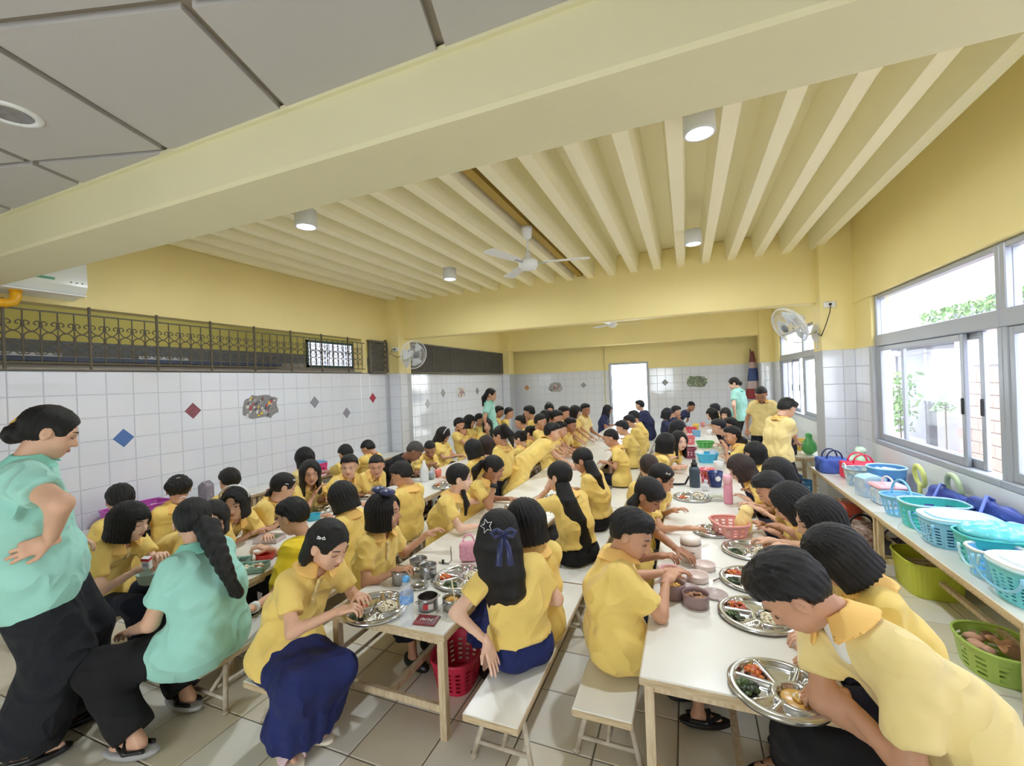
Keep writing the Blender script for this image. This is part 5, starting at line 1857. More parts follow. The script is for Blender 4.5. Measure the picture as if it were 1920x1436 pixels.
person('boy in yellow polo bending towards a bag on the side table', (_H[0] - 0.12, _H[1] - 0.02, 0.71), _H, 35, hyaw=35, hpitch=35, bs=0.86, hs=0.98, hair='short', lod='mid', skin=1, top='pale', bottom='trousers', bmat='dnavy', facef=False,
       feet=[(_H[0] - 0.08, _H[1] - 0.12, 0.08), (_H[0] - 0.2, _H[1] + 0.06, 0.08)], hr=(_H[0] + 0.18, _H[1] + 0.35, 0.66), hl=(_H[0] + 0.0, _H[1] + 0.5, 0.66))
# ------------------------------------------------------------------ lamps, fans, grilles, wall decoration
M_WPL = mat('white_plastic', (236, 238, 240), rough=0.35)
M_LED = mat('led_diffuser', (236, 242, 255), rough=0.4, emit=14.0)
M_LAMPB = mat('white_lamp_housing', (226, 230, 238), rough=0.4)


def can_lamp(label, x, y, zb=2.95):
    t = thing('ceiling_lamp', label, 'lamp', (x, y, zb), 0, 'surface-mounted can lamps')
    b = MB()
    b.lathe([(0.083, Z_RIB - zb), (0.085, 0.01), (0.083, 0.0), (0.070, 0.0), (0.068, 0.012)], (0, 0, 0), M_LAMPB, seg=24)
    b.build('housing', None, t)
    b = MB()
    b.lathe([(0.0001, 0.008), (0.067, 0.008)], (0, 0, 0), M_LED, seg=24, cap=False)
    b.build('diffuser', None, t)
    l = bpy.data.lights.new('can_light', 'AREA')
    l.shape = 'DISK'
    l.size = 0.13
    l.energy = LAMP_WATTS
    l.color = (0.86, 0.93, 1.0)
    o = link('light', l, t, (0, 0, -0.002))
    return t


can_lamp('lit can lamp near the big beam on the left side', -2.87, 2.70)
can_lamp('lit can lamp by the ceiling fan, on the left', -2.76, 4.86)
can_lamp('lit can lamp hanging against the near beam on the window side', 0.118, 2.66)
can_lamp('lit can lamp farther down the window side of the ribbed ceiling', 0.117, 4.85)
can_lamp('lit can lamp in the far bay, left side', -2.8, 8.4)
can_lamp('lit can lamp in the far bay, window side', 0.1, 8.4)
t = thing('downlight', 'unlit round recessed downlight in the grey panel ceiling', 'lamp', (-2.27, 0.80, ZC))
b = MB()
b.lathe([(0.062, 0.004), (0.064, -0.006), (0.085, -0.006), (0.088, 0.0)], (0, 0, 0), M_WPL, seg=24, cap=False)
b.build('rim', None, t)
b = MB()
b.lathe([(0.0001, -0.0015), (0.063, -0.002)], (0, 0, 0), mat('frosted_lamp_glass', (150, 150, 152), rough=0.15, var=0.4, vscale=30, metal=0.6), seg=24, cap=False)
b.build('reflector', None, t)

# ceiling fan
t = thing('ceiling_fan', 'white three-bladed ceiling fan hanging from the ribbed ceiling', 'fan', (-1.398, 4.02, 2.76))
b = MB()
b.lathe([(0.0001, -0.06), (0.07, -0.055), (0.095, -0.02), (0.095, 0.02), (0.06, 0.05), (0.03, 0.06), (0.03, 0.10), (0.012, 0.11)], (0, 0, 0), M_WPL, seg=24)
b.build('motor', None, t)
b = MB()
b.bar((0, 0, 0.1), (0, 0, 0.30), 0.011, M_WPL)
b.build('rod', None, t)
b = MB()
b.lathe([(0.012, 0.24), (0.040, 0.26), (0.050, 0.33), (0.050, 0.364)], (0, 0, 0), M_WPL, seg=20)
b.build('canopy', None, t)
for k in range(3):
    b = MB()
    b.box((0.08, -0.012, -0.004), (0.2, 0.012, 0.004), M_ALU)
    b.prism([(0.16, -0.045), (0.58, -0.062), (0.6, 0.0), (0.58, 0.062), (0.16, 0.045)], 0.004, 0.010, M_WPL)
    o = b.build('blade', None, t)
    o.rotation_euler = (math.radians(7), 0, math.radians(12 + 120 * k))
t = thing('ceiling_fan', 'white ceiling fan half hidden behind the far beam', 'fan', (-1.42, 9.4, 2.76))
b = MB()
b.lathe([(0.0001, -0.06), (0.07, -0.055), (0.095, -0.02), (0.095, 0.02), (0.06, 0.05), (0.03, 0.06)], (0, 0, 0), M_WPL, seg=20)
b.bar((0, 0, 0.05), (0, 0, 0.6), 0.011, M_WPL)
b.build('motor', None, t)
for k in range(3):
    b = MB()
    b.prism([(0.08, -0.04), (0.58, -0.062), (0.6, 0.0), (0.58, 0.062), (0.08, 0.04)], 0.0, 0.008, M_WPL)
    o = b.build('blade', None, t)
    o.rotation_euler = (math.radians(7), 0, math.radians(20 + 120 * k))


def wall_fan(label, hub, axis, base, r):
    hub, axis, base = Vector(hub), Vector(axis).normalized(), Vector(base)
    t = thing('wall_fan', label, 'fan', base)
    side = axis.cross(Vector((0, 0, 1))).normalized()
    upv = side.cross(axis).normalized()
    M = Matrix([[side[i], upv[i], axis[i], (hub - base)[i]] for i in range(3)] + [[0, 0, 0, 1]])

    def part(name, b):
        b.xf(M)
        return b.build(name, None, t)
    b = MB()
    for rr, zz in ((r, 0.0), (r * 0.99, 0.018), (r * 0.72, 0.062), (r * 0.4, 0.078), (r * 0.72, -0.05), (r * 0.4, -0.062)):
        b.tube([(rr * math.cos(q), rr * math.sin(q), zz) for q in np.linspace(0, 2 * math.pi, 32, endpoint=False)], 0.005 if rr > r * .9 else 0.003, M_WPL, seg=5, closed=True)
    for k in range(44):
        q = 2 * math.pi * k / 44
        for s_, zz in ((1, 0.08), (-1, -0.065)):
            b.tube([(0.05 * math.cos(q), 0.05 * math.sin(q), zz), (r * 0.6 * math.cos(q + .06), r * 0.6 * math.sin(q + .06), zz * 0.9), (r * math.cos(q + .1), r * math.sin(q + .1), 0.01 * s_)], 0.0016, M_WPL, seg=3)
    part('cage', b)
    b = MB()
    b.lathe([(0.0001, 0.088), (0.045, 0.084), (0.05, 0.076), (0.0001, 0.074)], (0, 0, 0), mat('grey_fan_badge', (120, 124, 130), rough=0.4), seg=16)
    part('badge', b)
    for k in range(3):
        b = MB()
        pts = []
        for u in np.linspace(0, 1, 6):
            a_ = 2 * math.pi * k / 3
            rr = 0.04 + u * (r * 0.86 - 0.04)
            w_ = 0.35 + 0.45 * math.sin(u * 2.4)
            pts.append([(rr * math.cos(a_ - w_ * .6), rr * math.sin(a_ - w_ * .6), 0.022), (rr * math.cos(a_ + w_ * .6), rr * math.sin(a_ + w_ * .6), -0.018)])
        vs = [p for q in pts for p in q] + [(p[0], p[1], p[2] - 0.003) for q in pts for p in q]
        n = len(pts) * 2
        fs = []
        for i in range(len(pts) - 1):
            fs += [(2 * i, 2 * i + 1, 2 * i + 3, 2 * i + 2), (n + 2 * i, n + 2 * i + 2, n + 2 * i + 3, n + 2 * i + 1)]
        fs += [(0, n, n + 1, 1), (n - 2, n - 1, 2 * n - 1, 2 * n - 2)]
        b.add(vs, fs, mat('pale_fan_blade', (214, 222, 226), rough=0.3), True)
        part('blade', b)
    b = MB()
    b.lathe([(0.0001, -0.19), (0.05, -0.18), (0.062, -0.14), (0.062, -0.08), (0.05, -0.066), (0.0001, -0.06)], (0, 0, 0), M_WPL, seg=18)
    part('motor', b)
    b = MB()
    e = hub - base - axis * 0.15
    b.tube([(0, 0, 0.02), Vector((e.x * 0.5, e.y * 0.4, -0.02)), e - Vector((0, 0, 0.05))], 0.018, M_WPL, seg=8)
    b.build('arm', None, t)
    b = MB()
    b.lathe([(0.0001, 0.02), (0.06, 0.016), (0.075, 0.0), (0.075, -0.02)], (0, 0, 0), M_WPL, seg=16, sy=1.6)
    d_ = Vector((e.x, e.y, 0)).normalized()
    b.xf(Matrix([[d_.cross(Vector((0, 0, 1)))[i], (0, 0, 1)[i], d_[i], 0] for i in range(3)] + [[0, 0, 0, 1]]))
    b.build('base', None, t)
    b = MB()
    b.tube([(0.0, 0, -0.05), (-0.01, -0.02, -0.14), (-0.005, -0.01, -0.2)], 0.006, M_WPL, seg=5)
    b.build('pull_cord', None, t)
    return t


wall_fan('white wall fan on the window-side pillar, tilted towards the tables', (1.165, 6.02, 2.15), (-0.62, -0.35, -0.42), (1.500, 6.30, 2.06), 0.235)
wall_fan('white wall fan on the left pillar, turned towards the windows', (-4.16, 6.02, 2.125), (0.80, -0.38, -0.22), (-4.545, 6.34, 2.06), 0.235)


def socket(label, c, n, cord):
    t = thing('wall_socket', label, 'socket', c)
    b = MB()
    if abs(n[1]) > 0.5:
        b.box((-0.06, -0.03, -0.035), (0.06, 0.0, 0.035), M_WPL, bev=0.006)
    else:
        b.box((0.0 if n[0] > 0 else -0.03, -0.06, -0.035), (0.03 if n[0] > 0 else 0, 0.06, 0.035), M_WPL, bev=0.006)
    b.build('box', None, t)
    b = MB()
    b.bar((0, -0.03, 0), (0, -0.055, 0), 0.013, M_SHOE, seg=8)
    b.build('plug', None, t)
    b = MB()
    b.tube([Vector(p) - Vector(c) for p in cord], 0.005, M_SHOE, seg=5)
    b.build('cord', None, t)


c_ = ony(1555, 571, 6.14)
socket('white socket box with black cord on the window-side pillar', (c_[0], 6.148, c_[2]), (0, -1), [(c_[0], 6.09, c_[2]), ony(1556, 585, 6.10), ony(1548, 610, 6.10), ony(1540, 630, 6.12), (1.50, 6.28, 2.05)])
c_ = ony(742, 655, 6.14)
socket('white socket box with drooping cord on the left pillar', (c_[0], 6.148, c_[2]), (0, -1), [(c_[0] - 0.03, 6.09, c_[2]), ony(731, 663, 6.1), ony(745, 670, 6.1), ony(762, 666, 6.05), (-4.48, 6.30, 2.08)])

# air conditioner and the yellow drain elbow
t = thing('air_conditioner', 'white split air conditioner on the upper left wall behind the beam', 'air conditioner', (-4.795, 1.55, 2.43))
b = MB()
b.prism([(0, 0), (0.19, 0.03), (0.23, 0.09), (0.22, 0.30), (0.0, 0.32)], -0.02, 0.47, mat('glossy_white_ac_shell', (226, 232, 230), rough=0.12, coat=0.4), axis='y', smooth=False)
b.build('shell', None, t)
b = MB()
b.box((0.10, -0.02, 0.015), (0.212, 0.47, 0.024), M_WPL)
b.build('louvre', None, t)
b = MB()
b.box((0.224, 0.14, 0.115), (0.229, 0.27, 0.135), mat('green_label', (70, 150, 110), rough=0.4))
b.build('label', None, t)
b = MB()
for k in range(3):
    b.box((0.224, 0.36 + k * 0.035, 0.105), (0.229, 0.372 + k * 0.035, 0.12), M_SHOE)
b.build('indicator', None, t)
t = thing('drain_elbow', 'yellow plastic pipe elbow below the air conditioner', 'pipe', onx(30, 570, -4.68) - np.array([0, 0.06, -0.02]))
b = MB()
b.tube([(0, 0.06, 0.10), (0, 0.06, 0.03), (0, 0.045, -0.005), (0, 0.01, -0.02), (0, -0.3, -0.02)], 0.034, mat('orange_yellow_pvc', (232, 174, 30), rough=0.35), seg=14)
b.build('elbow', None, t)
b = MB()
b.bar((0, 0.06, 0.08), (0, 0.06, 0.11), 0.041, MATS['orange_yellow_pvc'], seg=14)
b.build('collar', None, t)

# wrought-iron grille in the left opening
t = thing('iron_grille', 'brown wrought-iron grille with rings and scrolls over the tiled left wall', 'grille', (-4.72, 0.0, 0.0))
b = MB()
b.bar((0, 0.0, 0), (0, 0.0, 0.412), 0.0055, M_IRON, seg=6, smooth=False)
bar_me = b.mesh('bar')
b = MB()
b.tube([(0, 0.0455 * math.cos(q), 0.0455 * math.sin(q)) for q in np.linspace(0, 2 * math.pi, 18, endpoint=False)], 0.0048, M_IRON, seg=4, closed=True)
ring_me = b.mesh('ring')
b = MB()
pts = []
for q in np.linspace(0, 1.65 * math.pi, 9):
    rr = 0.019 - 0.006 * q / (1.65 * math.pi)
    pts.append((0, -0.027 + rr * math.cos(math.pi * 1.05 + 0.0 - q + math.pi * .1) * -1 * -1, 0.052 + rr * math.sin(math.pi * 1.05 - q)))
left = pts[::-1]
u = [(0, -0.048 + 0.096 * k, 0.03 - 0.045 * math.sin(math.pi * k)) for k in np.linspace(0.08, 0.92, 7)]
right = [(0, -p[1], p[2]) for p in pts]
b.tube(left + u + right, 0.0046, M_IRON, seg=4)
scroll_me = b.mesh('scroll')
for k in range(-7, 39):
    y = 1.582 + 0.1016 * k
    if y > 5.5:
        break
    post = (k - 5) % 5 == 0
    if post:
        b = MB()
        b.bar((0, 0, 1.851), (0, 0, 2.384), 0.008, M_IRON, square=True)
        b.build('post', None, t, (0, y, 0))
    else:
        link('bar', bar_me, t, (0, y, 1.90))
    if y + 0.1 < 5.5:
        link('ring', ring_me, t, (0, y + 0.0508, 2.098))
        link('scroll', scroll_me, t, (0, y + 0.0508, 2.160))
        link('scroll', scroll_me, t, (0, y + 0.0508, 2.036), (math.pi, 0, 0))
for z in (1.903, 2.313):
    b = MB()
    b.bar((0, 0.85, z), (0, 5.5, z), 0.006, M_IRON, square=True)
    b.build('rail', None, t)
M_MESHW = mat('dark_grey_lattice', (104, 101, 95), rough=0.6)


def lattice(label, y0, y1, z0, z1, step):
    t = thing('lattice_grille', label, 'grille', (-4.74, y0, z0))
    b = MB()
    h, L = z1 - z0, y1 - y0
    n = int((L + h) / step)
    for k in range(n + 1):
        for s_ in (1, -1):
            a, e = k * step - h, k * step
            y_a, y_e = max(a, 0), min(e, L)
            if y_e <= y_a:
                continue
            za, ze = (y_a - a), (y_e - a)
            if s_ < 0:
                za, ze = h - za, h - ze
            b.bar((0, y_a, za), (0, y_e, ze), 0.006, M_MESHW, square=True)
    o = b.build('lattice', None, t, kind='stuff')
    b = MB()
    for a_, e_ in (((0, 0, 0), (0, L, 0)), ((0, 0, h), (0, L, h)), ((0, 0, 0), (0, 0, h)), ((0, L, 0), (0, L, h))):
        b.bar(a_, e_, 0.014, M_MESHW, square=True)
    b.build('frame', None, t)
    m_ = int(L / 0.7)
    for k in range(1, m_):
        b = MB()
        b.bar((0.01, k * L / m_, 0), (0.01, k * L / m_, h), 0.009, M_MESHW, square=True)
        b.build('post', None, t)
    b = MB()
    b.box((-0.05, 0, 0), (-0.045, L, h), mat('smoky_screen', (128, 124, 118), rough=0.6, alpha=0.75))
    b.build('screen', None, t)


lattice('dense grey lattice grille in the far left opening behind the wall fan', 6.80, 11.09, 1.86, 2.41, 0.07)
lattice('small dark lattice pane beside the left pillar', 5.66, 6.075, 1.86, 2.37, 0.09)

# diamonds and murals on the tiles
DIA = [((45, 792), (226, 186, 84), 'yellow diamond tile behind the standing mint woman'), ((232, 821), (86, 124, 186), 'plain blue diamond tile on the left wall'),
       ((362, 770), (150, 92, 104), 'mottled maroon-grey diamond tile on the left wall'), ((590, 754), (148, 152, 162), 'grey diamond tile right of the large mural'),
       ((650, 774), (152, 150, 162), 'lower grey diamond tile left of the pillar'), ((699, 746), (176, 58, 76), 'red diamond tile nearest the left pillar'),
       ((831, 737), (160, 164, 168), 'pale grey diamond tile between pillar and small mural'), ((802, 757), (186, 190, 196), 'faint grey diamond tile in the window reflection'),
       ((895, 733), (140, 146, 152), 'small grey diamond tile right of the small mural')]


def diamond(c, rot, m, hw, hh, label):
    b = MB()
    b.add([(-hw, 0, 0), (0, -hh, 0), (hw, 0, 0), (0, hh, 0), (-hw * .93, 0, 0.004), (0, -hh * .93, 0.004), (hw * .93, 0, 0.004), (0, hh * .93, 0.004)],
          [(4, 5, 6, 7), (0, 1, 5, 4), (1, 2, 6, 5), (2, 3, 7, 6), (3, 0, 4, 7)], m)
    o = b.build('wall_diamond')
    o.matrix_world = Matrix.Translation(c) @ Matrix.Rotation(rot, 4, 'Z') @ Matrix.Rotation(math.pi / 2, 4, 'X')
    return tag(o, label, 'wall decoration')


for k, (pp, rgb, lb) in enumerate(DIA):
    c_ = onx(pp[0], pp[1], XL + 0.006)
    diamond(c_, math.pi / 2, mat('diamond_tile_%d' % k, rgb, rough=0.2, var=0.3 if k == 2 else 0.08, vscale=40), 0.082 if k < 6 else 0.095, 0.085 if k < 6 else 0.1, lb)
for k, (pp, rgb, lb) in enumerate((((988, 727), (206, 150, 112), 'small orange diamond tile on the far wall'), ((1094, 722), (150, 156, 166), 'small grey diamond tile left of the doorway'),
                                   ((1247, 717), (150, 152, 156), 'small grey diamond tile right of the doorway'))):
    c_ = ony(pp[0], pp[1], Y_FAR - 0.007)
    diamond(c_, 0, mat('diamond_far_%d' % k, rgb, rough=0.3), 0.085, 0.085, lb)


def mural(c, rot, w, h, cols, label, seed):
    """ragged printed picture stuck on the tiles: a grey scene with small figures"""
    rg = np.random.default_rng(seed)
    n = 26
    out = []
    for k in range(n):
        q = 2 * math.pi * k / n
        rr = 0.84 + 0.22 * rg.random()
        out.append((w * rr * math.copysign(abs(math.cos(q)) ** 0.7, math.cos(q)), h * rr * math.copysign(abs(math.sin(q)) ** 0.75, math.sin(q))))
    t = thing('wall_mural', label, 'wall decoration', c)
    t.rotation_euler = (math.pi / 2, 0, rot)
    b = MB()
    b.prism(out, 0, 0.003, cols[0])
    b.build('backing', None, t)
    b = MB()
    for k in range(46):
        x_, y_ = (rg.random(2) * 2 - 1) * np.array([w * 0.78, h * 0.72])
        a_, e_ = w * (0.03 + 0.07 * rg.random()), h * (0.05 + 0.13 * rg.random())
        m_ = cols[1 + int(rg.integers(len(cols) - 1))]
        b.prism([(x_ - a_, y_ - e_), (x_ + a_ * .6, y_ - e_ * .8), (x_ + a_, y_ + e_ * .6), (x_, y_ + e_), (x_ - a_ * .8, y_ + e_ * .3)], 0.003, 0.0038 + 0.0001 * k, m_)
    b.build('picture', None, t, kind='stuff')


G1 = mat('mural_grey', (150, 150, 152), rough=0.3, var=0.3, vscale=25)
mc = [G1, mat('mural_dark', (92, 92, 96), rough=0.3), mat('mural_light', (214, 212, 208), rough=0.3), mat('mural_silver', (178, 180, 184), rough=0.3), mat('mural_yellow', (232, 190, 60), rough=0.3), mat('mural_red', (180, 84, 88), rough=0.3)]
mural(onx(490, 762, XL + 0.006), math.pi / 2, 0.245, 0.150, [G1, mc[1], mc[2], mc[3], mc[2], mc[1], mc[4], mc[5]], 'large grey printed mural with small yellow figures on the left wall', 3)
mural(onx(865, 735, XL + 0.006), math.pi / 2, 0.20, 0.14, [mc[2], mc[1], mc[5], mc[3]], 'small mural with red figures on the far left wall', 5)
mural(ony(1041, 726, Y_FAR - 0.007), 0, 0.20, 0.14, [mc[3], mc[1], mc[2], mc[5]], 'small dark mural on the far wall left of the doorway', 9)
MG = mat('mural_green', (126, 142, 112), rough=0.3, var=0.3, vscale=25)
mural(ony(1306, 715, Y_FAR - 0.007), 0, 0.25, 0.145, [MG, mat('mural_olive', (100, 116, 88), rough=0.3), mat('mural_pale_green', (186, 196, 176), rough=0.3), mc[1]], 'greenish printed mural on the far wall right of the doorway', 12)

# furled flag in the far corner
t = thing('flag', 'furled tricolour flag hanging from a pole in the far right corner', 'flag', (1.47, 11.55, 1.0))
b = MB()
b.bar((-0.07, 0, 0.0), (-0.05, 0, 1.17), 0.012, mat('dark_flag_pole', (70, 58, 50), rough=0.5))
b.build('pole', None, t)
bands = [((150, 60, 66), 0.0), ((196, 176, 178), 0.24), ((66, 82, 130), 0.42), ((190, 166, 164), 0.72), ((120, 70, 66), 0.86), ((110, 66, 60), 1.12)]
for k in range(5):
    z0, z1 = bands[k][1], bands[k + 1][1]
    b = MB()
    vs, fs = [], []
    ns = 22
    for zi in range(4):
        z = z0 + (z1 - z0) * zi / 3
        wd = 0.145 * (1 - z / 1.2) ** 0.75 + 0.012
        for s_ in range(ns):
            q = 2 * math.pi * s_ / ns
            rr = 1 + 0.16 * math.sin(5 * q + z * 3)
            vs.append((wd * rr * math.cos(q) - 0.02, wd * 0.55 * rr * math.sin(q) - 0.03, z))
    for zi in range(3):
        for s_ in range(ns):
            s2 = (s_ + 1) % ns
            fs.append((zi * ns + s_, zi * ns + s2, (zi + 1) * ns + s2, (zi + 1) * ns + s_))
    b.add(vs, fs, mat('flag_band_%d' % k, bands[k][0], rough=0.8), True)
    b.build('cloth_band', None, t)
# ------------------------------------------------------------------ things on and under the tables
M_STEEL = mat('polished_steel', (206, 208, 210), rough=0.18, metal=0.95)
M_STEEL2 = mat('brushed_steel', (176, 176, 178), rough=0.3, metal=0.9)
M_RICE = mat('white_rice', (238, 228, 200), rough=0.7)
M_STEWS = [mat('red_orange_stew', (206, 86, 44), rough=0.3), mat('orange_stew', (226, 134, 58), rough=0.3), mat('pinkish_ham', (206, 112, 96), rough=0.35)]
M_GREENS = [mat('dark_cooked_greens', (52, 66, 44), rough=0.4), mat('bright_cooked_greens', (82, 104, 58), rough=0.4)]
M_CURRY = mat('yellow_curry', (222, 172, 84), rough=0.25)


def tray_h(x, y, R):
    """height of the pressed steel tray at (x, y): rim and dividers stand above the compartments"""
    r = math.hypot(x, y)
    s = R / 0.165

    def seg(ax, ay, bx, by):
        dx, dy = bx - ax, by - ay
        t = max(0, min(1, ((x - ax) * dx + (y - ay) * dy) / (dx * dx + dy * dy)))
        return math.hypot(x - ax - t * dx, y - ay - t * dy)
    d = R * 0.90 - r
    rc = 0.070 * s
    d = min(d, abs(math.hypot(x - 0.060 * s, y) - rc))
    for a in (152, 205):
        q = math.radians(a)
        d = min(d, seg(-0.005 * s, 0, R * math.cos(q), R * math.sin(q)))
    for a in (72, 96, -72, -98):
        q = math.radians(a)
        d = min(d, seg(0.045 * s * (1 if abs(a) < 80 else 0.4), 0.06 * s * (1 if a > 0 else -1), R * math.cos(q), R * math.sin(q)))
    u = max(0.0, min(1.0, (d - 0.006 * s) / (0.012 * s)))
    u = u * u * (3 - 2 * u)
    h = 0.020 - 0.017 * u
    if r > R * 0.94:
        h = 0.020 - 0.006 * (r - R * 0.94) / (R * 0.06)
    return h


_tray = {}


def tray_mesh(R, n):
    if (R, n) not in _tray:
        b = MB()
        vs, fs = [(0, 0, tray_h(0, 0, R))], []
        na = n * 2
        for i in range(1, n + 1):
            r = R * i / n
            for k in range(na):
                q = 2 * math.pi * k / na
                x, y = r * math.cos(q), r * math.sin(q)
                vs.append((x, y, tray_h(x, y, R)))
        for k in range(na):
            fs.append((0, 1 + k, 1 + (k + 1) % na))
        for i in range(n - 1):
            for k in range(na):
                k2 = (k + 1) % na
                fs.append((1 + i * na + k, 1 + (i + 1) * na + k, 1 + (i + 1) * na + k2, 1 + i * na + k2))
        o = len(vs)
        for k in range(na):
            q = 2 * math.pi * k / na
            vs.append((R * 0.97 * math.cos(q), R * 0.97 * math.sin(q), 0.0))
        for k in range(na):
            k2 = (k + 1) % na
            fs.append((1 + (n - 1) * na + k, o + k, o + k2, 1 + (n - 1) * na + k2))
        fs.append(tuple(range(o + na - 1, o - 1, -1)))
        b.add(vs, fs, M_STEEL, True)
        _tray[R, n] = b.mesh('tray')
    return _tray[R, n]


def chunks(name, parent, c, rx, ry, mats_, n, size, flat=0.6, hump=0.02, kind='stuff', rnd=None):
    rg = rnd or RNG
    b = MB()
    for _ in range(n):
        q, rr = rg.random() * 2 * math.pi, math.sqrt(rg.random())
        x, y = rx * rr * math.cos(q), ry * rr * math.sin(q)
        z = hump * (1 - rr * rr) * (0.6 + 0.4 * rg.random())
        s = size * (0.6 + 0.8 * rg.random())
        a = rg.random() * 3
        prof = [(0.0001, -s * flat), (s * 0.8, -s * flat * 0.5), (s, 0), (s * 0.7, s * flat * 0.6), (0.0001, s * flat)]
        st = len(b.v)
        b.lathe(prof, (0, 0, 0), mats_[int(rg.integers(len(mats_)))], seg=6, sy=0.55 + 0.4 * rg.random())
        b.xf(Matrix.Translation((c[0] + x, c[1] + y, c[2] + z)) @ Matrix.Rotation(a, 4, 'Z') @ Matrix.Rotation(rg.random() * 0.6, 4, 'X'), st)
    return b.build(name, None, parent, kind=kind)


def tray(label, px, py, rot, foods=('stew', 'greens', 'rice'), R=0.165, n=40, z=ZT, tilt=None, pos=None, group='steel compartment trays'):
    p = onz(px, py, z) if pos is None else np.array(pos)
    t = thing('food_tray', label, 'tray', (p[0], p[1], z + 0.001 if pos is None else pos[2]), math.radians(rot), group)
    if tilt:
        t.rotation_euler = (tilt[0], tilt[1], math.radians(rot))
    link('dish', tray_mesh(R, n), t)
    s = R / 0.165
    k = 1.0 if n > 30 else 0.45
    if 'stew' in foods:
        chunks('stew', t, (-0.093 * s, 0.006 * s, 0.009), 0.038 * s, 0.030 * s, M_STEWS, int(34 * k), 0.011 * s / (k ** .3))
    if 'greens' in foods:
        chunks('greens', t, (-0.06 * s, -0.085 * s, 0.008), 0.036 * s, 0.030 * s, M_GREENS, int(46 * k), 0.012 * s / (k ** .3), flat=0.35, hump=0.022)
    if 'rice' in foods:
        chunks('rice', t, (0.06 * s, 0.0, 0.008), 0.046 * s, 0.046 * s, [M_RICE], int(110 * k), 0.0085 * s / (k ** .4), hump=0.03)
    if 'curry' in foods:
        b = MB()
        b.lathe([(0.0001, 0.010), (0.048 * s, 0.010), (0.055 * s, 0.006)], (0.06 * s, 0, 0), M_CURRY, seg=20)
        b.build('curry', None, t)
        chunks('rice', t, (0.07 * s, 0.01, 0.010), 0.028 * s, 0.03 * s, [M_RICE, M_CURRY], int(40 * k), 0.010 * s, hump=0.014)
    return t


def spoon(label, p, rz, tilt=0.0, L=0.17, m=None, group='spoons'):
    t = thing('spoon', label, 'spoon', p, rz, group)
    t.rotation_euler = (0, tilt, rz)
    m = m or M_STEEL
    b = MB()
    b.tube([(0, 0, 0.004), (L * 0.4, 0, 0.007), (L * 0.72, 0, 0.004)], 0.003, m, seg=6, radii=[0.0045, 0.0032, 0.0024])
    b.build('handle', None, t)
    b = MB()
    b.lathe([(0.0001, -0.004), (0.016, -0.001), (0.0195, 0.003), (0.015, 0.001), (0.0001, -0.002)], (L * 0.84, 0, 0.002), m, seg=14, sx=1.35)
    b.build('bowl', None, t)
    return t


def pot(label, px, py, r=0.047, h=0.062, m=None, z=ZT, handles=True, food=None, group='small steel food pots', inner=None, name='steel_pot', cat='pot', lip=True):
    p = onz(px, py, z)
    t = thing(name, label, cat, (p[0], p[1], z + 0.001), RNG.random() * 3, group)
    m = m or M_STEEL2
    b = MB()
    b.lathe([(r * 0.9, 0), (r * 0.98, 0.006), (r, h * 0.8), (r * 1.05 if lip else r, h), (r * 0.98, h), (r * 0.95, h * 0.8), (r * 0.92, 0.010), (0.0001, 0.008)], (0, 0, 0), m, seg=28)
    o = b.build('pot_body', None, t)
    if inner is not None:
        b = MB()
        b.lathe([(r * 0.955, h * 0.99), (r * 0.94, h * 0.7), (r * 0.9, 0.012), (0.0001, 0.011)], (0, 0, 0.0005), inner, seg=28, cap=False)
        b.build('lining', None, t)
    if handles:
        for s in (1, -1):
            b = MB()
            b.tube([(s * r, -0.012, h * 0.72), (s * (r + 0.014), -0.010, h * 0.74), (s * (r + 0.014), 0.010, h * 0.74), (s * r, 0.012, h * 0.72)], 0.0028, m, seg=6)
            b.build('handle', None, t)
    if food is not None:
        chunks('food', t, (0, 0, h * 0.62), r * 0.72, r * 0.72, food, 40, r * 0.2, hump=0.012)
    return t


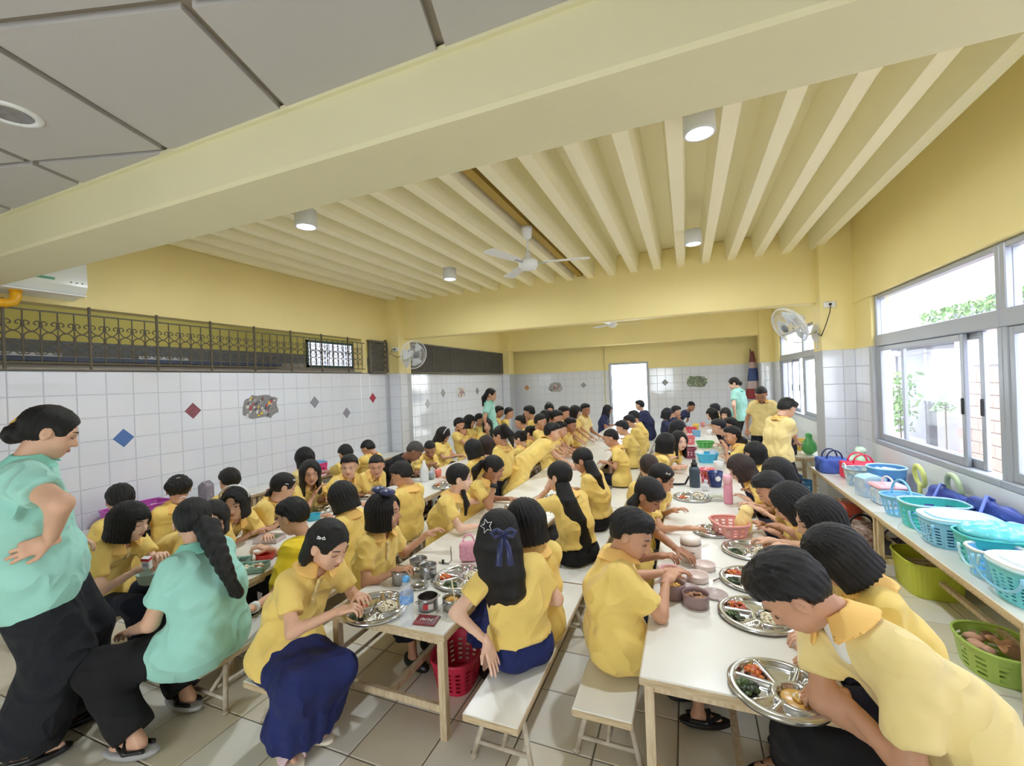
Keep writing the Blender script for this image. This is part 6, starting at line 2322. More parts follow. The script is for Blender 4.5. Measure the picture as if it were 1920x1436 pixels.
def basket(label, c, sx, sy, h, m, rz=0.0, holes=(18, 4), taper=0.82, handle=None, rim=None, group=None, p=3.2, cat='basket', lid=None, name='plastic_basket', hm=None, slits=False, filled=None):
    """open-work plastic basket: real holes in its walls, rolled rim, optional arched handle"""
    t = thing(name, label, cat, c, rz, group)
    ns = holes[0] * 4
    rows = holes[1] * 2 + 3
    vs, fs = [], []

    def P(k, f):
        q = 2 * math.pi * k / ns
        ct, st = math.cos(q), math.sin(q)
        e = (abs(ct) ** p + abs(st) ** p) ** (-1 / p)
        g = taper + (1 - taper) * f
        return (sx / 2 * e * ct * g, sy / 2 * e * st * g, h * f)
    fr = [0.0, 0.12] + [0.12 + 0.70 * (i + 1) / (holes[1] * 2) for i in range(holes[1] * 2)] + [1.0]
    for f in fr:
        for k in range(ns):
            vs.append(P(k, f))
    for i in range(len(fr) - 1):
        for k in range(ns):
            hole = 1 <= i <= holes[1] * 2 and ((i % 2 == 1) or slits) and (k % 4 in (0, 1))
            if not hole:
                k2 = (k + 1) % ns
                fs.append((i * ns + k, i * ns + k2, (i + 1) * ns + k2, (i + 1) * ns + k))
    fs.append(tuple(range(ns))[::-1])
    b = MB()
    b.add(vs, fs, m, False)
    o = b.build('basket_wall', None, t)
    md = o.modifiers.new('thick', 'SOLIDIFY')
    md.thickness = 0.004
    md.offset = -1
    b = MB()
    b.tube([P(k, 1.0) for k in range(0, ns, 2)], 0.008, rim or m, seg=6, closed=True)
    b.build('rim', None, t)
    if handle:
        b = MB()
        if handle == 'arch':
            b.tube([(0, (sy / 2) * math.cos(q), h * 0.9 + h * 0.85 * math.sin(q)) for q in np.linspace(0, math.pi, 14)], 0.008, hm or m, seg=6)
        elif handle == 'down':
            b.tube([(-sx / 2 * 1.03 + 0.0, (sy / 2) * 1.0 * math.cos(q), h * 0.95 - h * 0.6 * math.sin(q)) for q in np.linspace(0, math.pi, 14)], 0.007, hm or m, seg=6)
        elif handle == 'ends':
            for s in (1, -1):
                b.tube([(s * sx / 2 * 0.98, 0.05 * math.cos(q), h + 0.045 * math.sin(q)) for q in np.linspace(0, math.pi, 9)], 0.007, hm or m, seg=6)
        b.build('handle', None, t)
    if lid is not None:
        b = MB()
        ol = [(P(k, 1.0)[0] * 1.02, P(k, 1.0)[1] * 1.02) for k in range(0, ns, 2)]
        b.prism(ol, h, h + 0.018, lid)
        b.prism([(x * 0.8, y * 0.8) for x, y in ol], h + 0.018, h + 0.028, lid)
        b.build('lid', None, t)
    if filled is not None:
        chunks('contents', t, (0, 0, h * 0.72), sx * 0.34, sy * 0.34, filled, 16, 0.045, hump=0.03)
    return t


def blob(name, label, cat, c, fn, lo, hi, res, m, rz=0.0, group=None, part='body', rel=2):
    t = thing(name, label, cat, c, rz, group)
    v, q = surface(fn, lo, hi, res, rel)
    link(part, qmesh(part, [(v, q, 0)], [m]), t)
    return t


# ---- nearest window-row table
tray('round steel tray in front of the foreground boy, five compartments', 1462, 1296, -38, ('stew', 'greens', 'curry'), n=56)
tray('steel tray with pink stew and dark greens, second on the window row', 1420, 1156, -30, n=48)
tray('steel tray with orange stew, third on the window row', 1412, 1090, -28, n=44)
tray('steel tray under the hands of the girl in profile', 1407, 1034, -20, ('greens', 'rice'), n=36)
tray('steel tray of leftovers beside the table joint on the window row', 1298, 934, 40, ('stew', 'rice'), n=30)
tray('plate of shrimp half hidden behind the cream thermos', 1336, 998, 10, ('stew',), R=0.13, n=26)
M_MAUVE = mat('mauve_plastic', (150, 124, 124), rough=0.35)
M_MAUVE2 = mat('pale_mauve_lid', (186, 168, 166), rough=0.35)
M_PINKB = mat('pale_pink_plastic', (240, 196, 200), rough=0.35)
M_PINKL = mat('cream_pink_plastic', (240, 222, 216), rough=0.35)
M_MEAT = [mat('brown_meatball', (150, 104, 78), rough=0.5), mat('tan_meat', (176, 132, 96), rough=0.5)]
BW_ = dict(name='food_bowl', cat='bowl', handles=False, group='plastic lunch bowls')
pot('mauve bowl with brown meat in front of the soup-eating boy', 1305, 1134, 0.060, 0.060, M_MAUVE, food=M_MEAT, **BW_)
pot('mauve bowl held by the boy in the oversized polo', 1262, 1118, 0.060, 0.075, M_MAUVE, food=[M_CURRY], **BW_)
pot('pale pink bowl of soup held by the girl bent over the table', 1258, 1084, 0.058, 0.055, M_PINKB, food=[M_CURRY, M_MEAT[1]], **BW_)
pot('empty cream-pink bowl beside the round lids', 1308, 1088, 0.056, 0.035, M_PINKL, **BW_)
pot('empty cream-pink dish below the cream thermos', 1322, 1066, 0.056, 0.030, M_PINKL, **BW_)
pot('dark bowl beside the yellow paper bag', 1402, 968, 0.06, 0.05, mat('dark_brown_bowl', (66, 54, 52), rough=0.35), **BW_)


def lid(label, px, py, r, m, tab=True, rz=0.0, z=ZT):
    p = onz(px, py, z)
    t = thing('bowl_lid', label, 'lid', (p[0], p[1], z + 0.001), rz, 'plastic bowl lids')
    b = MB()
    b.lathe([(r * 0.97, 0), (r, 0.004), (r, 0.010), (r * 0.9, 0.012), (r * 0.86, 0.008), (0.0001, 0.008)], (0, 0, 0), m, seg=26)
    b.build('lid_disc', None, t)
    if tab:
        b = MB()
        b.box((r * 0.9, -0.022, 0.002), (r + 0.04, 0.022, 0.013), m, bev=0.005)
        b.build('tab', None, t)


lid('mauve lid with a tab beside the bowl of meat', 1340, 1116, 0.062, M_MAUVE2, rz=math.radians(-60))
lid('mauve lid leaning behind the bowl of meat', 1292, 1105, 0.055, M_MAUVE2, tab=False)
p = onz(1296, 1050, ZT)
t = thing('food_thermos', 'cream insulated food jar with a dark band on the window row', 'thermos', (p[0], p[1], ZT + 0.001))
b = MB()
b.lathe([(0.055, 0), (0.058, 0.004), (0.0585, 0.098), (0.055, 0.102)], (0, 0, 0), mat('cream_thermos_shell', (236, 226, 218), rough=0.35), seg=28)
b.build('jar', None, t)
b = MB()
b.lathe([(0.0585, 0.0985), (0.0595, 0.100), (0.0595, 0.106), (0.0585, 0.108)], (0, 0, 0), mat('brown_thermos_band', (120, 104, 98), rough=0.4), seg=28)
b.build('band', None, t)
b = MB()
b.lathe([(0.0585, 0.108), (0.0585, 0.128), (0.054, 0.140), (0.03, 0.144), (0.0001, 0.145)], (0, 0, 0), MATS['cream_thermos_shell'], seg=28)
b.build('lid', None, t)
b = MB()
b.box((-0.022, -0.0592, 0.062), (0.02, -0.057, 0.067), mat('grey_print', (120, 116, 116), rough=0.5))
b.box((-0.018, -0.0592, 0.052), (0.014, -0.057, 0.055), MATS['grey_print'])
b.build('print', None, t)
M_SALMON = mat('salmon_pink_plastic', (240, 166, 158), rough=0.4)
p = onz(1368, 1000, ZT)
basket('salmon pink open-work basket on the window row table', (p[0], p[1], ZT + 0.001), 0.22, 0.26, 0.085, M_SALMON, 0.35, (14, 3), group='baskets on the tables')
p = onz(1303, 912, ZT)
t = thing('water_flask', 'dark slate water flask with a black strap', 'bottle', (p[0], p[1], ZT + 0.001))
b = MB()
b.lathe([(0.052, 0), (0.055, 0.01), (0.055, 0.17), (0.044, 0.195), (0.03, 0.20)], (0, 0, 0), mat('slate_blue_shell', (62, 76, 92), rough=0.35), seg=22, sx=0.9, p=3)
b.build('flask_body', None, t)
b = MB()
b.lathe([(0.03, 0.20), (0.03, 0.235), (0.018, 0.24), (0.016, 0.27), (0.0001, 0.272)], (0, 0, 0), M_SHOE, seg=16)
b.build('cap', None, t)
b = MB()
b.tube([(-0.05, 0, 0.10), (-0.09, 0.0, 0.02), (-0.15, 0.01, 0.012), (-0.22, 0.0, 0.012), (-0.27, -0.01, 0.01)], 0.011, M_SHOE, seg=6)
b.build('strap', None, t)
p = onz(1366, 944, ZT)
t = thing('drink_bottle', 'tall pink drinking bottle on the window row', 'bottle', (p[0], p[1], ZT + 0.001))
b = MB()
b.lathe([(0.034, 0), (0.036, 0.01), (0.036, 0.15), (0.030, 0.165), (0.03, 0.175)], (0, 0, 0), mat('rose_bottle', (236, 160, 186), rough=0.2, alpha=0.85), seg=20)
b.build('bottle_body', None, t)
b = MB()
b.lathe([(0.036, 0.172), (0.037, 0.235), (0.026, 0.25), (0.0001, 0.252)], (0, 0, 0), mat('pale_rose_cap', (244, 190, 206), rough=0.35), seg=20)
b.build('cap', None, t)
p = onz(1327, 905, ZT)
basket('rose pink bucket behind the slate flask', (p[0], p[1], ZT + 0.001), 0.15, 0.15, 0.14, mat('rose_pink_plastic', (236, 120, 140), rough=0.4), 0, (12, 2), taper=0.75, p=2, group='baskets on the tables', filled=[M_STEWS[0], M_PINKB])
p = onz(1342, 912, ZT)
t = thing('tumbler', 'navy blue tumbler with a white round emblem', 'cup', (p[0], p[1], ZT + 0.001))
b = MB()
b.lathe([(0.05, 0), (0.052, 0.005), (0.072, 0.15), (0.069, 0.15), (0.05, 0.012), (0.0001, 0.01)], (0, 0, 0), mat('navy_plastic', (36, 50, 104), rough=0.35), seg=22)
b.build('cup_body', None, t)
b = MB()
b.lathe([(0.0001, -0.012), (0.024, -0.010), (0.026, 0.0), (0.024, 0.006), (0.0001, 0.008)], (0, 0, 0), M_WPL, seg=14)
b.xf(Matrix.Translation((0.02, -0.062, 0.09)) @ Matrix.Rotation(math.radians(82), 4, 'X'))
b.build('emblem', None, t)
for lb, px, py, sx, sy, h, rgb, tp in (('sky blue deep basket in the middle of the window row', 1326, 866, 0.26, 0.24, 0.11, (74, 186, 224), 0.8), ('green colander on top of the table clutter', 1322, 838, 0.26, 0.24, 0.08, (96, 190, 96), 0.7),
                                       ('mauve-red crate left of the blue basket', 1294, 858, 0.16, 0.18, 0.13, (150, 74, 92), 0.92), ('pink crate on the window row before the green colander', 1292, 832, 0.18, 0.2, 0.12, (238, 130, 140), 0.9),
                                       ('small blue box beyond the green colander', 1306, 818, 0.14, 0.14, 0.10, (120, 176, 214), 0.9), ('red tub at the far end of the window row clutter', 1296, 811, 0.2, 0.2, 0.1, (226, 84, 104), 0.85)):
    p = onz(px, py, ZT)
    basket(lb, (p[0], p[1], ZT + 0.001), sx, sy, h, mat('plastic_%d_%d_%d' % rgb, rgb, rough=0.4), 0.1, (12, 3), taper=tp, group='baskets on the tables')
rg2 = np.random.default_rng(5)
CL = [((240, 200, 90), 'yellow'), ((236, 236, 236), 'white'), ((230, 150, 150), 'pink'), ((190, 210, 230), 'pale blue'), ((210, 120, 110), 'brick red'), ((200, 220, 190), 'pale green')]
clut = [(1305, 806, 0), (1330, 815, 1), (1318, 800, 2), (1290, 800, 3), (1322, 790, 4), (1304, 786, 1), (1318, 780, 5), (1338, 865, 3), (1348, 880, 1), (1312, 866, 1)]
nm_ = ['yellow cup on the far window row', 'white tub beside the green colander', 'pink cup in the far clutter', 'pale blue cup in the far clutter by the dark jackets', 'brick red cup far down the window row', 'white tub far down the window row',
       'pale green cup at the far end of the window row', 'pale blue box beside the blue basket', 'white bowl right of the blue basket', 'white mug in front of the blue basket']
for k, (px, py, ci) in enumerate(clut):
    p = onz(px, py, ZT)
    if p[1] > 10.2:
        continue
    t = thing('cup', nm_[k], 'cup', (p[0], p[1], ZT + 0.001), 0, 'cups and tubs on the window row')
    b = MB()
    r_ = 0.045 + 0.02 * rg2.random()
    h_ = 0.08 + 0.06 * rg2.random()
    b.lathe([(r_ * 0.8, 0), (r_, h_), (r_ * 0.95, h_), (r_ * 0.76, 0.01), (0.0001, 0.01)], (0, 0, 0), mat('cup_%s' % CL[ci][1].replace(' ', '_'), CL[ci][0], rough=0.4), seg=16)
    b.build('cup_body', None, t)
p = onz(1346, 938, ZT)
t = thing('food_box', 'clear plastic food box beside the pink bottle', 'box', (p[0], p[1], ZT + 0.001), 0.2)
b = MB()
b.box((-0.08, -0.055, 0), (0.08, 0.055, 0.045), mat('clear_plastic', (226, 232, 226), rough=0.1, alpha=0.4), bev=0.01)
b.build('box_body', None, t)
chunks('food', t, (0, 0, 0.02), 0.05, 0.03, [mat('pale_green_food', (196, 196, 140), rough=0.5)], 16, 0.014)
p = onz(1395, 1000, ZT)
blob('paper_bag', 'crumpled pale yellow bag among the plates of the window row', 'bag', (p[0], p[1], ZT + 0.002),
     lambda q: smin(s_ell(q, (0, 0, 0.06), (0.055, 0.05, 0.07)), s_cap(q, (0, 0, 0.1), (0.02, 0.01, 0.15), 0.025, 0.045), 0.04) + F4(0.006) * np.sin(q[:, 0] * 120 + q[:, 2] * 60) * np.sin(q[:, 1] * 110 - q[:, 2] * 80),
     (-0.1, -0.1, -0.01), (0.1, 0.1, 0.22), 0.009, mat('pale_yellow_paper', (246, 220, 150), rough=0.7))
p = onz(1322, 920, ZT)
blob('plastic_bag', 'small knotted clear plastic bag by the slate flask', 'bag', (p[0], p[1], ZT + 0.002),
     lambda q: smin(s_ell(q, (0, 0, 0.035), (0.04, 0.035, 0.035)), s_cap(q, (0, 0, 0.06), (0.01, 0, 0.09), 0.008, 0.02), 0.02), (-0.06, -0.06, -0.01), (0.06, 0.06, 0.12), 0.008, mat('milky_plastic', (232, 234, 240), rough=0.2, alpha=0.7))
spoon('dark-handled spoon lying beside the third steel tray', onz(1338, 1090, ZT + 0.004), math.radians(50), m=M_MAUVE)

# ---- nearest middle-row table
tray('steel tray in front of the girl in the blue skirt', 706, 1143, 20, ('stew', 'greens', 'rice'), n=52)
tray('steel tray with greens and rice beside the ribbon girl', 866, 1086, 25, ('stew', 'greens', 'rice'), n=48)
tray('steel tray before the girl with the very long ponytail', 1030, 938, 10, ('rice', 'greens'), n=32)
tray('steel tray beside the chin-resting girl', 975, 952, 60, ('greens',), R=0.14, n=26)
pot('steel pot left of the water bottle, held by the cheek-powder girl', 752, 1092, 0.050, 0.075)
pot('steel pot behind the other pots on the middle table', 785, 1066, 0.052, 0.062)
pot('steel pot in the middle of the pot cluster', 803, 1080, 0.050, 0.068)
pot('open steel pot with a red sticker beside the snack packet', 803, 1140, 0.050, 0.062, inner=mat('dark_steel_inside', (96, 90, 88), rough=0.35, metal=0.7))
pot('steel pot of yellow food with a spoon standing in it', 848, 1140, 0.047, 0.056, food=[mat('yellow_food', (232, 188, 84), rough=0.5), M_CURRY])
q_ = onz(803, 1140, ZT)
st = bpy.data.objects['steel_pot.003']
b = MB()
for k in range(6):
    a0, a1 = -1.0 + k * 0.17, -1.0 + (k + 1) * 0.17
    b.add([(0.0515 * math.cos(a0), 0.0515 * math.sin(a0), 0.016), (0.0515 * math.cos(a1), 0.0515 * math.sin(a1), 0.016), (0.0518 * math.cos(a1), 0.0518 * math.sin(a1), 0.042), (0.0518 * math.cos(a0), 0.0518 * math.sin(a0), 0.042)], [(0, 1, 2, 3)],
          mat('red_sticker', (206, 64, 72), rough=0.4) if k < 3 else mat('white_sticker', (222, 214, 210), rough=0.4))
so = b.build('sticker', None, st)
so.rotation_euler = (0, 0, -st.rotation_euler[2] - 0.5)
p = onz(848, 1132, ZT + 0.05)
spoon('spoon standing in the pot of yellow food', (p[0], p[1], ZT + 0.165), math.radians(-40), tilt=1.15, L=0.15, m=M_RICE)
p = onz(786, 1102, ZT)
lid('steel pot lid lying behind the water bottle', 786, 1100, 0.05, M_STEEL, tab=False)
t = thing('pot_clamp', 'steel clamp handle of the lunch pots standing on the table', 'handle', (*onz(798, 1104, ZT)[:2], ZT))
b = MB()
b.box((-0.008, -0.003, 0), (0.008, 0.003, 0.085), M_STEEL2, bev=0.002)
b.build('clamp_bar', None, t)
t = thing('pot_clamp', 'bent steel carrier handle between the pots and the pink pouch', 'handle', (*onz(836, 1058, ZT)[:2], ZT + 0.004))
b = MB()
b.tube([(-0.05, 0.0, 0.003), (0.02, 0.0, 0.003), (0.035, 0.01, 0.02), (0.03, 0.015, 0.09), (0.034, 0.012, 0.105)], 0.004, M_STEEL2, seg=6)
b.build('clamp_bar', None, t)
b = MB()
b.bar((-0.02, 0, 0.0), (-0.02, 0, 0.022), 0.008, M_SHOE, seg=8)
b.build('knob', None, t)
p = onz(764, 1170, ZT)
t = thing('water_bottle', 'clear plastic water bottle with blue cap and label', 'bottle', (p[0], p[1], ZT + 0.001))
M_PET = mat('clear_bottle_plastic', (222, 232, 242), rough=0.06, alpha=0.30, spec=0.8)
b = MB()
b.lathe([(0.028, 0), (0.033, 0.006), (0.033, 0.03), (0.031, 0.034), (0.033, 0.04), (0.033, 0.075), (0.031, 0.08), (0.033, 0.086), (0.033, 0.150), (0.030, 0.168), (0.018, 0.190), (0.0135, 0.198), (0.0135, 0.212)], (0, 0, 0), M_PET, seg=24)
b.build('bottle_body', None, t)
b = MB()
b.lathe([(0.0335, 0.105), (0.0335, 0.145)], (0, 0, 0), mat('blue_bottle_label', (84, 140, 214), rough=0.3, rgb2=(170, 204, 240), vscale=50), seg=24, cap=False)
b.build('label', None, t)
b = MB()
b.lathe([(0.0165, 0.200), (0.0165, 0.222), (0.0001, 0.224)], (0, 0, 0), mat('sky_blue_cap', (96, 172, 232), rough=0.35), seg=18)
b.build('cap', None, t)
p = onz(800, 1164, ZT)
t = thing('snack_packet', 'flat dark red snack packet with white lettering on the middle table', 'packet', (p[0], p[1], ZT + 0.001), math.radians(10))
b = MB()
b.box((-0.055, -0.042, 0), (0.055, 0.042, 0.006), mat('dark_red_foil', (104, 34, 42), rough=0.3, rgb2=(150, 56, 66), vscale=40), bev=0.002)
b.build('sleeve', None, t)
b = MB()
for k, (x0, w_) in enumerate(((-0.03, 0.010), (-0.018, 0.012), (-0.003, 0.009), (0.009, 0.013), (0.024, 0.009))):
    b.box((x0, -0.012, 0.006), (x0 + w_ * 0.35, 0.010, 0.0066), M_WPL)
    b.box((x0, 0.004 - 0.006 * (k % 2), 0.006), (x0 + w_, 0.009 - 0.006 * (k % 2), 0.0066), M_WPL)
b.build('lettering', None, t)
p = onz(880, 1052, ZT)
blob('pouch', 'pale pink spotted pouch bag standing beside the ribbon girl', 'bag', (p[0], p[1], ZT + 0.002),
     lambda q: s_box(q, (-0.062, -0.03, 0), (0.062, 0.03, 0.125), 0.028) + F4(0.35) * np.maximum(q[:, 2] - 0.07, 0) * np.abs(q[:, 1]) * 6, (-0.08, -0.06, -0.01), (0.08, 0.06, 0.15), 0.008,
     mat('spotted_pink_cloth', (244, 186, 200), rough=0.6, rgb2=(226, 150, 180), vscale=45), rz=0.4)
b = MB()
b.tube([(0.035 * math.cos(q), 0, 0.118 + 0.05 * math.sin(q)) for q in np.linspace(0, math.pi, 10)], 0.006, MATS['spotted_pink_cloth'], seg=6)
b.build('handle', None, bpy.data.objects['pouch'])
spoon('spoon in the hand of the cheek-powder girl', onz(742, 1060, 0.575), math.radians(5), tilt=0.1, L=0.15)
spoon('steel spoon in the tray of the girl in the blue skirt', onz(706, 1128, 0.515), math.radians(-70), tilt=0.12, L=0.15)

# ---- left rows
M_TEALBOX = mat('pale_teal_lunch_box', (150, 186, 172), rough=0.4)


def lunch_box(label, px, py, sx, sy, h, rz, m, food=None, z=ZT):
    p = onz(px, py, z)
    t = thing('lunch_box', label, 'lunch box', (p[0], p[1], z + 0.001), rz, 'lunch boxes')
    b = MB()
    for a_, e_ in (((-sx, -sy, 0), (sx, sy, 0.006)), ((-sx, -sy, 0), (-sx + 0.006, sy, h)), ((sx - 0.006, -sy, 0), (sx, sy, h)), ((-sx, -sy, 0), (sx, -sy + 0.006, h)), ((-sx, sy - 0.006, 0), (sx, sy, h)), ((-0.003, -sy, 0), (0.003, sy, h * 0.9))):
        b.box(a_, e_, m)
    b.build('box_body', None, t)
    b = MB()
    b.tube([(-sx, -sy, h), (sx, -sy, h), (sx, sy, h), (-sx, sy, h)], 0.006, m, seg=6, closed=True)
    b.build('rim', None, t)
    if food:
        chunks('food', t, (sx * 0.45, 0, 0.014), sx * 0.4, sy * 0.7, food, 26, 0.013)
        chunks('rice', t, (-sx * 0.45, 0, 0.014), sx * 0.4, sy * 0.7, [M_RICE], 26, 0.012)


lunch_box('pale teal lunch box at the near edge of the left table', 443, 1062, 0.075, 0.05, 0.04, 0.5, M_TEALBOX, [M_GREENS[0]])
lunch_box('larger pale teal lunch box beside the student in bright yellow', 470, 1070, 0.095, 0.06, 0.03, 0.55, M_TEALBOX, [M_RICE, M_MEAT[1]])
lunch_box('clear plastic box with a pink lid edge on the left table', 506, 1014, 0.09, 0.06, 0.035, 0.3, mat('clear_pinkish_plastic', (240, 226, 226), rough=0.15, alpha=0.6), [M_GREENS[1]])
lunch_box('flat steel lunch tray on the left row before the boys', 698, 934, 0.10, 0.07, 0.022, 0.2, M_STEEL, [M_RICE, M_GREENS[0]])
pot('red bowl under the hand of the student in bright yellow', 497, 1048, 0.055, 0.04, mat('bright_red_plastic', (206, 44, 34), rough=0.35), **BW_)
pot('blue bowl of the girl turning to the camera', 588, 974, 0.055, 0.045, mat('cyan_blue_plastic', (60, 172, 200), rough=0.35), **BW_)
tray('steel tray with stew behind the white bottle on the left row', 836, 912, 30, ('stew', 'rice'), R=0.15, n=28)
tray('steel tray beside the girl with the bow clip', 606, 956, 30, ('rice', 'greens'), R=0.14, n=26)
p = onz(796, 902, ZT)
t = thing('sauce_bottle', 'white squeeze bottle between the boy and the man in black', 'bottle', (p[0], p[1], ZT + 0.001))
b = MB()
b.lathe([(0.05, 0), (0.052, 0.01), (0.05, 0.13), (0.03, 0.18), (0.018, 0.20), (0.012, 0.24), (0.0001, 0.242)], (0, 0, 0), mat('milky_white_plastic', (226, 230, 232), rough=0.35), seg=20)
b.build('bottle_body', None, t)
for lb, px, py, rgb in (('grey cup right of the white squeeze bottle', 809, 898, (172, 178, 184)), ('coral red cup right of the grey cup', 822, 894, (228, 120, 104))):
    p = onz(px, py, ZT)
    t = thing('cup', lb, 'cup', (p[0], p[1], ZT + 0.001), 0, 'cups on the left row')
    b = MB()
    b.lathe([(0.034, 0), (0.042, 0.085), (0.039, 0.085), (0.032, 0.008), (0.0001, 0.008)], (0, 0, 0), mat('cup_%d' % rgb[0], rgb, rough=0.4), seg=18)
    b.build('cup_body', None, t)
p = onz(285, 1092, 0.47)
t = thing('plastic_bowl', 'pale grey-green bowl held between the bob girl and the braided woman', 'bowl', (p[0], p[1], 0.47))
b = MB()
b.lathe([(0.045, 0), (0.062, 0.012), (0.078, 0.07), (0.082, 0.072), (0.074, 0.066), (0.058, 0.016), (0.0001, 0.012)], (0, 0, 0), mat('pale_grey_green_plastic', (196, 222, 214), rough=0.35), seg=24)
b.build('bowl_body', None, t)
b = MB()
b.bar((-0.10, 0.0, 0.074), (0.06, 0.02, 0.088), 0.005, M_WPL, seg=6)
b.build('straw', None, t)
p = onz(276, 1052, 0.68)
t = thing('milk_carton', 'small white and red milk carton in the hand of the bob girl', 'carton', (p[0], p[1], 0.64), 0.5)
t.rotation_euler = (0.25, 0.1, 0.5)
b = MB()
b.box((-0.02, -0.013, 0), (0.02, 0.013, 0.07), M_WPL, bev=0.002)
b.build('carton_body', None, t)
b = MB()
b.box((-0.0205, -0.0135, 0.052), (0.0205, 0.0135, 0.068), mat('carton_red', (206, 52, 60), rough=0.4))
b.box((-0.012, -0.0137, 0.018), (0.012, -0.013, 0.042), mat('carton_lilac', (186, 176, 214), rough=0.4))
b.build('label', None, t)
# wall table: bucket, crate, bottle, boxes
p = onz(158, 985, ZT)
p[0] = max(p[0], -4.66)
t = thing('lidded_bucket', 'white bucket with a grey carrying lid on the wall table', 'bucket', (-4.60, 1.78, ZT + 0.001))
b = MB()
b.lathe([(0.075, 0), (0.08, 0.01), (0.098, 0.20), (0.1, 0.205)], (0, 0, 0), M_WPL, seg=24)
b.build('bucket_body', None, t)
b = MB()
b.lathe([(0.103, 0.2), (0.103, 0.222), (0.09, 0.228), (0.0001, 0.228)], (0, 0, 0), mat('grey_lid_plastic', (136, 140, 144), rough=0.4), seg=24)
b.build('lid', None, t)
b = MB()
b.tube([(0.0, 0.07 * math.cos(q), 0.228 + 0.075 * math.sin(q)) for q in np.linspace(0, math.pi, 12)], 0.014, MATS['grey_lid_plastic'], seg=8)
b.build('handle', None, t)
basket('magenta open-work crate on the wall table', (-4.60, 2.32, ZT + 0.001), 0.28, 0.46, 0.14, mat('orchid_purple_plastic', (190, 86, 178), rough=0.4), 0, (14, 3), taper=0.92, p=6, group='crates on the wall table')
t = thing('drink_bottle', 'mint green bottle with a thin neck on the wall table', 'bottle', (-4.58, 2.66, ZT + 0.001))
b = MB()
b.lathe([(0.04, 0), (0.045, 0.01), (0.045, 0.12), (0.028, 0.15), (0.016, 0.16), (0.014, 0.19), (0.0001, 0.192)], (0, 0, 0), mat('mint_bottle', (170, 214, 190), rough=0.3), seg=18)
b.build('bottle_body', None, t)
t = thing('drink_carton', 'grey patterned carton behind the girl with clipped-up curls', 'carton', (-4.60, 2.92, ZT + 0.001), 0.3)
b = MB()
b.box((-0.05, -0.05, 0), (0.05, 0.05, 0.18), mat('grey_lilac_print', (170, 164, 176), rough=0.5, rgb2=(120, 110, 124), vscale=30), bev=0.004)
b.prism([(-0.05, 0.18), (0.05, 0.18), (0.0, 0.225)], -0.05, 0.05, MATS['grey_lilac_print'], axis='y')
b.build('carton_body', None, t)
basket('hot pink box with a blue lid on the wall table', (-4.58, 4.33, ZT + 0.001), 0.2, 0.22, 0.14, mat('hot_pink_plastic', (240, 74, 140), rough=0.4), 0, (10, 2), taper=0.95, p=6, lid=mat('sky_lid', (112, 172, 214), rough=0.4), group='crates on the wall table')
# red basket under the middle table
p = onz(822, 1300, 0.0)
basket('red open-work basket on the floor under the middle table', (-1.20, 2.05, 0.002), 0.24, 0.34, 0.17, mat('raspberry_red_plastic', (206, 40, 74), rough=0.4), 0.1, (16, 5), taper=0.78)

# ---- side table under the windows
M_CY = mat('cyan_plastic', (112, 206, 222), rough=0.35)
M_SKY = mat('sky_blue_plastic', (140, 204, 240), rough=0.35)
M_TQ = mat('turquoise_plastic', (72, 190, 186), rough=0.35)
M_ICE = mat('ice_blue_plastic', (186, 228, 244), rough=0.35)
z0 = ZT + 0.001
GS = 'lunch baskets under the windows'
basket('cyan basket with a white lid at the near end of the side table', (1.52, 2.74, z0), 0.40, 0.30, 0.17, M_CY, 0.1, (22, 7), taper=0.85, handle='down', lid=mat('pearl_lid', (232, 240, 244), rough=0.3), rim=M_ICE, hm=M_SKY, group=GS)
basket('small sky blue basket with white rim behind the near cyan one', (1.46, 3.00, z0), 0.22, 0.18, 0.15, M_SKY, 0.0, (12, 3), rim=M_WPL, handle='down', hm=M_ICE, group=GS)
basket('turquoise basket wrapped in clear blue plastic', (1.55, 3.18, z0), 0.34, 0.26, 0.17, M_TQ, 0.0, (14, 4), group=GS)
blob('plastic_wrap', 'crinkled pale cyan plastic bag spread over the turquoise basket', 'bag', (1.56, 3.18, z0 + 0.165),
     lambda q: s_ell(q, (0, 0, 0.02), (0.17, 0.14, 0.05)) + F4(0.007) * np.sin(q[:, 0] * 70 + q[:, 1] * 40) * np.sin(q[:, 1] * 80 - q[:, 0] * 30), (-0.22, -0.2, 0.012), (0.22, 0.2, 0.1), 0.011, mat('cyan_film', (120, 226, 236), rough=0.15, alpha=0.75))
basket('ice blue punched basket with a pale lid in the middle of the side table', (1.53, 3.50, z0), 0.36, 0.30, 0.16, M_SKY, 0.0, (20, 6), taper=0.86, lid=M_ICE, handle='down', hm=M_SKY, group=GS)
basket('turquoise basket with round holes behind the lidded ice blue one', (1.55, 3.84, z0), 0.36, 0.28, 0.17, M_TQ, 0.0, (10, 4), taper=0.88, rim=M_ICE, group=GS)
basket('ribbed light blue basket with a round carrying handle', (1.47, 4.10, z0), 0.26, 0.22, 0.15, M_SKY, 0.2, (18, 2), taper=0.72, slits=True, p=2.2, handle='arch', hm=M_SKY, group=GS)
t = thing('lunch_box', 'patterned blue box with a pink lid and carrying handle', 'lunch box', (1.50, 4.42, z0), 0.1)
b = MB()
b.box((-0.10, -0.09, 0), (0.10, 0.09, 0.13), mat('patterned_blue', (130, 180, 226), rough=0.45, rgb2=(220, 226, 232), vscale=26), bev=0.015)
b.build('box_body', None, t)
b = MB()
b.box((-0.105, -0.095, 0.13), (0.105, 0.095, 0.16), mat('pale_pink_lid', (246, 186, 196), rough=0.4), bev=0.012)
b.build('lid', None, t)
b = MB()
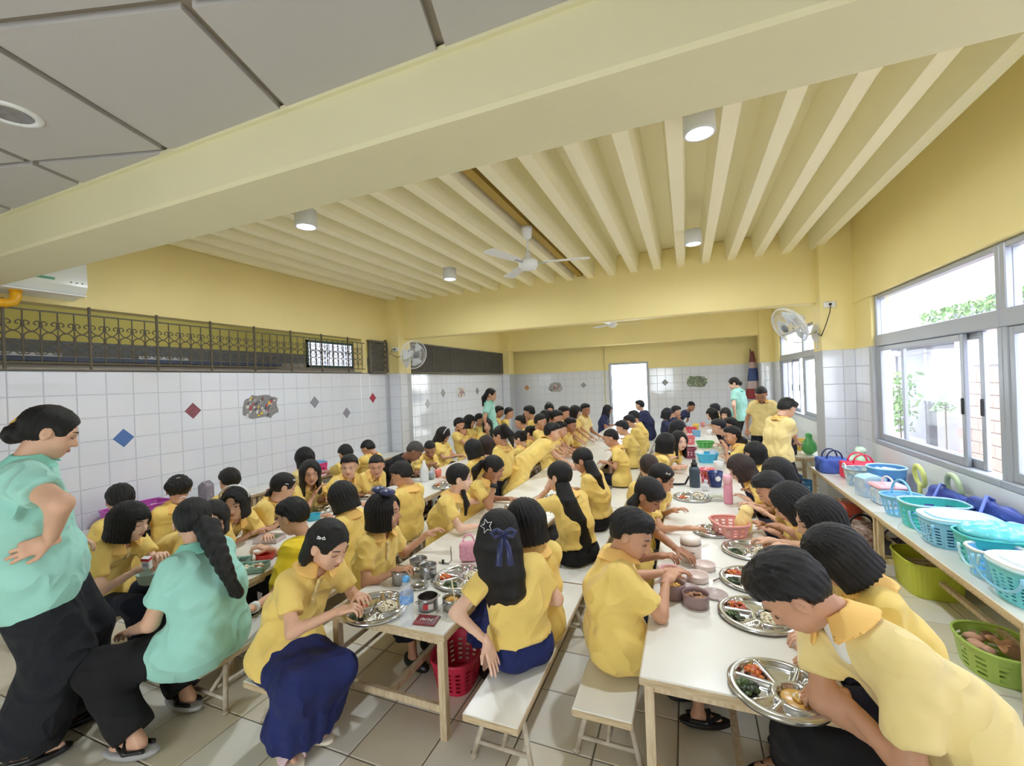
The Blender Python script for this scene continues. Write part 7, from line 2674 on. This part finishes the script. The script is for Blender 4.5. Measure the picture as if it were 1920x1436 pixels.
b.tube([(0, 0.09 * math.cos(q), 0.16 + 0.06 * math.sin(q)) for q in np.linspace(0, math.pi, 10)], 0.007, M_WPL, seg=6)
b.build('handle', None, t)
t = thing('carton_box', 'white and pale blue carton standing on the side table', 'box', (1.46, 4.66, z0), 0.25)
b = MB()
b.box((-0.09, -0.07, 0), (0.09, 0.07, 0.16), mat('white_blue_card', (214, 228, 240), rough=0.5, rgb2=(160, 190, 222), vscale=12), bev=0.006)
b.build('box_body', None, t)
b = MB()
b.prism([(-0.09, 0.16), (0.09, 0.16), (0.03, 0.185), (-0.05, 0.18)], -0.07, 0.07, M_ICE, axis='y')
b.build('flap', None, t)
basket('cream oval basket with blue printed spots and a wire handle', (1.53, 5.06, z0), 0.30, 0.24, 0.16, mat('cream_printed_plastic', (230, 232, 216), rough=0.4, rgb2=(120, 160, 196), vscale=24), 0.0, (14, 2), taper=0.85, p=2.4, handle='ends', hm=M_WPL, group=GS)
basket('round deep blue laundry basket against the window wall', (1.64, 4.86, z0), 0.28, 0.30, 0.22, mat('cornflower_plastic', (92, 152, 214), rough=0.4), 0.0, (16, 2), taper=0.85, p=2, rim=M_ICE, group=GS, filled=[M_WPL, M_ICE])


def tote(label, c, sx, sy, h, m, rz, hm=None, group='bags on the side tables', soft=0.02):
    t = thing('tote_bag', label, 'bag', c, rz, group)
    v, q = surface(lambda p_: s_box(p_, (-sx / 2, -sy / 2, 0), (sx / 2, sy / 2, h), soft) + F4(0.006) * np.sin(p_[:, 0] * 45 + p_[:, 2] * 30) * np.sin(p_[:, 1] * 50 + p_[:, 2] * 25),
                   (-sx / 2 - .03, -sy / 2 - .03, -0.01), (sx / 2 + .03, sy / 2 + .03, h + .03), 0.011)
    v[:, 2] = np.maximum(v[:, 2], 0)
    link('bag_body', qmesh('bag_body', [(v, q, 0)], [m]), t)
    for s in (1, -1):
        b = MB()
        b.tube([(sx * 0.28 * math.cos(k), s * sy * 0.3, h * 0.97 + 0.09 * math.sin(k)) for k in np.linspace(0, math.pi, 10)], 0.008, hm or m, seg=6)
        b.build('handle', None, t)
    return t


tote('red insulated lunch bag behind the cream oval basket', (1.60, 5.36, z0), 0.30, 0.20, 0.17, mat('coral_red_cloth', (226, 62, 92), rough=0.6), 0.1)
tote('clear and royal blue bag at the far end of the side table', (1.44, 5.66, z0), 0.26, 0.22, 0.16, mat('royal_blue_cloth', (74, 104, 196), rough=0.55), 0.1, MATS['navy_plastic'])
blob('carrier_bag', 'white and green striped carrier bag beside the pillar', 'bag', (1.66, 5.62, z0),
     lambda q: smin(s_ell(q, (0, 0, 0.10), (0.11, 0.10, 0.10)), s_cap(q, (0.0, 0, 0.17), (0.02, 0, 0.24), 0.02, 0.05), 0.05) + F4(0.008) * np.sin(q[:, 0] * 60 + q[:, 2] * 40) * np.sin(q[:, 1] * 60), (-0.14, -0.14, 0.0), (0.14, 0.14, 0.32), 0.012,
     mat('white_green_film', (232, 240, 234), rough=0.3, rgb2=(126, 196, 140), vscale=9))
M_DBLUE = mat('deep_blue_nylon', (52, 74, 160), rough=0.45)


def slumped(label, c, rz, sx, sy, h):
    t = thing('tote_bag', label, 'bag', c, rz, 'bags on the side tables')
    v, q = surface(lambda p_: smin(s_box(p_, (-sx / 2, -sy / 2, 0), (sx / 2, sy / 2, h * 0.5), 0.05), s_box(p_, (-sx / 2, sy * 0.1, 0), (sx / 2, sy / 2, h), 0.03), 0.06) + F4(0.008) * np.sin(p_[:, 0] * 32 + p_[:, 1] * 20) * np.sin(p_[:, 2] * 40 - p_[:, 1] * 22),
                   (-sx / 2 - .03, -sy / 2 - .03, 0), (sx / 2 + .03, sy / 2 + .03, h + .03), 0.013)
    v[:, 2] = np.maximum(v[:, 2], 0)
    link('bag_body', qmesh('bag_body', [(v, q, 0)], [M_DBLUE]), t)
    b = MB()
    b.tube([(-0.07, sy * .45, h), (-0.05, sy * .2, h + 0.03), (0.03, -0.04, h * .7), (0.05, -sy * .3, h * .56)], 0.010, mat('blue_webbing', (110, 130, 210), rough=0.6), seg=6)
    b.build('strap', None, t)
    return t


slumped('deep blue nylon bag slumped under the window sill, farther one', (1.69, 4.12, z0), math.radians(-90), 0.42, 0.20, 0.20)
sb = slumped('deep blue nylon bag with white letters under the window sill, nearer one', (1.71, 3.62, z0), math.radians(-90), 0.46, 0.18, 0.24)
tc_ = bpy.data.curves.new('lettering', 'FONT')
tc_.body = 'EVENT'
tc_.size = 0.055
tc_.extrude = 0.0015
to_ = bpy.data.objects.new('lettering_source', tc_)
tm_ = bpy.data.meshes.new_from_object(to_)
bpy.data.objects.remove(to_)
tm_.materials.clear()
tm_.materials.append(M_WPL)
link('lettering', tm_, sb, (-0.02, -0.098, 0.055), (math.radians(80), 0, 0))
for lb, c, rgb, r in (('yellow-green round fan handle leaning behind the blue bags', (1.735, 4.50, z0), (206, 214, 126), 0.075), ('pale olive ring leaning against the wall under the window', (1.775, 4.10, z0), (170, 186, 150), 0.085)):
    t = thing('plastic_ring', lb, 'ring', c, math.pi / 2)
    b = MB()
    m_ = mat('ring_%d' % rgb[0], rgb, rough=0.4)
    b.tube([(r * math.cos(q), 0.012 * math.sin(q), 0.22 + r * 1.1 * math.sin(q)) for q in np.linspace(0, 2 * math.pi, 20, endpoint=False)], 0.018, m_, seg=8, closed=True)
    b.bar((0, 0, 0.0), (0, 0, 0.22 - r), 0.016, m_, seg=8)
    b.build('ring_body', None, t)
blob('carrier_bag', 'clear blue plastic bag bunched near the end of the side table', 'bag', (1.70, 3.30, z0),
     lambda q: s_ell(q, (0, 0, 0.10), (0.08, 0.14, 0.11)) + F4(0.010) * np.sin(q[:, 0] * 50 + q[:, 2] * 60) * np.sin(q[:, 1] * 55), (-0.12, -0.2, 0.0), (0.12, 0.2, 0.25), 0.012, mat('ice_film', (176, 220, 238), rough=0.15, alpha=0.7))
# second side table, beyond the pillar
tote('dark charcoal bag that the bending boy reaches into', (1.24, 6.72, ZB * 0 + 0.501), 0.16, 0.14, 0.30, mat('charcoal_cloth_bag', (58, 54, 64), rough=0.7), 0.2)
basket('yellow plastic box behind the dark bag', (1.40, 7.15, 0.501), 0.26, 0.2, 0.14, mat('warm_yellow_plastic', (240, 206, 92), rough=0.4), 0, (10, 2), taper=0.93, p=5)
blob('carrier_bag', 'green carrier bag standing beside the pillar', 'bag', (1.47, 6.74, 0.501),
     lambda q: smin(s_ell(q, (0, 0, 0.10), (0.09, 0.08, 0.10)), s_cap(q, (0.0, 0, 0.17), (0.0, 0, 0.25), 0.02, 0.04), 0.05) + F4(0.006) * np.sin(q[:, 0] * 70 + q[:, 2] * 50) * np.sin(q[:, 1] * 60), (-0.12, -0.12, 0.0), (0.12, 0.12, 0.32), 0.011, mat('leaf_green_film', (96, 180, 104), rough=0.3))
basket('brown basket by the far windows', (1.38, 7.9, 0.501), 0.24, 0.2, 0.12, mat('brown_plastic', (110, 88, 80), rough=0.5), 0, (10, 2))
# under the side tables
M_LIME = mat('lime_plastic', (196, 204, 70), rough=0.4)
basket('yellow-green tub on the floor under the side table', (1.56, 3.98, 0.002), 0.34, 0.44, 0.23, M_LIME, 0, (12, 0), taper=0.86, p=4, rim=M_LIME)
basket('lime green open-work basket on the floor by the near table leg', (1.46, 3.02, 0.002), 0.32, 0.38, 0.15, mat('lime_green_plastic', (180, 210, 106), rough=0.4), 0, (12, 4), taper=0.85, p=2.4, filled=[mat('peach_cloth', (224, 176, 150), rough=0.8), mat('brown_cloth', (150, 116, 100), rough=0.8)])
basket('teal blue basket on the floor at the picture edge', (1.52, 2.66, 0.002), 0.24, 0.26, 0.16, mat('teal_blue_plastic', (58, 130, 150), rough=0.4), 0, (12, 3))
t = thing('woven_bag', 'round woven brown and white bag on the floor under the side table', 'bag', (1.40, 4.72, 0.002), 0.3)
b = MB()
b.lathe([(0.10, 0), (0.15, 0.04), (0.165, 0.12), (0.15, 0.20), (0.12, 0.22)], (0, 0, 0), mat('woven_check', (206, 186, 172), rough=0.8, rgb2=(110, 70, 66), vscale=34), seg=24)
b.build('bag_body', None, t)
b = MB()
b.tube([(0.10 * math.cos(q), 0.0, 0.21 + 0.09 * math.sin(q)) for q in np.linspace(0, math.pi, 10)], 0.010, M_SHOE, seg=6)
b.build('handle', None, t)
tote('black bag with looped straps on the floor beside the woven bag', (1.60, 4.52, 0.002), 0.26, 0.3, 0.14, MATS['charcoal_cloth_bag'], 0.2)
for k, (zz, lb) in enumerate(((0.002, 'lowest brick red stool of the stack under the side table'), (0.10, 'middle brick red stool of the stack under the side table'), (0.20, 'topmost brick red stool of the stack under the side table'))):
    t = thing('plastic_stool', lb, 'stool', (1.42, 5.14, zz), 0, 'stacked red stools')
    b = MB()
    b.lathe([(0.11, 0), (0.10, 0.075), (0.095, 0.09), (0.0001, 0.092)], (0, 0, 0), mat('brick_red_plastic', (206, 96, 76), rough=0.45), seg=16, p=4)
    b.build('stool_body', None, t)
for lb, c in (('blue crate on the floor below the far side table', (1.30, 7.0, 0.002)), ('blue tub on the floor beside the pillar', (1.36, 6.66, 0.002))):
    basket(lb, c, 0.26, 0.24, 0.16, mat('steel_blue_plastic', (64, 132, 178), rough=0.4), 0, (10, 3), group='blue crates under the side table')
blob('carrier_bag', 'pale translucent bag hanging low behind the middle row bench', 'bag', (-0.56, 6.55, 0.002),
     lambda q: s_ell(q, (0, 0, 0.12), (0.09, 0.10, 0.13)) + F4(0.006) * np.sin(q[:, 0] * 60 + q[:, 2] * 50), (-0.12, -0.14, 0.0), (0.12, 0.14, 0.28), 0.014, mat('pale_film', (226, 228, 236), rough=0.25, alpha=0.8))
